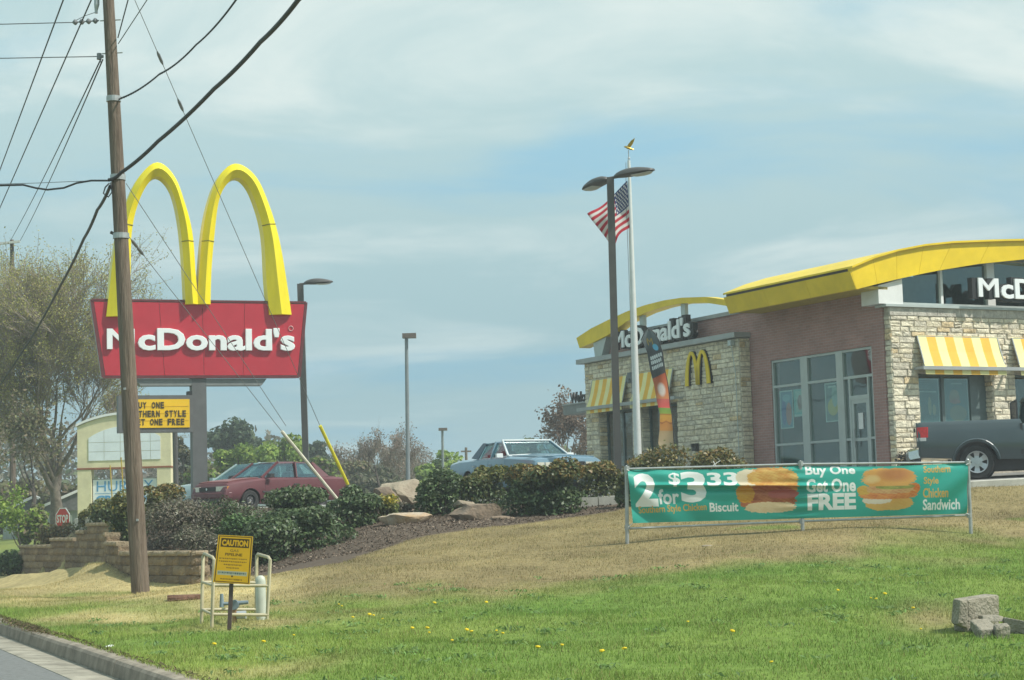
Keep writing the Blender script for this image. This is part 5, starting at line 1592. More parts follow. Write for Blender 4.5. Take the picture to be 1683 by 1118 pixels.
M_TYRE = M('tyre_rubber', (.028, .028, .028), rough=.85, var=.2, scale=9)
M_CHROME = M('chrome_trim', (.62, .64, .64), rough=.18, metal=1.0, var=.04)
M_CGLASS = M_glass('car_glass', (.74, .84, .83), .80, (.7, .78, .8))
M_SEAT = M('seat_cloth', (.10, .12, .15), rough=.95, var=.15, scale=8)
M_RIMST = M('steel_wheel', (.055, .055, .058), rough=.5, var=.15, metal=.3)
M_ALLOY = M('alloy_wheel', (.50, .51, .52), rough=.3, metal=.7, var=.06)
M_HEAD = M('headlamp_lens', (.62, .60, .50), rough=.12, var=.1, scale=20)
M_GRILLE = M('grille_black', (.03, .03, .032), rough=.5, var=.1)
M_TRIM = M('rubber_trim', (.055, .05, .05), rough=.7, var=.1)


def boolean_cut(o, cutter, solver='EXACT'):
    md = o.modifiers.new('cut', 'BOOLEAN'); md.object = cutter; md.operation = 'DIFFERENCE'; md.solver = solver
    bpy.context.view_layer.update()
    me = bpy.data.meshes.new_from_object(o.evaluated_get(bpy.context.evaluated_depsgraph_get()))
    o.modifiers.remove(md); old = o.data; o.data = me; bpy.data.meshes.remove(old)
    m2 = cutter.data; bpy.data.objects.remove(cutter); bpy.data.meshes.remove(m2)


def stations(S, n):
    S = np.array(S, float); x = S[:, 0]
    X = np.unique(np.r_[np.linspace(x[0], x[-1], n), x])
    return X, np.stack([np.interp(X, x, S[:, k]) for k in range(1, S.shape[1])], 1)


def body_ring(x, r):
    zb, zm, zs, zt, wb, wm, ws, wt = r
    half = [(wb, zb), (lerp(wb, wm, .7), lerp(zb, zm, .45)), (wm, zm), (lerp(wm, ws, .35), lerp(zm, zs, .62)), (ws, zs), (lerp(ws, wt, .55), lerp(zs, zt, .62)), (wt, zt - .006), (wt * .5, zt + .012)]
    return [(x, 0, zb)] + [(x, y, z) for y, z in half] + [(x, 0, zt + .018)] + [(x, -y, z) for y, z in half[::-1]]


def side_y(S, x, z):
    S = np.array(S, float); r = [np.interp(x, S[:, 0], S[:, k]) for k in range(1, 9)]
    pts = sorted((p[2], p[1]) for p in body_ring(x, r)[1:7])
    return float(np.interp(z, [p[0] for p in pts], [p[1] for p in pts]))


def wheel(parent, x, y, r, w, side, rim_mat, spokes=0, rim_r=.64):
    """tyre with tread shoulder, dished rim, spokes or holes, hub"""
    wh = bpy.data.objects.new('wheel', None); COL.objects.link(wh); wh.parent = parent; wh.location = (x, y, r)
    prof = [(rim_r * r, -w / 2 * .9), (r * .90, -w / 2), (r * .975, -w / 2 * .82), (r, -w / 2 * .55), (r, w / 2 * .55), (r * .975, w / 2 * .82), (r * .90, w / 2), (rim_r * r, w / 2 * .9)]
    b = MB(); b.loft([[(q * math.cos(a), t, q * math.sin(a)) for q, t in prof] for a in np.linspace(0, 2 * math.pi, 37)], cap=False, closed=True)
    b.build('tyre', M_TYRE, wh, smooth=True, sharp=35)
    o = side * w / 2; R_ = rim_r * r
    b = MB(); prof = [(R_, o * .9), (R_ * .96, o * 1.0), (R_ * .90, o * .92), (R_ * .84, o * .25), (.02, o * .2)]
    b.loft([[(q * math.cos(a), t, q * math.sin(a)) for q, t in prof] for a in np.linspace(0, 2 * math.pi, 37)], cap=False, closed=False)
    b.build('rim', rim_mat if not spokes else M_GRILLE, wh, smooth=True, sharp=30)
    if spokes:
        b = MB(); prof = [(R_ * 1.0, o * .9), (R_ * .98, o * 1.02), (R_ * .90, o * .98), (R_ * .89, o * .7)]
        b.loft([[(q * math.cos(a), t, q * math.sin(a)) for q, t in prof] for a in np.linspace(0, 2 * math.pi, 37)], cap=False, closed=False); b.build('rim_lip', rim_mat, wh, smooth=True, sharp=30)
    if spokes:
        for k in range(spokes):
            a = 2 * math.pi * k / spokes + .52; c, s_ = math.cos(a), math.sin(a); b = MB()
            pr = []
            for q, hw, t in ((R_ * .12, .050, .72), (R_ * .55, .052, .70), (R_ * .93, .072, .86)):
                pr.append([(q * c - hw * s_, o * t, q * s_ + hw * c), (q * c + hw * s_, o * t, q * s_ - hw * c), (q * c + hw * .8 * s_, o * (t - .28), q * s_ - hw * .8 * c), (q * c - hw * .8 * s_, o * (t - .28), q * s_ + hw * .8 * c)])
            b.loft(pr); b.build('spoke', rim_mat, wh)
        b = MB(); b.tube([(0, o * .35, 0), (0, o * .86, 0)], [R_ * .24, R_ * .2], 16); b.build('hub', rim_mat, wh)
    else:
        b = MB(); b.tube([(0, o * .1, 0), (0, o * .55, 0), (0, o * .72, 0)], [R_ * .68, R_ * .62, R_ * .30], 24); b.build('wheel_disc', rim_mat, wh, smooth=True, sharp=40)
        b = MB(); b.tube([(0, o * .6, 0), (0, o * .9, 0)], [R_ * .2, R_ * .17], 14); b.build('hub', M_ALLOY, wh)
        for k in range(8):
            a = 2 * math.pi * k / 8; b = MB(); b.tube([(R_ * .52 * math.cos(a), o * .5, R_ * .52 * math.sin(a)), (R_ * .52 * math.cos(a), o * .64, R_ * .52 * math.sin(a))], R_ * .085, 8); b.build('vent', M_ALLOY if k % 2 else M_GRILLE, wh)
    return wh


def patch(S, x0, x1, z0, z1, off, side, n=8, m=5, edge=.0):
    """a skin panel lying on the body side, standing a little proud"""
    b = MB(); V = []
    for i in range(n + 1):
        x = lerp(x0, x1, i / n)
        for j in range(m + 1):
            z = lerp(z0(x) if callable(z0) else z0, z1(x) if callable(z1) else z1, j / m); V.append((x, side * (side_y(S, x, z) + off), z))
    k = len(V); V += [(x, y - side * (off + .012), z) for x, y, z in V]
    F = []; w = m + 1
    for i in range(n):
        for j in range(m):
            a = i * w + j; F.append((a, a + 1, a + w + 1, a + w)); F.append((k + a, k + a + w, k + a + w + 1, k + a + 1))
    for i in range(n):
        a = i * w; F.append((a, a + w, k + a + w, k + a)); a += m; F.append((a, k + a, k + a + w, a + w))
    for j in range(m):
        F.append((j, k + j, k + j + 1, j + 1)); a = n * w + j; F.append((a, a + 1, k + a + 1, k + a))
    return b.add(V, F)


def quad_slab(pts, th, nrm=None):
    P = [Vector(p) for p in pts]; n = (P[1] - P[0]).cross(P[-1] - P[0]).normalized() * th
    b = MB(); k = len(P)
    b.add([p[:] for p in P] + [(p - n)[:] for p in P], [tuple(range(k)), tuple(range(2 * k - 1, k - 1, -1))] + [(i, k + i, k + (i + 1) % k, (i + 1) % k) for i in range(k)])
    return b


def make_car(name, label, cat, loc, rz, S, gh, wheels, wr, ww, paint, roofp, rim_mat, spokes=0, group=None, extras=None, lower=None):
    """S body stations; gh greenhouse dict; x forward from the rear bumper"""
    t = thing(name, label, cat, loc, rz, group)
    X, rows = stations(S, 40)
    b = MB(); b.loft([body_ring(x, r) for x, r in zip(X, rows)]); body = b.build('body', [paint, M_TRIM], t, smooth=True, sharp=28)
    c = MB()
    for wx in wheels: c.tube([(wx, -1.3, wr), (wx, 1.3, wr)], wr * 1.20, 28)
    cut = c.build('cutter', M_TRIM); cut.parent = t
    bmm = bmesh.new(); bmm.from_mesh(body.data); bmesh.ops.triangulate(bmm, faces=bmm.faces); bmm.to_mesh(body.data); bmm.free()
    bpy.context.view_layer.update(); boolean_cut(body, cut)
    for p in body.data.polygons: p.use_smooth = True
    body.data.set_sharp_from_angle(angle=R(28))
    hw = float(np.max(np.array(S)[:, 6]))
    b = MB(); b.box(min(wheels) - wr * 1.1, max(wheels) + wr * 1.1, -hw * .68, hw * .68, .2, .62); b.build('floor_pan', M_TRIM, t)
    for wx in wheels:
        q = MB(); q.tube([(wx, -hw * .66, wr), (wx, hw * .66, wr)], wr * 1.17, 24); q.build('wheel_well', M_GRILLE, t)
    for wx in wheels:
        for sd in (-1, 1): wheel(t, wx, sd * (hw - ww * .5 - .015), wr, ww, sd, rim_mat, spokes)
        for sd in (-1, 1):      # arch lip
            q = MB(); q.tube([(wx + wr * 1.21 * math.cos(a), sd * (side_y(S, wx + wr * 1.2 * math.cos(a), wr + wr * 1.2 * math.sin(a)) + .004), wr + wr * 1.21 * math.sin(a)) for a in np.linspace(.15, math.pi - .15, 16)], .014, 5); q.build('arch_lip', paint, t)
    g = gh
    zb, zr = g['zb'], g['zr']
    base = lambda x: float(np.interp(x, [g['rb'], g['wb']], [g['hb2'], g['hb']]))
    A0, A1, C0, C1 = (g['wb'], g['hb'], g['zw']), (g['rf'], g['hr'], zr - .03), (g['rb'], g['hb2'], g['zc']), (g['rr'], g['hr'] * .97, zr - .035)
    mir = lambda p, s_: (p[0], s_ * p[1], p[2])
    # roof
    b = MB(); rg = []
    for i in range(9):
        x = lerp(g['rr'] - .03, g['rf'] + .03, i / 8); e = .035 * (abs(i - 4) / 4) ** 2
        hwid = lerp(g['hr'] * .97, g['hr'], i / 8)
        rg.append([(x, y, zr - e - .05 * (abs(y) / hwid) ** 3) for y in np.linspace(-hwid, hwid, 9)] + [(x, y, zr - e - .045 - .05 * (abs(y) / hwid) ** 3) for y in np.linspace(hwid, -hwid, 9)])
    b.loft(rg); b.build('roof', roofp, t, smooth=True, sharp=35)
    for sd in (-1, 1):
        q = MB(); q.bar(mir(A0, sd), mir(A1, sd), .055, .05); q.build('front_pillar', g.get('pillar', paint), t)
        q = MB(); q.bar(mir((g['bp'], base(g['bp']), zb), sd), mir((g['bp'] - .05, g['hr'], zr - .04), sd), .04, g.get('bpw', .09), up=(0, 1, 0)); q.build('door_pillar', g.get('pillar', paint), t)
        # rear quarter panel
        p = g['cp']
        q = quad_slab([mir(x, sd) for x in ((C0[0] + .02, C0[1], C0[2]), (p[0], base(p[0]), zb), (p[1], g['hr'], zr - .055), (C1[0], C1[1], C1[2] - .01))], .03 * sd); q.build('rear_pillar', roofp, t)
        q = MB(); q.bar(mir((g['wb'] - .02, g['hb'], g['zw']), sd), mir((p[0], base(p[0]), zb), sd), .03, .035); q.build('window_sill', g.get('trim', paint), t)
        # side glass
        f = g['bp'] + .05
        q = quad_slab([mir(x, sd) for x in ((f, base(f) - .01, zb), (g['wb'] - .06, g['hb'] - .01, zb + .02), (g['rf'] + .03, g['hr'] - .01, zr - .07), (f - .05, g['hr'] - .01, zr - .06))], .006); q.build('pane', M_CGLASS, t)
        r_ = g['bp'] - .05
        q = quad_slab([mir(x, sd) for x in ((p[0] + .02, base(p[0]) - .01, zb), (r_, base(r_) - .01, zb), (r_ - .05, g['hr'] - .01, zr - .06), (p[1] + .02, g['hr'] - .01, zr - .07))], .006); q.build('pane', M_CGLASS, t)
    q = quad_slab([(A0[0] + .0, -A0[1] + .03, A0[2]), (A0[0], A0[1] - .03, A0[2]), (A1[0] + .0, A1[1] - .02, A1[2]), (A1[0], -A1[1] + .02, A1[2])], .006); q.build('windscreen', M_CGLASS, t)
    q = quad_slab([(C0[0], -C0[1] + .05, C0[2]), (C0[0], C0[1] - .05, C0[2]), (C1[0], C1[1] - .05, C1[2]), (C1[0], -C1[1] + .05, C1[2])], .006); q.build('rear_window', M_CGLASS, t)
    # cabin
    b = MB()
    for y in (-.36, .36):
        b = MB(); x = g['bp'] + .05
        b.loft([[(x + (z - zb) * -.25 + dx * k, y + dy * k, z) for dx, dy in ((.06, .22), (.06, -.22), (-.06, -.22), (-.06, .22))] for z, k in ((.4, 1), (zb + .02, 1), (zb + .17, .8), (zb + .20, .4), (zb + .34, .45), (zb + .36, .25))])
        b.build('seat', M_SEAT, t)
    b = MB(); b.box(g['rb'] + .35, g['rb'] + .55, -.55, .55, .4, zb + .12); b.build('seat', M_SEAT, t)
    b = MB(); b.box(g['wb'] - .35, g['wb'] - .02, -.6, .6, zb - .2, zb + .01); b.build('dashboard', M_TRIM, t)
    b = MB(); b.tube([(g['wb'] - .42 + .06 * math.sin(a), .36 * g.get('drv', 1) + .18 * math.cos(a), zb + .03 + .17 * math.sin(a)) for a in np.linspace(0, 2 * math.pi, 18)], .014, 6); b.build('steering_wheel', M_TRIM, t)
    b = MB(); b.box(g['rf'] + .12, g['rf'] + .16, -.12, .12, zr - .2, zr - .14); b.build('rear_mirror', M_TRIM, t)
    if extras: extras(t, S)
    bpy.context.view_layer.update()
    return t


def head_rz(dx, dy): return math.atan2(dy, dx)


# ---- small maroon two-door
S_RED = [(0.0, .40, .55, .70, .76, .66, .74, .72, .62), (.05, .32, .54, .84, .90, .72, .80, .78, .68), (.5, .26, .54, .86, .935, .74, .825, .80, .71), (1.3, .2, .54, .86, .90, .75, .83, .80, .72),
         (2.9, .2, .52, .85, .90, .75, .83, .80, .72), (3.02, .2, .52, .84, .905, .75, .83, .80, .72), (3.6, .22, .5, .79, .86, .74, .825, .79, .70), (4.05, .27, .48, .74, .81, .72, .81, .77, .68),
         (4.2, .32, .46, .70, .765, .70, .80, .765, .68), (4.28, .34, .45, .60, .66, .69, .79, .75, .66), (4.33, .36, .44, .50, .525, .66, .74, .70, .60)]
G_RED = dict(zb=.89, zr=1.375, rb=.60, rr=1.06, rf=2.34, wb=3.02, hb=.70, hb2=.69, hr=.56, zw=.90, zc=.93, bp=1.80, cp=(.93, 1.16), bpw=.10, drv=1)
M_MAROON = M_paint('maroon_paint', (.115, .034, .042), rough=.5, coat=.08, var=.10)
M_MAROON_D = M_paint('lighter_maroon', (.19, .060, .058), rough=.5, coat=.1, var=.15)  # lighter maroon than the body, for the hood skin


def red_extras(t, S):
    fx = lambda x, z: side_y(S, x, z)
    # front: lamps, grille, bumper
    for sd in (-1, 1):
        q = MB(); q.loft([[(4.25 - .05 * (abs(y) > .55) * (abs(y) - .55) / .2 + dx, y, z) for z in (.555, .685)] + [(4.1, y, .685), (4.1, y, .555)] for y, dx in ((sd * .38, .075), (sd * .55, .07), (sd * .745, .03))]); q.build('headlight', M_HEAD, t)
        q = MB(); q.box(4.04, 4.235, min(sd * .75, sd * .775), max(sd * .75, sd * .775), .56, .68); q.build('indicator', M('indicator_amber', (.55, .22, .03), rough=.2), t)
        q = MB(); q.loft([[(2.93, sd * .80, .90), (2.80, sd * .80, .90), (2.80, sd * .80, 1.02), (2.90, sd * .80, 1.02)], [(2.92, sd * .97, .915), (2.78, sd * .98, .915), (2.78, sd * .98, 1.01), (2.89, sd * .97, 1.01)]]); q.build('side_mirror', M_GRILLE, t)
        q = patch(S, 1.72, 2.98, .36, .835, .006, sd); dr_ = q.build('door', M_MAROON, t, smooth=True, sharp=30)
        q = MB(); q.box(1.80, 1.98, min(sd * .82, sd * .845), max(sd * .82, sd * .845), .70, .74); q.build('handle', M_TRIM, dr_)
        q = patch(S, .55 if sd else 0, .72, .50, .55, .012, sd, 4, 2); q.build('side_moulding', M_TRIM, t)
        q = patch(S, 1.42, 3.08, .50, .545, .014, sd, 8, 2); q.build('side_moulding', M_TRIM, t)
        q = patch(S, 1.42, 3.08, .215, .36, .004, sd, 8, 3); q.build('sill_panel', M('sill_dusty', (.085, .060, .06), rough=.8, var=.2), t)
        q = MB(); q.box(-.01, .03, min(sd * .38, sd * .70), max(sd * .38, sd * .70), .64, .78); q.build('tail_light', M('tail_red', (.4, .02, .02), rough=.2), t)
    q = MB(); q.box(4.14, 4.335, -.37, .37, .565, .675)
    gr = q.build('grille', M_GRILLE, t)
    for k in range(3): q = MB(); z = .585 + .032 * k; q.box(4.336, 4.346, -.36, .36, z, z + .012); q.build('grille_bar', M_TRIM, gr)
    q = MB(); q.tube([(4.347, 0, .62), (4.36, 0, .62)], .035, 12); q.build('badge', M_CHROME, gr)
    q = MB(); q.loft([[(x, y, .52), (x + .035, y, .50), (x + .035, y, .40), (x, y, .36)] for x, y in ((4.10, -.82), (4.28, -.76), (4.37, -.5), (4.39, 0), (4.37, .5), (4.28, .76), (4.10, .82))]); q.build('bumper', M_MAROON, t)
    q = MB(); q.box(4.2, 4.36, -.55, .55, .24, .36); q.build('valance', M_TRIM, t)
    q = MB(); q.loft([[(x, y, z) for z in (.36, .60)] + [(x + .1, y, .60), (x + .1, y, .36)] for x, y in ((-.0, -.74), (-.09, -.6), (-.10, .6), (0, .74))]); q.build('bumper', M_MAROON, t)
    # trunk spoiler and hood skin, wipers
    q = MB(); q.loft([[(x, y, z + .012), (x, y, z + .03), (x + .01, y, z + .03)] for x, y, z in ((.2, -.5, .93), (.2, .5, .93))]); q.build('trunk_edge', M_MAROON, t)
    q = MB(); rg = []
    for i in range(9):
        x = lerp(3.12, 4.12, i / 8); zt_ = float(np.interp(x, [s[0] for s in S], [s[4] for s in S])); wt_ = float(np.interp(x, [s[0] for s in S], [s[8] for s in S])) - .02
        rg.append([(x, y, zt_ + .022 + .012 * (1 - (y / wt_) ** 2)) for y in np.linspace(-wt_, wt_, 7)] + [(x, y, zt_ + .0) for y in np.linspace(wt_, -wt_, 7)])
    q.loft(rg); q.build('hood', M_MAROON_D, t, smooth=True, sharp=35)
    for y in (-.35, .2): q = MB(); q.bar((3.08, y, .93), (2.92, y + .42, .965), .02, .015); q.build('wiper', M_GRILLE, t)


hx, hy = -.70, -.714
rp_ = at(412, 841.5, 50.0)
O = np.array([rp_[0], rp_[1]]) - 3.48 * np.array([hx, hy]) - .80 * np.array([-hy, hx])
zc_ = float(z_lot(O[0], O[1]))
make_car('parked_car', 'faded maroon two-door car with black mirror parked behind the shrubs under the sign', 'car', (O[0], O[1], zc_), head_rz(hx, hy), S_RED, G_RED, (1.05, 3.48), .285, .175, M_MAROON, M_MAROON, M_RIMST, extras=red_extras)

# ---- pale teal car mostly hidden behind it
M_TEALP = M_paint('pale_teal_paint', (.34, .44, .44), rough=.3, coat=.5)


def teal_extras(t, S):
    for sd in (-1, 1):
        q = MB(); q.loft([[(4.20 - .10 * (abs(y) > .5), y, z) for z in (.56, .68)] + [(4.0, y, .68), (4.0, y, .56)] for y in (sd * .36, sd * .52, sd * .76)]); q.build('headlight', M_HEAD, t)
        q = MB(); q.box(2.82, 2.95, min(sd * .8, sd * .96), max(sd * .8, sd * .96), .90, 1.0); q.build('side_mirror', M_TEALP, t)
        q = patch(S, 1.72, 2.98, .36, .835, .006, sd); q.build('door', M_TEALP, t, smooth=True, sharp=30)
    q = MB(); q.box(4.16, 4.27, -.34, .34, .57, .66); q.build('grille', M_GRILLE, t)
    q = MB(); q.loft([[(x, y, .53), (x + .03, y, .5), (x + .03, y, .38), (x, y, .34)] for x, y in ((4.10, -.8), (4.26, -.7), (4.36, 0), (4.26, .7), (4.10, .8))]); q.build('bumper', M_TEALP, t)


O = np.array([-6.45, 60.4]); hx2, hy2 = -.75, -.66
zc_ = float(z_lot(-8, 57))
tc_ = make_car('parked_car', 'pale teal car whose nose shows behind the maroon car at the sign post', 'car', (O[0], O[1], zc_), head_rz(hx2, hy2), S_RED, G_RED, (1.05, 3.48), .285, .175, M_TEALP, M_TEALP, M_ALLOY, extras=teal_extras)
tc_.scale = (1.2, 1.2, 1.2)

# ---- long blue four-door
S_BLU = [(0.0, .42, .58, .80, .86, .80, .90, .86, .76), (.06, .36, .58, .90, .97, .84, .94, .90, .80), (.7, .28, .58, .95, 1.02, .86, .965, .92, .82), (1.5, .24, .56, .95, 1.00, .86, .965, .92, .83),
         (3.5, .24, .55, .95, 1.00, .86, .965, .92, .83), (3.65, .24, .55, .945, 1.01, .86, .965, .92, .83), (4.4, .27, .55, .90, .97, .85, .96, .91, .81), (5.2, .32, .55, .85, .92, .84, .95, .89, .79), (5.32, .36, .55, .82, .88, .83, .94, .88, .78), (5.36, .42, .55, .70, .74, .80, .92, .86, .76)]
G_BLU = dict(zb=.985, zr=1.45, rb=1.38, rr=1.72, rf=2.95, wb=3.66, hb=.84, hb2=.84, hr=.66, zw=1.01, zc=1.03, bp=2.62, cp=(1.82, 1.95), bpw=.07, drv=1)
M_BLUEP = M_paint('powder_blue_paint', (.155, .265, .345), rough=.30, coat=.6)
M_BLUER = M('blue_vinyl_roof', (.09, .145, .195), rough=.6, var=.08)
G_BLU['trim'] = M_CHROME; G_BLU['pillar'] = M_BLUEP


def blue_extras(t, S):
    A0, A1 = (3.66, .84, 1.01), (2.95, .66, 1.42)
    M_BR = M('bright_trim', (.72, .75, .75), rough=.3, metal=.2, var=.03)
    q = MB(); q.tube([(3.67, -.85, 1.02), (2.965, -.675, 1.43), (2.965, .675, 1.43), (3.67, .85, 1.02)], .028, 6); q.build('windscreen_trim', M_BR, t)
    q = MB(); q.tube([(3.68, -.85, 1.02), (3.72, -.4, 1.035), (3.73, 0, 1.04), (3.72, .4, 1.035), (3.68, .85, 1.02)], .024, 6); q.build('windscreen_trim', M_BR, t)
    for sd in (-1, 1):
        for x0, x1 in ((2.64, 3.62), (1.62, 2.60)):
            d_ = patch(S, x0, x1, .36, .93, .006, sd).build('door', M_BLUEP, t, smooth=True, sharp=30)
            q = MB(); q.box(x0 + .06, x0 + .24, min(sd * .955, sd * .985), max(sd * .955, sd * .985), .80, .835); q.build('handle', M_CHROME, d_)
        q = patch(S, .4, 5.2, .56, .585, .012, sd, 12, 1); q.build('side_moulding', M_CHROME, t)
        q = MB(); q.loft([[(3.52, sd * .92, .98), (3.42, sd * .92, .98), (3.42, sd * .92, 1.09), (3.50, sd * .92, 1.09)], [(3.50, sd * 1.08, .985), (3.40, sd * 1.08, .985), (3.40, sd * 1.08, 1.085), (3.48, sd * 1.08, 1.085)]]); q.build('side_mirror', M_BR, t)
        for a, c in ((.46, .64), (.67, .85)):
            q = MB(); q.box(5.30, 5.375, min(sd * a, sd * c), max(sd * a, sd * c), .62, .79); q.build('headlight', M_HEAD, t)
        q = MB(); q.box(-.02, .03, min(sd * .5, sd * .86), max(sd * .5, sd * .86), .62, .82); q.build('tail_light', M('tail_red', (.4, .02, .02)), t)
    q = MB(); q.box(5.31, 5.385, -.43, .43, .60, .80); gr = q.build('grille', M_GRILLE, t)
    for k in range(9): q = MB(); y = -.40 + .1 * k; q.box(5.386, 5.395, y - .008, y + .008, .61, .79); q.build('grille_bar', M_CHROME, gr)
    for x, s_ in ((5.36, 1), (0, -1)):
        q = MB(); q.loft([[(x + s_ * dx, y, .42), (x + s_ * (dx + .10), y, .44), (x + s_ * (dx + .10), y, .56), (x + s_ * dx, y, .58)] for y, dx in ((-.95, -.12), (-.85, 0), (0, .04), (.85, 0), (.95, -.12))]); q.build('bumper', M_CHROME, t)
    q = MB(); rg = []
    for i in range(9):
        x = lerp(3.80, 5.22, i / 8); zt_ = float(np.interp(x, [s[0] for s in S], [s[4] for s in S])); wt_ = float(np.interp(x, [s[0] for s in S], [s[8] for s in S])) - .03
        rg.append([(x, y, zt_ + .022 + .02 * (1 - (y / wt_) ** 2) + (.02 if abs(y) < .2 else 0)) for y in np.linspace(-wt_, wt_, 9)] + [(x, y, zt_) for y in np.linspace(wt_, -wt_, 9)])
    q.loft(rg); q.build('hood', M_BLUEP, t, smooth=True, sharp=35)


hx, hy = .42, -.907
O = np.array([-.95, 49.5])
make_car('parked_car', 'long pale blue four-door sedan with bright windscreen trim facing the banner', 'car', (O[0], O[1], float(z_lot(.5, 46)) + .02), head_rz(hx, hy), S_BLU, G_BLU, (1.35, 4.4), .33, .2, M_BLUEP, M_BLUER, M_ALLOY, extras=blue_extras)

# ---- grey pickup at the right edge
M_PICK = M_paint('slate_grey_paint', (.052, .076, .085), rough=.28, coat=.7)
S_PIC = [(0.0, .56, .78, 1.24, 1.33, .86, .95, .93, .86), (.05, .54, .78, 1.27, 1.36, .90, .985, .955, .90), (.6, .50, .80, 1.27, 1.365, .92, 1.0, .965, .91), (2.3, .44, .80, 1.27, 1.365, .93, 1.0, .965, .91),
         (2.36, .44, .80, 1.2, 1.26, .93, 1.0, .965, .86), (4.3, .44, .80, 1.2, 1.27, .93, 1.0, .965, .86), (4.5, .46, .8, 1.18, 1.26, .93, 1.0, .96, .84), (5.5, .5, .8, 1.1, 1.18, .91, .98, .94, .80), (5.65, .52, .78, .95, 1.0, .86, .93, .9, .78)]
G_PIC = dict(zb=1.26, zr=1.92, rb=2.42, rr=2.50, rf=3.75, wb=4.42, hb=.84, hb2=.84, hr=.70, zw=1.28, zc=1.30, bp=3.38, cp=(2.56, 2.62), bpw=.08, drv=1)


def pick_extras(t, S):
    body = [c for c in t.children if c.name.startswith('body')][0]
    c = MB(); c.box(.10, 2.22, -.80, .80, .80, 1.6); cut = c.build('cutter', M_TRIM); cut.parent = t
    bpy.context.view_layer.update(); boolean_cut(body, cut)
    for p in body.data.polygons: p.use_smooth = True
    body.data.set_sharp_from_angle(angle=R(28))
    q = MB(); q.box(-.035, .004, -.86, .86, .80, 1.35); tg = q.build('tailgate', M_PICK, t)
    q = MB(); q.box(-.05, -.035, -.16, .16, 1.16, 1.25); q.build('handle', M_GRILLE, tg)
    for sd in (-1, 1):
        # wrap-round lamp: red above, clear below
        def lamp(z0, z1, nm, mt):
            q = MB(); rg = []
            for x, inset in ((-.022, .10), (-.02, .02), (.06, -.012), (.22 - (1.24 - z1) * .2, -.014)):
                y0 = (.84 if inset > .05 else side_y(S, max(x, .0), (z0 + z1) / 2) - inset)
                rg.append([(x, sd * y0, z0), (x - .0 + .0, sd * y0, z1), (x + .02, sd * (y0 - .04), z1), (x + .02, sd * (y0 - .04), z0)])
            q.loft(rg); return q.build(nm, mt, t)
        lamp(1.00, 1.24, 'tail_light', M('lamp_bright_red', (.60, .03, .03), rough=.15, var=.12, scale=14)); lamp(.92, .995, 'reverse_light', M('lamp_clear', (.6, .6, .58), rough=.15))
        q = MB(); q.tube([(1.29 + .52 * math.cos(a), sd * (side_y(S, 1.29 + .5 * math.cos(a), .40 + .5 * math.sin(a)) + .012), .40 + .52 * math.sin(a)) for a in np.linspace(.1, math.pi - .1, 18)], .028, 6); q.build('arch_flare', M_PICK, t)
        q = patch(S, 3.40, 4.36, .56, 1.17, .006, sd); d_ = q.build('door', M_PICK, t, smooth=True, sharp=30)
        q = patch(S, 2.44, 3.36, .56, 1.17, .006, sd); d_ = q.build('door', M_PICK, t, smooth=True, sharp=30)
        q = MB(); q.box(4.12, 4.3, min(sd * .95, sd * 1.18), max(sd * .95, sd * 1.18), 1.3, 1.5); q.build('side_mirror', M_PICK, t)
        q = MB(); q.box(5.5, 5.62, min(sd * .6, sd * .93), max(sd * .6, sd * .93), .85, 1.08); q.build('headlight', M_HEAD, t)
        q = MB(); q.box(2.285, 2.345, min(sd * .80, sd * .985), max(sd * .80, sd * .985), .55, 1.255); q.build('cab_gap', M_GRILLE, t)
    q = MB(); q.loft([[(-.20, y, .50), (-.235, y, .56), (-.235, y, .68), (-.18, y, .735), (.03, y * .98, .735), (.03, y * .98, .54)] for y in (-.90, -.86, -.3)] ); q.build('bumper', M_CHROME, t)
    q = MB(); q.loft([[(-.20, y, .50), (-.235, y, .56), (-.235, y, .68), (-.18, y, .735), (.03, y * .98, .735), (.03, y * .98, .54)] for y in (.3, .86, .90)] ); q.build('bumper', M_CHROME, t)
    q = MB(); q.loft([[(-.18, y, .52), (-.21, y, .56), (-.21, y, .64), (-.18, y, .70), (.03, y, .70), (.03, y, .54)] for y in (-.295, .295)] ); q.build('bumper_step', M_GRILLE, t)
    q = MB(); q.box(-.1, .05, -.85, -.55, .33, .52); q.build('tow_bracket', M_TRIM, t)
    q = MB()
    q.bar((2.26, -.72, 1.36), (2.26, -.72, 1.80), .035); q.bar((2.26, .72, 1.36), (2.26, .72, 1.80), .035); q.bar((2.26, -.72, 1.80), (2.26, .72, 1.80), .035)
    for y in (-.5, -.25, 0, .25, .5): q.bar((2.26, y, 1.36), (2.26, y, 1.79), .02)
    q.build('cab_guard', M_TRIM, t)
    q = MB(); q.box(5.6, 5.68, -.58, .58, .7, 1.06); q.build('grille', M_CHROME, t)
    q = MB(); q.loft([[(5.55, y, .45), (5.75, y, .5), (5.75, y, .66), (5.6, y, .7)] for y in (-.9, .9)]); q.build('bumper', M_CHROME, t)


hx, hy = .985, -.172
wp = at(1607, 788, 42.0)
O = np.array([wp[0], wp[1]]) - 1.29 * np.array([hx, hy]) + .94 * np.array([-hy, hx])
make_car('pickup_truck', 'dark grey pickup truck with red tail lamp and six-spoke wheels before the stone front', 'pickup truck', (O[0], O[1], float(z_lot(10.5, 42))), head_rz(hx, hy), S_PIC, G_PIC, (1.29, 4.9), .40, .27, M_PICK, M_PICK, M_ALLOY, 6, extras=pick_extras)

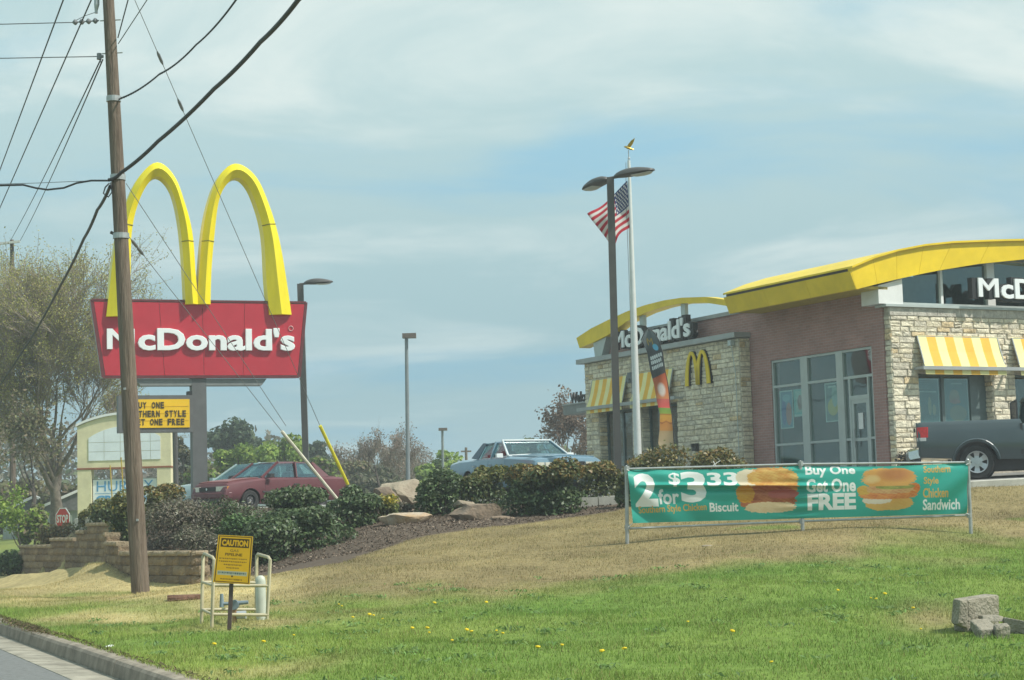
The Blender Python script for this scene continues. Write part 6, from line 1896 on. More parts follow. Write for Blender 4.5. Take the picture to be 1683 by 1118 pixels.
# ================================================================== BLOCK RETAINING WALLS
M_BLK = [M('wall_block_tan', (.235, .175, .115), rough=.95, var=.22, scale=5, bump=.9, bscale=20, spec=.15),
         M('wall_block_brown', (.195, .145, .10), rough=.95, var=.22, scale=5, bump=.9, bscale=20, spec=.15),
         M('wall_block_buff', (.275, .21, .14), rough=.95, var=.22, scale=5, bump=.9, bscale=20, spec=.15)]
M_CAP = M('wall_cap', (.31, .245, .165), rough=.95, var=.2, scale=5, bump=.6, bscale=22, spec=.15)
gb = random.Random(17)


def block_mesh(L, H, D, g, rough=.018):
    """split-face block: chamfered, uneven front"""
    n, m = 4, 3; V = []
    for j in range(m + 1):
        for i in range(n + 1):
            e = 1 if 0 < i < n and 0 < j < m else 0
            V.append((L * i / n, -(.022 + g.uniform(0, rough)) if e else -.0 + g.uniform(-.004, .004), H * j / m))
    F = [(j * (n + 1) + i, j * (n + 1) + i + 1, (j + 1) * (n + 1) + i + 1, (j + 1) * (n + 1) + i) for j in range(m) for i in range(n)]
    k = len(V); V += [(0, D, 0), (L, D, 0), (L, D, H), (0, D, H)]
    c = [0, n, (m + 1) * (n + 1) - 1, m * (n + 1)]
    F += [(k, k + 3, k + 2, k + 1), tuple(range(c[0], c[1] + 1))[::-1] + (k, k + 1), tuple(range(c[3], c[2] + 1)) + (k + 2, k + 3),
          (k,) + tuple(range(0, c[3] + 1, n + 1)) + (k + 3,), tuple([k + 1, k + 2] + list(range(c[2], c[1] - 1, -(n + 1))))]
    return V, F


def block_wall(label, path, zbase, tops, H=.195, Lb=.42, D=.28):
    """path: plan points front line left to right; tops(dist)-> top height; courses of blocks, caps on top"""
    P = [np.array(p, float) for p in path]; seg = [np.linalg.norm(b - a) for a, b in zip(P, P[1:])]; tot = sum(seg)
    def pos(d):
        for a, b, L in zip(P, P[1:], seg):
            if d <= L or b is P[-1]: return a + (b - a) * min(1.0, max(0, d / L)), (b - a) / L
            d -= L
    w = thing('retaining_wall', label, 'wall', (P[0][0], P[0][1], zbase))
    k = 0; z = zbase
    zmax = max(tops(d) for d in np.linspace(0, tot, 60))
    while z < zmax - .02:
        d = -(.5 if k % 2 else 0) * Lb
        while d < tot - .04:
            d0, d1 = max(0, d), min(tot, d + Lb); d += Lb
            if d1 - d0 < .06: continue
            tm = tops((d0 + d1) / 2); p, dr_ = pos((d0 + d1) / 2)
            if z > tm - .04: continue
            q, _ = pos(d0); q2, _ = pos(d1); L = float(np.linalg.norm(q2 - q)); dr_ = (q2 - q) / max(L, 1e-6)
            V, F = block_mesh(L - .008, H - .007, D, gb)
            b = MB(); b.add(V, F); o = b.build('wall_block', gb.choice(M_BLK), w)
            o.location = (q[0] - P[0][0], q[1] - P[0][1], z - zbase); o.rotation_euler = (0, 0, math.atan2(dr_[1], dr_[0]))
            if z + H > tm - .04:
                c = MB(); V, F = block_mesh(L - .006, .095, D + .06, gb, .01); c.add(V, F); o = c.build('cap_stone', M_CAP, w)
                nn = np.array([dr_[1], -dr_[0]]); o.location = (q[0] - P[0][0] + nn[0] * .04, q[1] - P[0][1] + nn[1] * .04, z + H - zbase - .004); o.rotation_euler = (0, 0, math.atan2(dr_[1], dr_[0]))
        z += H; k += 1
    return w


def lp(px, py, D): p = at(px, py, D); return (float(p[0]), float(p[1]))


# wall round the sign bed (curved), and the stepped wall along the side street
front = [lp(173, 930, 40.8), lp(180, 945, 39.2), lp(205, 952, 37.9), lp(250, 958, 36.9), lp(300, 962, 36.2), lp(322, 964, 35.9), lp(346, 962, 36.1)]
zt_f = lambda d: float(np.interp(d, [0, .55, .56, 2.6, 2.62, 5], [1.14, 1.14, 1.03, 1.0, .80, .78]))
block_wall('curved brown block wall behind the utility pole around the shrubs', front, .02, zt_f)
side = [lp(33, 944, 54.5), lp(60, 943, 53.0), lp(100, 939, 51.2), lp(140, 934, 49.0), lp(170, 928, 46.8), lp(192, 922, 45.5)]
_sd = sum(math.dist(a, b) for a, b in zip(side, side[1:]))
zt_s = lambda d: float(np.interp(d / _sd, [0, .02, .30, .31, .52, .53, .64, .65, 1.0], [.50, .72, .72, .95, .95, 1.14, 1.14, 1.36, 1.36])) - .02
block_wall('stepped brown block wall along the side street below the stop sign', side, -.14, zt_s, Lb=.46)
# loose block in the grass
p = land(305, 988); b = MB(); V, F = block_mesh(.52, .10, .22, gb, .015); b.add(V, F); o = b.build('loose_block', M('loose_block_brown', (.16, .085, .055), rough=.95, var=.2, bump=.6), None, loc=(p[0] - .28, p[1], p[2] - .01), rz=.12)
tag(o, 'flat reddish brown block lying in the grass left of the pipe guard', 'block')

# ================================================================== BOULDERS
def M_rock(name, c1, c2, c3):
    m = M(name, c1, rough=.92, var=.2, scale=2.2, bump=.9, bscale=9, spec=.2, var2=c2)
    return m


def boulder(label, px, py_base, py_top, D, wpx, seed, mat, depth=.8, flat=-.55, rz=0.0, rough=.5, boxy=.7):
    c = at(px, (py_base + py_top) / 2, D); s_ = D / FPX; h = (py_base - py_top) * s_; w = wpx * s_
    b = MB(); b.blob((0, 0, 0), (w / 2 * 1.05, w / 2 * depth, h * .62), seed, 3, rough, flat=flat, boxy=boxy)
    o = b.build('boulder', mat, None, smooth=True, sharp=32, loc=(c[0], c[1], c[2] - .06), rz=rz)
    tag(o, label, 'boulder', 'boulders among the shrubs'); return o


M_RK1 = M_rock('rock_tan', (.36, .31, .23), (.25, .205, .155), 0); M_RK2 = M_rock('rock_orange_slab', (.47, .43, .36), (.40, .245, .12), 0); M_RK3 = M_rock('rock_brown', (.185, .15, .12), (.27, .20, .14), 0)
boulder('tan boulder with a slanted pale top left of the dark round shrub', 662, 842, 783, 43.4, 82, 4, M_RK1, .7, rz=.3, rough=.9)
boulder('dark boulder leaning at the left foot of the tan one', 634, 842, 797, 42.8, 56, 9, M_RK3, .7, rough=.9)
boulder('flat pale slab with an orange stained face in the mulch', 668, 862, 838, 39.6, 104, 23, M_RK2, .5, flat=-.8, rz=-.1, rough=.8, boxy=.5)
boulder('brown slab boulder with a rusty top edge below the blue car', 786, 858, 824, 39.6, 92, 31, M_RK3, .5, flat=-.8, rz=.1, rough=.8, boxy=.5)
boulder('low grey rock touching the right end of the brown slab', 822, 860, 842, 39.2, 46, 12, M_RK3, .6, rough=1.0)
boulder('small pale rock showing between the two dark shrubs', 762, 832, 818, 40.8, 40, 14, M_RK1, .7)

# pale concrete blocks under the red-tipped shrubs
cb0 = at(985, 838, 40.2); w_ = thing('low_concrete_wall', 'short pale concrete block wall left of the teal banner', 'wall', (float(cb0[0]), float(cb0[1]), float(cb0[2]) - .1))
for k, (a, c, z0, z1) in enumerate(((-.55, -.02, .13, .38), (-.01, .42, .13, .38), (-.40, .42, -.2, .125))):
    q = MB(); q.box(a + .004, c - .004, 0, .3, z0 + .003, z1); q.build('concrete_block', M_LKERB, w_)

# ================================================================== CAUTION SIGN, PIPE GUARD, GAS VALVE
M_CAU = (.66, .375, .012)
C0 = at(374, 1036, 21.0); ga = h1(C0[0], C0[1])
cs_ = thing('caution_sign', 'orange caution sign with black lettering on a thin leaning brown post', 'sign', (float(C0[0]), float(C0[1]), ga))
o3 = np.array(cs_.location)
b = MB(); b.bar((0, .02, -.25), tuple(at(380, 958, 21.0) - o3 + np.array([0, .02, 0])), .045, .03); b.bar(tuple(at(380, 958, 21.0) - o3 + np.array([0, .02, 0])), tuple(at(386, 890, 21.0) - o3 + np.array([0, .02, 0])), .045, .022)
b.build('post', M('rusty_post', (.095, .065, .06), rough=.8, var=.2), cs_)
cv = Canvas(124, 160, M_CAU); BK = (.05, .032, .01); INK = (.22, .13, .015)
for r_ in ((.03, .97, .02, .035), (.03, .97, .965, .98), (.03, .055, .02, .98), (.945, .97, .02, .98)): cv.rect(*r_, BK)
cv.rect(.10, .90, .065, .25, BK); cv.text('CAUTION', .13, .87, .095, .225, M_CAU, .05)
cv.text('GAS', .38, .62, .29, .345, INK, .02); cv.text('PIPELINE', .25, .73, .37, .43, (.13, .075, .01), .035)
g_ = random.Random(2)
def smudge(x0, x1, y, h, col):
    x = x0
    while x < x1: w = g_.uniform(.018, .05); cv.rect(x, min(x1, x + w), y, y + h * g_.uniform(.7, 1), col); x += w + .014
smudge(.10, .88, .475, .028, INK); smudge(.10, .88, .535, .028, INK); smudge(.24, .74, .60, .032, INK); smudge(.32, .68, .665, .032, INK)
cv.rect(.09, .90, .745, .83, (.42, .42, .30)); smudge(.11, .88, .765, .045, (.08, .12, .13))
smudge(.19, .78, .90, .034, INK); cv.ell(.5, .85, .025, .02, BK)
q4 = [at(*p_, 20.97) - o3 for p_ in ((359, 879), (416, 882), (410.5, 961), (350, 957))]
def cau_fn(a, c): return q4[0][None] * ((1 - a) * (1 - c))[:, None] + q4[1][None] * (a * (1 - c))[:, None] + q4[2][None] * (a * c)[:, None] + q4[3][None] * ((1 - a) * c)[:, None]
b = MB(); b.add([tuple(q + np.array([0, d, 0])) for d in (.003, .008) for q in q4], [(0, 1, 2, 3), (7, 6, 5, 4), (0, 4, 5, 1), (1, 5, 6, 2), (2, 6, 7, 3), (3, 7, 4, 0)]); pt = b.build('plate', M('plate_back', (.4, .4, .38), rough=.4, metal=.3), cs_)
cv.mesh('sign_face', cau_fn, M_attr('reflective_print', rough=.4, var=.05), cs_, smooth=False)

M_PIPE = M('pipe_olive_cream', (.43, .385, .25), rough=.55, var=.14, scale=6)
gp = at(392, 1012, 22.0); pg = thing('pipe_guard', 'cream painted pipe guard rail around a gas valve', 'guard rail', (float(gp[0]), float(gp[1]), h1(gp[0], gp[1])))
o3 = np.array(pg.location)
def G(px, py, D): return at(px, py, D) - o3
def pipe(pts_, r_=.021, nm='rail'): b = MB(); b.tube([tuple(q) for q in pts_], r_, 8); b.build(nm, M_PIPE, pg, smooth=True, sharp=60)
pipe([G(331, 1030, 22.6), G(334, 914, 22.6), G(336, 910, 22.6), G(349, 916, 21.6), G(352, 920, 21.5), G(348, 1035, 21.5)], nm='hoop')
pipe([G(421, 1008, 22.9), G(422, 914, 22.9), G(424, 911, 22.9), G(441, 916, 21.8), G(444, 920, 21.7), G(439, 1018, 21.7)], nm='hoop')
for ya, yb, yc, yd in ((957, 962, 958, 963), (1002, 1010, 1002, 1011)):
    pipe([G(333, ya, 22.6), G(421, yc, 22.9)], .019); pipe([G(349, yb, 21.5), G(441, yd, 21.7)], .019); pipe([G(333, ya, 22.58), G(349, yb, 21.52)], .017)
M_VALV = M('valve_blue_grey', (.19, .245, .28), rough=.5, var=.15); 
vp = G(385, 992, 22.2)
gv = thing('gas_valve', 'blue grey gas valve assembly inside the pipe guard', 'valve', (float(vp[0] + o3[0]), float(vp[1] + o3[1]), h1(vp[0] + o3[0], vp[1] + o3[1])))
zv_ = float(vp[2] + o3[2] - gv.location.z)
b = MB(); b.tube([(.0, 0, -.15), (.0, 0, zv_)], .028, 8); b.build('riser', M('riser_rust', (.33, .20, .12), rough=.7), gv)
b = MB(); b.tube([(-.17, 0, zv_), (-.05, 0, zv_), (-.05, 0, zv_), (.17, 0, zv_ + .01)], [.02, .02, .03, .022], 8); b.build('body', M_VALV, gv)
b = MB(); b.tube([(-.15, 0, zv_ - .04), (-.15, 0, zv_ + .12)], [.03, .02], 8); b.build('stem', M_VALV, gv)
b = MB(); b.tube([(.0, -.05, zv_ - .015), (.0, .05, zv_ - .015)], .06, 10); b.build('bonnet', M_VALV, gv)
b = MB(); b.tube([(.03, 0, zv_ - .14), (.14, 0, zv_ - .14)], .05, 10); b.build('regulator', M('regulator_grey', (.36, .40, .42), rough=.5), gv)
mp_ = at(429, 1004, 22.4)
b = MB(); zt_ = float(at(429, 946, 22.4)[2]) - h1(mp_[0], mp_[1]); b.loft([[(.062 * k * math.cos(a), .05 * k * math.sin(a), z) for a in np.linspace(0, 2 * math.pi, 12, endpoint=False)] for z, k in ((-.2, 1), (zt_ - .07, 1), (zt_ - .02, .8), (zt_, .35))])
o = b.build('marker_post', M('marker_white', (.50, .53, .45), rough=.5, var=.08), None, smooth=True, sharp=50, loc=(float(mp_[0]), float(mp_[1]), h1(mp_[0], mp_[1]))); tag(o, 'short round-topped whitish marker post at the right end of the pipe guard', 'marker post')

# ================================================================== CONCRETE INLET
hp = at(1640, 1054, 17.2); hz0 = h1(hp[0], hp[1])
hw_ = thing('drain_headwall', 'weathered concrete drain inlet with upright slab and blocks in the grass', 'drain', (float(hp[0]), float(hp[1]), hz0), 0)
M_OLDC = M('old_concrete', (.22, .20, .155), rough=.95, var=.3, scale=6, bump=.7, bscale=30, spec=.15, var2=(.36, .33, .265))
o3 = np.array(hw_.location); H_ = lambda px, py, D: tuple(at(px, py, D) - o3)


def slab(nm, front4, dvec, mat=M_OLDC, bev=.012):
    """a cast block: four corners of its front and a depth vector, edges eased"""
    P = [Vector(p) for p in front4]; d = Vector(dvec); bm = bmesh.new()
    v = [bm.verts.new(p) for p in P] + [bm.verts.new(p + d) for p in P]
    for f in ((0, 1, 2, 3), (7, 6, 5, 4), (0, 4, 5, 1), (1, 5, 6, 2), (2, 6, 7, 3), (3, 7, 4, 0)): bm.faces.new([v[i] for i in f])
    bmesh.ops.recalc_face_normals(bm, faces=bm.faces); bmesh.ops.bevel(bm, geom=list(bm.edges), offset=bev, segments=2, affect='EDGES', profile=.6)
    for q in bm.verts: q.co += Vector((gb.uniform(-1, 1), gb.uniform(-1, 1), gb.uniform(-1, 1))) * .003
    me = bpy.data.meshes.new(nm); bm.to_mesh(me); bm.free(); me.materials.append(mat)
    o = bpy.data.objects.new(nm, me); COL.objects.link(o); o.parent = hw_; return o


slab('upright_slab', [H_(1590, 986, 17.7), H_(1642, 978, 18.0), H_(1643, 1035, 18.0), H_(1591, 1040, 17.7)], (-.10, .16, .01), bev=.02)
slab('side_wall', [H_(1578, 986, 17.55), H_(1591, 986, 17.6), H_(1592, 1034, 17.6), H_(1575, 1027, 17.55)], (-.02, .22, .0), bev=.025)
slab('apron', [H_(1594, 1018, 17.3), H_(1613, 1036, 16.95), H_(1614, 1064, 16.95), H_(1594, 1030, 17.3)], (.20, .16, -.0))
slab('front_block', [H_(1612, 1035, 16.9), H_(1633, 1035, 16.9), H_(1633, 1062, 16.9), H_(1613, 1062, 16.9)], (.0, .22, .0))
slab('corner_block', [H_(1636, 1031, 16.8), H_(1661, 1028, 16.8), H_(1660, 1064, 16.8), H_(1638, 1064, 16.8)], (.03, .22, .015), bev=.028)
slab('wing_wall', [H_(1650, 1014, 17.5), H_(1760, 1034, 16.9), H_(1760, 1052, 16.9), H_(1650, 1042, 17.5)], (.05, .25, -.02))
slab('wing_base', [H_(1662, 1046, 17.2), H_(1760, 1056, 16.8), H_(1760, 1066, 16.8), H_(1662, 1060, 17.2)], (.05, .2, -.0))
slab('grate_stone', [H_(1614, 1012, 17.55), H_(1650, 1012, 17.55), H_(1652, 1022, 17.5), H_(1616, 1022, 17.5)], (.0, .2, -.0), bev=.03)

# ================================================================== SHRUBS
M_LEAF = M_attr('leaf', rough=.48, spec=.45, var=.22, scale=3.0, trans=.22)
M_STEM = M('shrub_stem', (.085, .065, .05), rough=.9, var=.2)


def leaf_quads(C, N, size, g, aspect=.55, droop=.0):
    """C centres (n,3), N facing (n,3) -> quads as rhombic leaves"""
    n = len(C); N = N / np.linalg.norm(N, axis=1)[:, None]
    t = g.normal(size=(n, 3)); t -= N * (t * N).sum(1)[:, None]; t /= np.linalg.norm(t, axis=1)[:, None]
    b = np.cross(N, t); s_ = size * g.uniform(.6, 1.35, n)[:, None]
    V = np.stack([C - t * s_, C + b * s_ * aspect + N * s_ * .15, C + t * s_, C - b * s_ * aspect + N * s_ * .15], 1).reshape(-1, 3)
    return V, np.arange(4 * n).reshape(-1, 4)


def shrub(label, px, py_top, py_bot, wpx, D, seed, cols, n=2600, leaf=.045, depth=.85, tips=None, group='landscape shrubs', name='shrub', lumps=9, spiky=.0, aspect=.55):
    g = np.random.default_rng(seed); s_ = D / FPX
    base = at(px, py_bot, D); w = wpx * s_; h = (py_bot - py_top) * s_
    gz_ = h1(base[0], base[1]); 
    if in_poly(base[0], base[1], LOT): gz_ = float(z_lot(base[0], base[1]))
    z0 = min(gz_, base[2]); h = base[2] + h - z0
    t = thing(name, label, 'shrub', (float(base[0]), float(base[1]), float(z0)), 0, group)
    # lumps inside an ellipsoid, leaves on and just under their skins
    n = int(n * 1.5); leaf *= 1.1
    L = g.normal(size=(lumps, 3)); L /= np.linalg.norm(L, axis=1)[:, None]; L *= g.uniform(.25, .72, (lumps, 1)); L[:, 2] = L[:, 2] * .9
    Lr = g.uniform(.36, .56, lumps)
    k = g.integers(0, lumps, n); d = g.normal(size=(n, 3)); d /= np.linalg.norm(d, axis=1)[:, None]; d[:, 2] = np.where(d[:, 2] < -.4, -d[:, 2] * .6, d[:, 2])
    d /= np.linalg.norm(d, axis=1)[:, None]
    rr = Lr[k] * (1 - .45 * g.random(n) ** 2.2) * (1 + spiky * g.random(n) ** 3)
    P = L[k] + d * rr[:, None]
    low = g.random(n) < .22      # skirt of foliage down to the soil
    P[low, 2] = g.uniform(-1.0, -.2, low.sum()); rx = np.hypot(P[low, 0], P[low, 1]); P[low, :2] *= (g.uniform(.55, .92, low.sum()) / np.maximum(rx, .15))[:, None].clip(0, 2.2)
    q = np.percentile(np.abs(P), 98.5, axis=0); zlo, zhi = np.percentile(P[:, 2], 1), np.percentile(P[:, 2], 99)
    P[:, :2] /= q[None, :2]; P[:, 2] = (P[:, 2] - zlo) / (zhi - zlo) * 2 - 1
    C = P * np.array([w / 2, w / 2 * depth, h / 2]) + np.array([0, 0, h * .5])
    N = d + .75 * g.normal(size=(n, 3)) + np.array([0, 0, .35])
    V, F = leaf_quads(C, N, leaf, g, aspect)
    u = g.random(n); c = np.array(cols)[g.integers(0, len(cols), n)] * g.uniform(.72, 1.3, (n, 1))
    if tips is not None:
        hi = smooth01((P[:, 2] - .05 + .5 * (rr / Lr[k] - .8)) / .7) * (g.random(n) < .75) * g.uniform(.3, 1, n)
        c = c * (1 - hi[:, None]) + np.array(tips)[g.integers(0, len(tips), n)] * hi[:, None]
    obj_np('foliage', V, F, M_LEAF, np.repeat(c, 4, 0), t)
    b = MB()
    for i in range(7):
        a = 6.28 * i / 7; e = (w * .30 * math.cos(a), w * .25 * math.sin(a), h * g.uniform(.5, .75)); b.tube([(.04 * math.cos(a), .04 * math.sin(a), -.1), (e[0] * .45, e[1] * .45, e[2] * .5), e], [.02, .014, .006], 5)
    tag(b.build('stems', M_STEM, t), kind='stuff')
    return t


DK = [(.058, .10, .034), (.075, .122, .04), (.048, .082, .032), (.11, .155, .06), (.09, .115, .05)]
OL = [(.085, .11, .034), (.11, .125, .04), (.062, .085, .03), (.14, .14, .045)]
JU = [(.12, .13, .08), (.15, .155, .09), (.10, .10, .07), (.17, .145, .10)]
BR = [(.17, .145, .105), (.13, .115, .085), (.20, .17, .12), (.13, .135, .08)]
GR = [(.07, .13, .04), (.095, .16, .048), (.055, .10, .035)]
TIP = [(.26, .14, .035), (.28, .17, .04), (.22, .16, .04), (.19, .18, .045)]
TIPY = [(.17, .17, .03), (.20, .17, .04)]
shrub('largest dark green glossy shrub behind the caution sign', 500, 838, 932, 168, 37.6, 1, DK, 6500, .042)
shrub('dark green shrub rising in front of the maroon car doors', 492, 803, 868, 108, 41.5, 2, DK, 3600, .042)
shrub('dark green shrub at the foot of the two guy wire guards', 580, 802, 866, 84, 40.3, 3, DK, 3000, .042)
shrub('grey green spreading juniper left of the caution sign', 385, 824, 904, 120, 39.6, 4, JU + GR, 4200, .036, spiky=.5, aspect=.35)
shrub('bright green low shrub between the juniper and the largest dark shrub', 408, 850, 915, 86, 38.4, 41, GR, 2600, .036, spiky=.3)
shrub('brownish winter-burnt juniper mounded behind the pole over the block wall', 300, 822, 898, 122, 39.4, 5, BR, 4200, .036, spiky=.5, aspect=.35)
shrub('dry grey brown creeping shrub hanging over the wall right of the pole', 330, 868, 922, 86, 37.6, 51, BR + JU, 2600, .034, spiky=.5, aspect=.35)
shrub('rounded olive shrub with orange tips in front of the cream sign right pillar', 272, 798, 858, 80, 44.5, 6, OL, 2600, .042, tips=TIP)
shrub('olive shrub hugging the left side of the utility pole', 214, 812, 904, 62, 40.6, 7, OL + DK, 2600, .042, tips=TIPY)
shrub('dark shrub at the foot of the red panel of the cream sign', 178, 822, 866, 58, 48.6, 8, DK + OL, 2000, .042, tips=TIPY)
shrub('low golden olive shrub at the left foot of the cream sign', 146, 838, 868, 44, 51.0, 9, OL, 1200, .042, tips=TIPY)
shrub('orange brown dry plants on top of the stepped wall', 96, 862, 893, 70, 53.6, 10, [(.20, .135, .05), (.15, .12, .05), (.18, .16, .06)], 1400, .04, spiky=.4)
shrub('dark round shrub standing right of the large tan boulder', 727, 774, 838, 80, 41.0, 11, DK, 3000, .042)
shrub('dark green shrub below the blue car front door', 795, 768, 828, 84, 41.4, 12, DK + OL, 2800, .042, tips=TIPY)
shrub('red tipped shrub in front of the blue car hood, nearer and left of a pair', 862, 766, 842, 84, 39.8, 13, DK, 3600, .042, tips=TIP)
shrub('red tipped shrub in front of the blue car bumper, right of a pair', 915, 758, 844, 86, 39.5, 14, DK, 3600, .042, tips=TIP)
shrub('golden red shrub above the short concrete wall', 988, 760, 818, 66, 41.0, 15, OL, 2400, .042, tips=TIP)
shrub('dark shrub half hidden behind the left post of the banner', 1032, 778, 838, 34, 39.5, 16, DK, 1300, .042, tips=TIPY)
shrub('olive orange shrub at the foot of the feather banner', 1084, 736, 800, 100, 43.5, 17, OL, 2800, .042, tips=TIP, spiky=.4)
shrub('olive orange shrub below the arched emblem on the stone wing', 1172, 740, 800, 92, 43.5, 18, OL, 2600, .042, tips=TIP, spiky=.4)
shrub('small greyish shrub beside the pickup bumper', 1494, 742, 786, 42, 45.2, 19, [(.10, .10, .085), (.075, .075, .06), (.12, .09, .08)], 1100, .036)
shrub('dark green bush at the left edge beyond the stepped wall', 18, 908, 950, 54, 54.5, 20, DK + GR, 2000, .045)
shrub('patch of small yellow flowering plants below the tan boulder', 632, 814, 842, 46, 40.6, 21, [(.10, .14, .03), (.14, .15, .03)], 900, .035, tips=[(.55, .42, .02), (.5, .4, .05)])
shrub('low dry shrub at the bottom of the tan boulder right side', 664, 826, 846, 34, 41.3, 22, BR, 500, .034)

# ================================================================== TREES
M_BARK = M('bark_grey_brown', (.17, .145, .12), rough=.95, var=.25, scale=6, bump=.6, bscale=18, spec=.1)
M_BARKD = M('bark_dark', (.085, .075, .065), rough=.95, var=.25, scale=6, spec=.1)
M_TWIG = M('twig_grey', (.27, .225, .185), rough=.95, var=.2, scale=2, spec=.1)
M_TWIGR = M('twig_reddish', (.29, .22, .18), rough=.95, var=.2, scale=2, spec=.1)
M_BUD = M_attr('young_leaf', rough=.7, spec=.2, var=.18, scale=1.0, trans=.3)


def grow(g, p, d, L, r, lvl, out, tips, maxl, spread=.6, up=.25, kids=(3, 5), wig=.16, shrink=.66):
    nseg = 5 if lvl == 0 else (4 if lvl < 3 else 3)
    pts = [p.copy()]; rs = [r]
    for i in range(nseg):
        d = d + g.normal(size=3) * wig + np.array([0, 0, up * .3]); d /= np.linalg.norm(d)
        p = p + d * L / nseg; pts.append(p.copy()); rs.append(r * (1 - .62 * (i + 1) / nseg))
    out.append((np.array(pts), np.array(rs), lvl))
    if lvl >= maxl: tips.append((pts[-1], d)); tips.append((pts[-2], d)); return
    k = g.integers(kids[0], kids[1] + 1) if lvl or len(kids) < 3 else kids[2]
    for j in range(k):
        t = g.uniform(.30 if lvl else .35, 1.0) if j else 1.0
        f = t * nseg; i = min(nseg - 1, int(f)); q = pts[i] + (pts[i + 1] - pts[i]) * (f - i); rr = np.interp(t, np.linspace(0, 1, nseg + 1), rs)
        dd = pts[i + 1] - pts[i]; dd /= np.linalg.norm(dd); s_ = g.normal(size=3); s_ -= dd * (s_ @ dd); s_ /= np.linalg.norm(s_)
        an = spread * g.uniform(.55, 1.3) * (.4 if j == 0 else 1)
        nd = dd * math.cos(an) + s_ * math.sin(an) + np.array([0, 0, up * .6]); nd /= np.linalg.norm(nd)
        grow(g, q, nd, L * shrink * g.uniform(.75, 1.2), max(.0010, rr * g.uniform(.50, .75)), lvl + 1, out, tips, maxl, spread, up, kids, wig, shrink)


def branch_mesh(br, lv_min, lv_max, twig_w=1.0, sides=(8, 6, 4, 3, 3, 3, 3)):
    Vs, Fs = [], []; k = 0
    for pts, rs, lvl in br:
        if not (lv_min <= lvl <= lv_max): continue
        n = sides[min(lvl, 6)]; d = pts[-1] - pts[0]; d /= np.linalg.norm(d)
        a = np.cross(d, [0, 0, 1.]) if abs(d[2]) < .95 else np.cross(d, [1., 0, 0]); a /= np.linalg.norm(a); b = np.cross(d, a)
        an = np.linspace(0, 2 * math.pi, n, endpoint=False); ring = np.cos(an)[:, None] * a + np.sin(an)[:, None] * b
        V = pts[:, None, :] + ring[None] * (rs * (twig_w if lvl >= 2 else 1))[:, None, None]
        m = len(pts); i = np.arange(m - 1)[:, None] * n + np.arange(n)[None]; j = np.arange(m - 1)[:, None] * n + (np.arange(n)[None] + 1) % n
        Fs.append(np.stack([i, j, j + n, i + n], -1).reshape(-1, 4) + k); Vs.append(V.reshape(-1, 3)); k += m * n
    return np.concatenate(Vs), np.concatenate(Fs)


def bare_tree(label, px, py_base, py_top, D, seed, bark, twig, maxl=4, trunk=.34, r0=.02, spread=.6, up=.25, kids=(3, 4), buds=0, bud_cols=None, bud_size=.09, squash=None, group='bare spring trees', twig_w=1.0, name='bare_tree', wig=.16, shrink=.66, lean=0.0, base_z=None, wpx=None):
    g = np.random.default_rng(seed); b0 = at(px, py_base, D); gz_ = h1(b0[0], b0[1]) if base_z is None else base_z
    H = float(at(px, py_top, D)[2]) - gz_
    br, tips = [], []
    grow(g, np.zeros(3), np.array([lean, 0, 1.0]), trunk, r0, 0, br, tips, maxl, spread, up, kids, wig, shrink)
    zmax = max(p[:, 2].max() for p, _, _ in br); sc = H / zmax
    sq = (squash if squash else 1.0)
    if wpx:
        xs_ = np.concatenate([p[:, 0] for p, _, l in br if l >= 2]) * sc; lo, hi = np.percentile(xs_, 2), np.percentile(xs_, 98)
        sq = wpx * D / FPX / (hi - lo); mid = (lo + hi) / 2 / sc        # crown grown straight above its trunk
        for p, _, _ in br: p[:, 0] -= mid * np.clip(p[:, 2] / (.55 * zmax), 0, 1)
    br = [(p * sc * np.array([sq, sq, 1]), r_ * sc, l) for p, r_, l in br]
    t = thing(name, label, 'tree', (float(b0[0]), float(b0[1]), gz_ - .1), 0, group)
    V, F = branch_mesh(br, 0, 1); obj_np('trunk', V, F, bark, None, t, smooth=True)
    V, F = branch_mesh(br, 2, 9, twig_w); tw = obj_np('branches', V, F, twig, None, t); tw['kind'] = 'stuff'
    if buds:
        mx_ = max(l for _, _, l in br); T_ = np.concatenate([p[-2:] for p, _, l in br if l == mx_]); n = buds
        C = T_[g.integers(0, len(T_), n)] + g.normal(size=(n, 3)) * max(.13, bud_size * 2.2)
        Vb, Fb = leaf_quads(C, g.normal(size=(n, 3)) + np.array([0, -.3, .4]), bud_size, g, .6)
        c = np.array(bud_cols)[g.integers(0, len(bud_cols), n)] * g.uniform(.7, 1.3, (n, 1))
        o = obj_np('crown', Vb, Fb, M_BUD, np.repeat(c, 4, 0), t); o['kind'] = 'stuff'
    return t


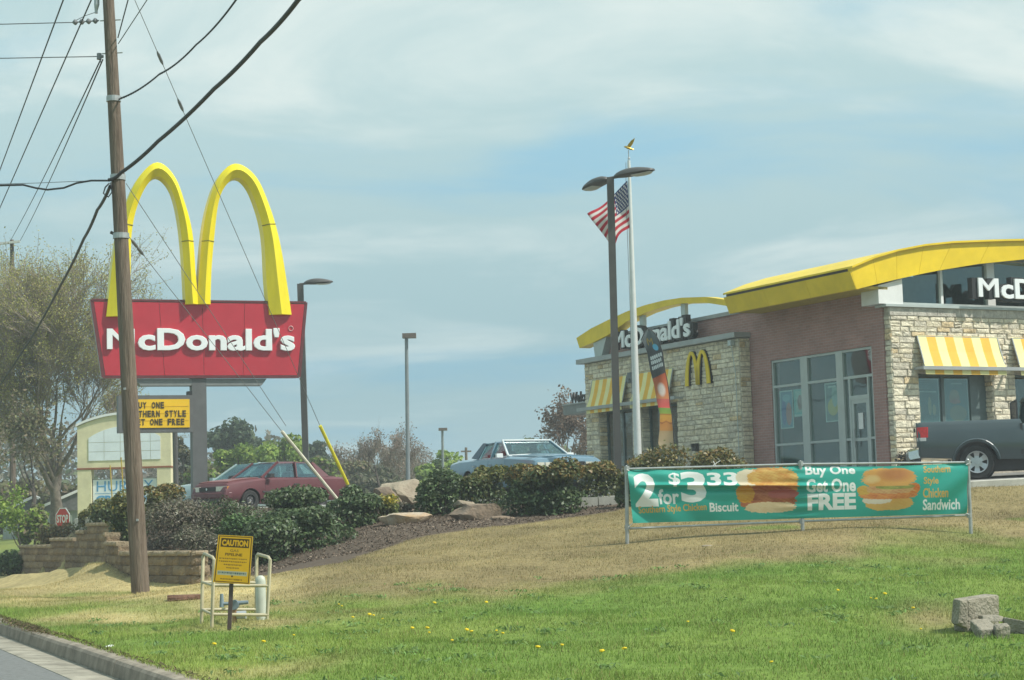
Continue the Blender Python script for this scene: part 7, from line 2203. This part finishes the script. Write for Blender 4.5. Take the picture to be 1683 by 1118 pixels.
def leafy_tree(label, px, py_base, py_top, wpx, D, seed, cols, n=5200, leaf=.16, crown_lo=.18, group='leafy trees beyond the lot', shape='round', bark=None, lumps=26, name='leafy_tree'):
    g = np.random.default_rng(seed); b0 = at(px, py_base, D); gz_ = h1(b0[0], b0[1]); H = float(at(px, py_top, D)[2]) - gz_; w = wpx * D / FPX
    t = thing(name, label, 'tree', (float(b0[0]), float(b0[1]), gz_ - .1), 0, group)
    L = []
    while len(L) < lumps:
        q = g.uniform(-1, 1, 3)
        e = np.linalg.norm(q)
        if shape == 'round' and e < .95: L.append(q)
        elif shape == 'cone' and np.hypot(q[0], q[1]) < (1 - q[2]) / 2 * .95 + .03: L.append(q)
        elif shape == 'pine' and e < .97 and (abs(q[2]) > .0): L.append(q * np.array([1, 1, .9]))
    L = np.array(L); zc = H * (crown_lo + 1) / 2; hz = H * (1 - crown_lo) / 2
    A = np.array([w / 2 * .86, w / 2 * .86, hz * .9]); Cn = L * A + np.array([0, 0, zc])
    Lr = g.uniform(.14, .27, lumps) * w * (.8 if shape != 'cone' else .7)
    k = g.integers(0, lumps, n); d = g.normal(size=(n, 3)); d /= np.linalg.norm(d, axis=1)[:, None]
    P = Cn[k] + d * (Lr[k] * (1 - .5 * g.random(n) ** 2))[:, None] * np.array([1, 1, .72])
    V, F = leaf_quads(P, d + .8 * g.normal(size=(n, 3)) + np.array([0, 0, .3]), leaf, g, .6)
    kc = g.uniform(.75, 1.25, lumps)[k]
    c = np.array(cols)[g.integers(0, len(cols), n)] * (g.uniform(.75, 1.25, n) * kc)[:, None]
    o = obj_np('crown', V, F, M_BUD, np.repeat(c, 4, 0), t)
    b = MB(); b.tube([(0, 0, -.3), (.04 * w, 0, H * .4), (0, 0, H * .82)], [.026 * H + .02, .018 * H, .006 * H], 7)
    for i in range(min(9, lumps)): e = Cn[i]; b.tube([(0, 0, H * (.25 + .4 * i / 9)), tuple(e * .55 + np.array([0, 0, H * .15])), tuple(e)], [.010 * H, .007 * H, .003 * H], 5)
    b.build('trunk', bark or M_BARK, t)
    return t


TREE_SEED = 4
YG = [(.40, .39, .11), (.35, .35, .10), (.38, .32, .12), (.29, .26, .12)]
BG = [(.19, .28, .055), (.22, .31, .06), (.16, .245, .055), (.26, .33, .075)]
OLV = [(.17, .175, .085), (.15, .16, .085), (.20, .185, .09), (.18, .145, .095)]
PIN = [(.062, .095, .055), (.075, .11, .062), (.05, .08, .05), (.10, .13, .07)]

bare_tree('huge spreading tree with yellow green buds filling the left side behind the pole', 95, 884, 386, 86.0, TREE_SEED, M_BARK, M_TWIG, maxl=6, trunk=.34, r0=.030, spread=.50, up=.15, kids=(4, 4, 8), wpx=285, buds=120000, bud_cols=YG, bud_size=.040, squash=1.0, twig_w=1.15, name='big_tree', shrink=.74, wig=.12)
bare_tree('bare grey tree at the far left edge with low arching boughs', -22, 905, 560, 74.0, 8, M_BARKD, M_TWIG, maxl=5, trunk=.34, r0=.028, spread=.72, up=.10, kids=(3, 4), buds=1500, bud_cols=OLV, bud_size=.07, twig_w=1.2)
bare_tree('bare dark tree standing between the left edge and the huge tree trunk', 46, 900, 640, 78.0, 12, M_BARKD, M_TWIG, maxl=5, trunk=.30, r0=.024, spread=.7, up=.12, kids=(3, 4), buds=2600, bud_cols=OLV, bud_size=.08, twig_w=1.2)
bare_tree('slim young tree with fresh green leaves left of the stop sign', 38, 912, 790, 60.0, 14, M_BARKD, M_BARKD, maxl=4, trunk=.4, r0=.016, spread=.5, up=.3, kids=(3, 4), buds=900, bud_cols=BG, bud_size=.06, group=None, name='young_tree')
leafy_tree('low green bushy tree left of the stop sign beneath the huge tree', 56, 915, 822, 60, 66.0, 15, OLV + BG, 1500, .10, .02)
bare_tree('bare brown tree right behind the huge tree in front of the reader board', 190, 880, 640, 98.0, 16, M_BARK, M_TWIG, maxl=5, trunk=.3, r0=.02, spread=.6, up=.2, kids=(3, 4), buds=1600, bud_cols=OLV, bud_size=.06, twig_w=1.1, wpx=130)
leafy_tree('dark olive thicket tree between the huge trunk and the cream sign', 118, 890, 790, 100, 92.0, 18, OLV, 2600, .15, .0, bark=M_BARKD)
leafy_tree('dark olive thicket tree at the far left under the bare boughs', 18, 905, 770, 120, 96.0, 19, OLV, 3000, .16, .0, bark=M_BARKD)
leafy_tree('grey olive tree seen between the cream sign and the sign post', 300, 845, 705, 92, 100.0, 20, [(.115, .115, .06), (.14, .13, .075), (.10, .105, .055)], 3600, .14, .0)
leafy_tree('tall dark pine with a broad rounded crown right of the sign post', 382, 835, 684, 100, 128.0, 21, PIN, 5200, .17, .42, shape='pine', bark=M_BARK, lumps=34, name='pine_tree')
leafy_tree('bright spring green tree under the pine behind the maroon car', 392, 835, 722, 104, 100.0, 22, BG, 4600, .14, .0)
leafy_tree('bright spring green tree with tallest top left of the oval lamp post', 468, 830, 697, 96, 102.0, 23, BG, 5200, .14, .02)
leafy_tree('low bright green tree between the two taller green trees', 432, 835, 735, 84, 98.0, 24, BG, 3000, .14, .0)
leafy_tree('olive scrub tree behind the maroon car front', 340, 840, 745, 84, 97.0, 25, OLV + BG, 3000, .14, .0)
leafy_tree('small dark pine top right of the oval lamp post', 524, 825, 716, 46, 134.0, 26, PIN, 1800, .17, .4, shape='pine', name='pine_tree')
leafy_tree('green scrub tree behind the yellow guy wire guard', 528, 828, 742, 76, 106.0, 27, BG + OLV, 2600, .15, .0)
leafy_tree('dull green scrub tree right of the yellow guy wire guard', 580, 826, 745, 80, 108.0, 28, OLV, 2600, .15, .0)
for k, (px_, tp, sd_, lb) in enumerate(((572, 722, 31, 'bare grey treelet thicket left of the crooked dead tree'), (606, 712, 32, 'bare grey tree directly behind the crooked dead tree'), (640, 700, 33, 'bare reddish tree just left of the grey box lamp post'), (664, 694, 34, 'bare brown tree behind the grey box lamp post'), (684, 722, 35, 'bare dark treelet right of the grey box lamp post'))):
    bare_tree(lb, px_, 822, tp, 112.0 + 2 * k, sd_, M_TWIG, M_TWIGR if k in (2, 3) else M_TWIG, maxl=5, trunk=.3, r0=.017, spread=.42, up=.30, kids=(4, 4), wpx=52, buds=1500, bud_cols=[(.25, .20, .165), (.27, .21, .17), (.21, .195, .15)], bud_size=.065, group='bare trees on the skyline', twig_w=1.5)
bare_tree('crooked dark dead tree standing against the sky left of the tan boulder', 630, 815, 678, 72.0, 36, M_BARKD, M_BARKD, maxl=3, trunk=.7, r0=.034, spread=.75, up=.12, kids=(3, 4), group=None, name='dead_tree', wig=.32, squash=.62)
leafy_tree('grey green scrub below the bare skyline trees', 626, 826, 764, 120, 104.0, 37, [(.12, .125, .075), (.10, .115, .06), (.14, .13, .09)], 3200, .15, .0)
leafy_tree('bright green tree right of the grey box lamp post, lower one', 700, 822, 752, 52, 104.0, 38, BG, 2000, .14, .0)
leafy_tree('bright green tree behind the small far lamp post', 733, 820, 735, 74, 116.0, 39, BG, 3200, .14, .0)
leafy_tree('tiny dark conifer top peeking over the blue sedan roof', 847, 815, 709, 34, 124.0, 40, PIN, 1500, .15, .2, shape='cone', name='pine_tree', lumps=16)
bare_tree('bare reddish brown tree below the drive-through canopy', 938, 800, 640, 92.0, 43, M_TWIGR, M_TWIGR, maxl=5, trunk=.28, r0=.02, spread=.55, up=.2, kids=(4, 4), wpx=74, buds=2200, bud_cols=[(.20, .14, .10), (.17, .13, .10)], bud_size=.09, squash=.62, twig_w=1.2)
bare_tree('bare grey tree behind the left corner of the stone wing', 960, 800, 672, 96.0, 44, M_TWIGR, M_TWIGR, maxl=5, trunk=.28, r0=.02, spread=.55, up=.22, kids=(3, 4), buds=1000, bud_cols=[(.20, .14, .10), (.17, .13, .10)], bud_size=.09, squash=.8, twig_w=1.2)
# farther wood closing the view: one mass nobody could count
g = np.random.default_rng(77); Vs, Cs = [], []
n = 26000; X = g.uniform(-75, 25, n); Y = g.uniform(150, 190, n)
hh = (5.4 + 1.0 * np.sin(X * .21) + .9 * np.sin(X * .57 + 1) + .5 * np.sin(X * 1.7)) * g.uniform(.0, 1.0, n) ** .6 * np.interp(X, [-75, -50, -30, 25], [2.2, 1.8, 1.0, .8])
P = np.c_[X, Y, 1.6 + hh]
V, F = leaf_quads(P, g.normal(size=(n, 3)) + np.array([0, -.4, .3]), .30, g, .6)
pal = np.array([(.15, .15, .105), (.165, .155, .12), (.135, .17, .085), (.175, .155, .125)]); c = pal[((np.sin(X * .15) + np.sin(X * .4 + 2) + 2) * 1.0).astype(int) % 4] * g.uniform(.75, 1.2, (n, 1))
o = obj_np('distant_wood', V, F, M_BUD, np.repeat(c, 4, 0)); o['kind'] = 'stuff'

# far houses glimpsed under the trees
def house(label, px, py_base, w, h, D, wallc, roofc, rz=0.2, group='houses glimpsed beyond the trees'):
    p = at(px, py_base, D); gz_ = h1(p[0], p[1]); gz_ = min(gz_, float(p[2])) 
    t = thing('house', label, 'house', (float(p[0]), float(p[1]), gz_), rz, group); dz = float(p[2]) - gz_
    b = MB(); b.box(-w / 2, w / 2, 0, 6, -.2, h + dz); wl_ = b.build('wall', wallc, t)
    b = MB(); b.prism([(-w / 2 - .4, h + dz), (w / 2 + .4, h + dz), (0, h + dz + w * .24)], lambda x, z, q: (x, q, z + .003), -.4, 6.4); b.build('roof', roofc, t)
    for s_ in (-1, 1): b = MB(); b.bar((s_ * (w / 2 + .4), -.42, h + dz), (0, -.42, h + dz + w * .24 + .04), .16, .12); b.build('verge_board', M_WHITE, t)
    for x in (-w * .25, w * .2):
        b = MB(); b.box(x - .45, x + .45, -.04, -.003, dz + h * .32, dz + h * .82); wn_ = b.build('window', M_WHITE, t)
        b = MB(); b.box(x - .36, x + .36, -.05, -.041, dz + h * .37, dz + h * .77); b.build('pane', M('far_pane', (.12, .16, .18), rough=.2), wn_)
    return t


M_SID = M('pale_siding', (.42, .46, .46), rough=.7, var=.08); M_SHI = M('grey_shingle', (.14, .145, .14), rough=.9, var=.2); M_SHR = M('reddish_shingle', (.23, .145, .125), rough=.9, var=.15)
house('pale sided house with white gable boards right behind the stop sign', 140, 880, 4.2, 1.2, 88.0, M_SID, M_SHI, .1)
house('pale blue grey house low behind the huge tree trunk left of the stop sign', 62, 892, 3.6, 1.4, 92.0, M_SID, M_SHI, -.1)

# ================================================================== GRASS, CHIPS, FLOWERS
M_BLADE = M_attr('grass_blade', rough=.75, spec=.25, var=.12, scale=2.0, trans=.25)


def blades(n, d0, d1, seed, want_green, hmin, hmax, wid, px0=-60, px1=1740):
    g = np.random.default_rng(seed)
    D = np.sqrt(g.uniform(d0 ** 2, d1 ** 2, n)); pxs = g.uniform(px0, px1, n); X = (pxs - PW / 2) / FPX * D; Y = D
    s, t = st(X, Y); k = (t > .13) & ~in_poly(X, Y, LOT); X, Y = X[k], Y[k]
    Zg = np.concatenate([hgt(a, b) for a, b in zip(np.array_split(X, 60), np.array_split(Y, 60))])
    c, gr, m = cover(X, Y, Zg); r_ = g.random(len(X))
    k = (m < .5) & ((gr > r_) if want_green else (gr < r_ * .9 + .05)); X, Y, Zg, c = X[k], Y[k], Zg[k], c[k]
    n = len(X); tuft = 1 + .45 * vnoise(X, Y, 31, 5.0)
    h = g.uniform(hmin, hmax, n) * tuft.clip(.35, 1.9); a = g.uniform(0, 6.28, n); ln = g.normal(0, .45, (n, 2)) * h[:, None]
    w = wid * g.uniform(.6, 1.4, n)
    B0 = np.c_[X - np.cos(a) * w, Y - np.sin(a) * w, Zg - .01]; B1 = np.c_[X + np.cos(a) * w, Y + np.sin(a) * w, Zg - .01]; T_ = np.c_[X + ln[:, 0], Y + ln[:, 1], Zg + h]
    V = np.stack([B0, B1, T_], 1).reshape(-1, 3)
    c = c * g.uniform(.8, 1.3, (n, 1)) * 1.32 * (1 + .14 * vnoise(X, Y, 33, 2.6))[:, None]
    if want_green:
        y_ = g.random(n) < .10; c[y_] = np.array([.24, .22, .08]) * g.uniform(.7, 1.2, (y_.sum(), 1))
    else:
        y_ = g.random(n) < .06; c[y_] = np.array([.11, .16, .035])
    return V, np.arange(3 * n).reshape(-1, 3), np.repeat(c, 3, 0)


V, F, c = blades(400000, 12.5, 36, 41, True, .018, .05, .0042)
tag(obj_np('grass', V, F, M_BLADE, c), kind='stuff')
V, F, c = blades(280000, 19, 44, 42, False, .016, .045, .0046)
tag(obj_np('dry_grass', V, F, M_BLADE, c), kind='stuff')
# bark chips on the mulch bed
g = np.random.default_rng(51); n = 60000
X = g.uniform(-14, 3.5, n); Y = g.uniform(34, 54, n); k = (in_poly(X, Y, MULCH_W) | in_poly(X, Y, PLANTER_W)) & ~in_poly(X, Y, LOT); X, Y = X[k], Y[k]; n = len(X)
Zg = np.concatenate([hgt(a, b) for a, b in zip(np.array_split(X, 20), np.array_split(Y, 20))])
V, F = leaf_quads(np.c_[X, Y, Zg + g.uniform(.005, .035, n)], g.normal(size=(n, 3)) * .5 + np.array([0, 0, 1.]), .030, g, .4)
pal = np.array([(.17, .13, .10), (.12, .09, .07), (.24, .19, .145), (.09, .07, .055)]); c = pal[g.integers(0, 4, n)] * g.uniform(.7, 1.3, (n, 1))
tag(obj_np('bark_chips', V, F, M_attr('bark_chip', rough=.95, spec=.1, var=.1), np.repeat(c, 4, 0)), kind='stuff')

# dead thatch creeping over the kerb, and coarser weed clumps in the lawn
g = np.random.default_rng(61); n = 2600
S_ = np.where(g.random(n) < .6, g.normal(24.6, 1.1, n), g.uniform(12, 36, n)); T_ = np.abs(g.normal(0, .06, n)); T_ = .21 - np.where(np.abs(S_ - 24.6) < 2.2, T_ * 1.6, T_ * .5)
X, Y = xy(S_, T_)
V, F = leaf_quads(np.c_[X, Y, .153 + g.uniform(0, .03, n)], g.normal(size=(n, 3)) * .6 + np.array([0, 0, 1.]), .03, g, .22)
pal = np.array([(.14, .105, .06), (.20, .155, .085), (.10, .08, .05), (.12, .15, .04)]); tag(obj_np('thatch', V, F, M_BLADE, np.repeat(pal[g.integers(0, 4, n)], 4, 0)), kind='stuff')
Vs, Cs = [], []
for k in range(150):
    D_ = g.uniform(13.5, 27); X0 = (g.uniform(-700, 1680 - PW / 2 + 0) if False else (g.uniform(120, 1690) - PW / 2)) / FPX * D_
    s0_, t0_ = st(X0, D_)
    if t0_ < .4: continue
    z0_ = h1(X0, D_); m_ = int(g.integers(14, 34)); r_ = g.uniform(.05, .13)
    C = np.c_[X0 + g.normal(0, r_, m_), D_ + g.normal(0, r_, m_), z0_ + g.uniform(.015, .05, m_)]
    V, F = leaf_quads(C, g.normal(size=(m_, 3)) * .8 + np.array([0, -.3, 1.]), .028, g, .35); Vs.append(V)
    Cs.append(np.repeat(np.array([(.15, .26, .07), (.18, .27, .08), (.14, .22, .08)])[g.integers(0, 3, m_)] * g.uniform(.8, 1.25, (m_, 1)), 4, 0))
V = np.concatenate(Vs); tag(obj_np('weeds', V, np.arange(len(V)).reshape(-1, 4), M_BLADE, np.concatenate(Cs)), kind='stuff')

# dandelions
b = MB(); b.tube([(0, 0, -.02), (.004, 0, .085)], .003, 4); M_DST = M('dandelion_stalk', (.12, .18, .05), rough=.8); M_DAN = M('dandelion_yellow', (.72, .52, .01), rough=.8, var=.1)
stalk_me = b.mesh('stalk', M_DST)
b = MB(); b.loft([[(r_ * math.cos(a) * (1 + .12 * math.sin(5 * a)), r_ * math.sin(a), z) for a in np.linspace(0, 2 * math.pi, 10, endpoint=False)] for r_, z in ((.006, .083), (.028, .096), (.022, .108), (.004, .111))])
flo_me = b.mesh('flower_head', M_DAN)
DPX = [(578, 1024), (606, 1022), (612, 1020), (630, 1024), (676, 1044), (700, 1045), (704, 1048), (742, 1062), (764, 1048), (776, 1050), (816, 1044), (824, 1051), (882, 1080), (922, 1072), (1022, 1075), (1026, 1080), (992, 1086), (560, 1003), (556, 1000), (712, 1002), (798, 1000), (1430, 990), (1442, 993), (1452, 988), (1500, 1010), (1512, 1042), (1376, 980), (1200, 1052), (1270, 1100), (1130, 1030), (430, 1068), (350, 1072), (482, 1052)]
first = None
for k, (a, c_) in enumerate(DPX):
    p = land(a, c_, 10, 34)
    if p is None: continue
    r_ = bpy.data.objects.new('dandelion', None); COL.objects.link(r_); r_.location = tuple(p); r_.rotation_euler = (.25 * math.sin(k), .2 * math.cos(2 * k), k)
    r_.scale = (1 + .3 * math.sin(k * 1.7),) * 3
    r_.scale = [v * .72 for v in r_.scale]
    tag(r_, 'small yellow dandelion in the mown green grass', 'dandelion', 'dandelions in the lawn')
    for nm, me in (('stalk', stalk_me), ('flower_head', flo_me)):
        o = bpy.data.objects.new(nm, me); COL.objects.link(o); o.parent = r_
# scraps of litter and clippings
for k, (px_, py_, lb) in enumerate(((180, 1063, 'scrap of white paper in the grass by the kerb'), (1162, 898, 'pale bare stone showing on the dry bank'))):
    p = land(px_, py_, 10, 40); b = MB(); b.blob((0, 0, .0), (.07 + .06 * k, .05, .025), 60 + k, 2, .5)
    o = b.build('scrap' if k == 0 else 'stone', M_WHITE if k == 0 else M_RK1, None, loc=tuple(p)); tag(o, lb, 'litter' if k == 0 else 'stone')

# ================================================================== HAZE
hz_ = MB(); hz_.box(-790, 790, -790, 790, -1.6, 17.5)
hm = bpy.data.materials.new('haze_air'); hm.use_nodes = True
hn, hl = hm.node_tree.nodes, hm.node_tree.links; hn.clear()
ho = hn.new('ShaderNodeOutputMaterial'); hv = hn.new('ShaderNodeVolumePrincipled')
hv.inputs['Color'].default_value = (0.90, 0.97, 1.0, 1); hv.inputs['Density'].default_value = 0.00125; hv.inputs['Anisotropy'].default_value = 0.1
hl.new(hv.outputs[0], ho.inputs['Volume'])
MATS['haze_air'] = hm
haze = hz_.build('haze', hm); haze['kind'] = 'stuff'
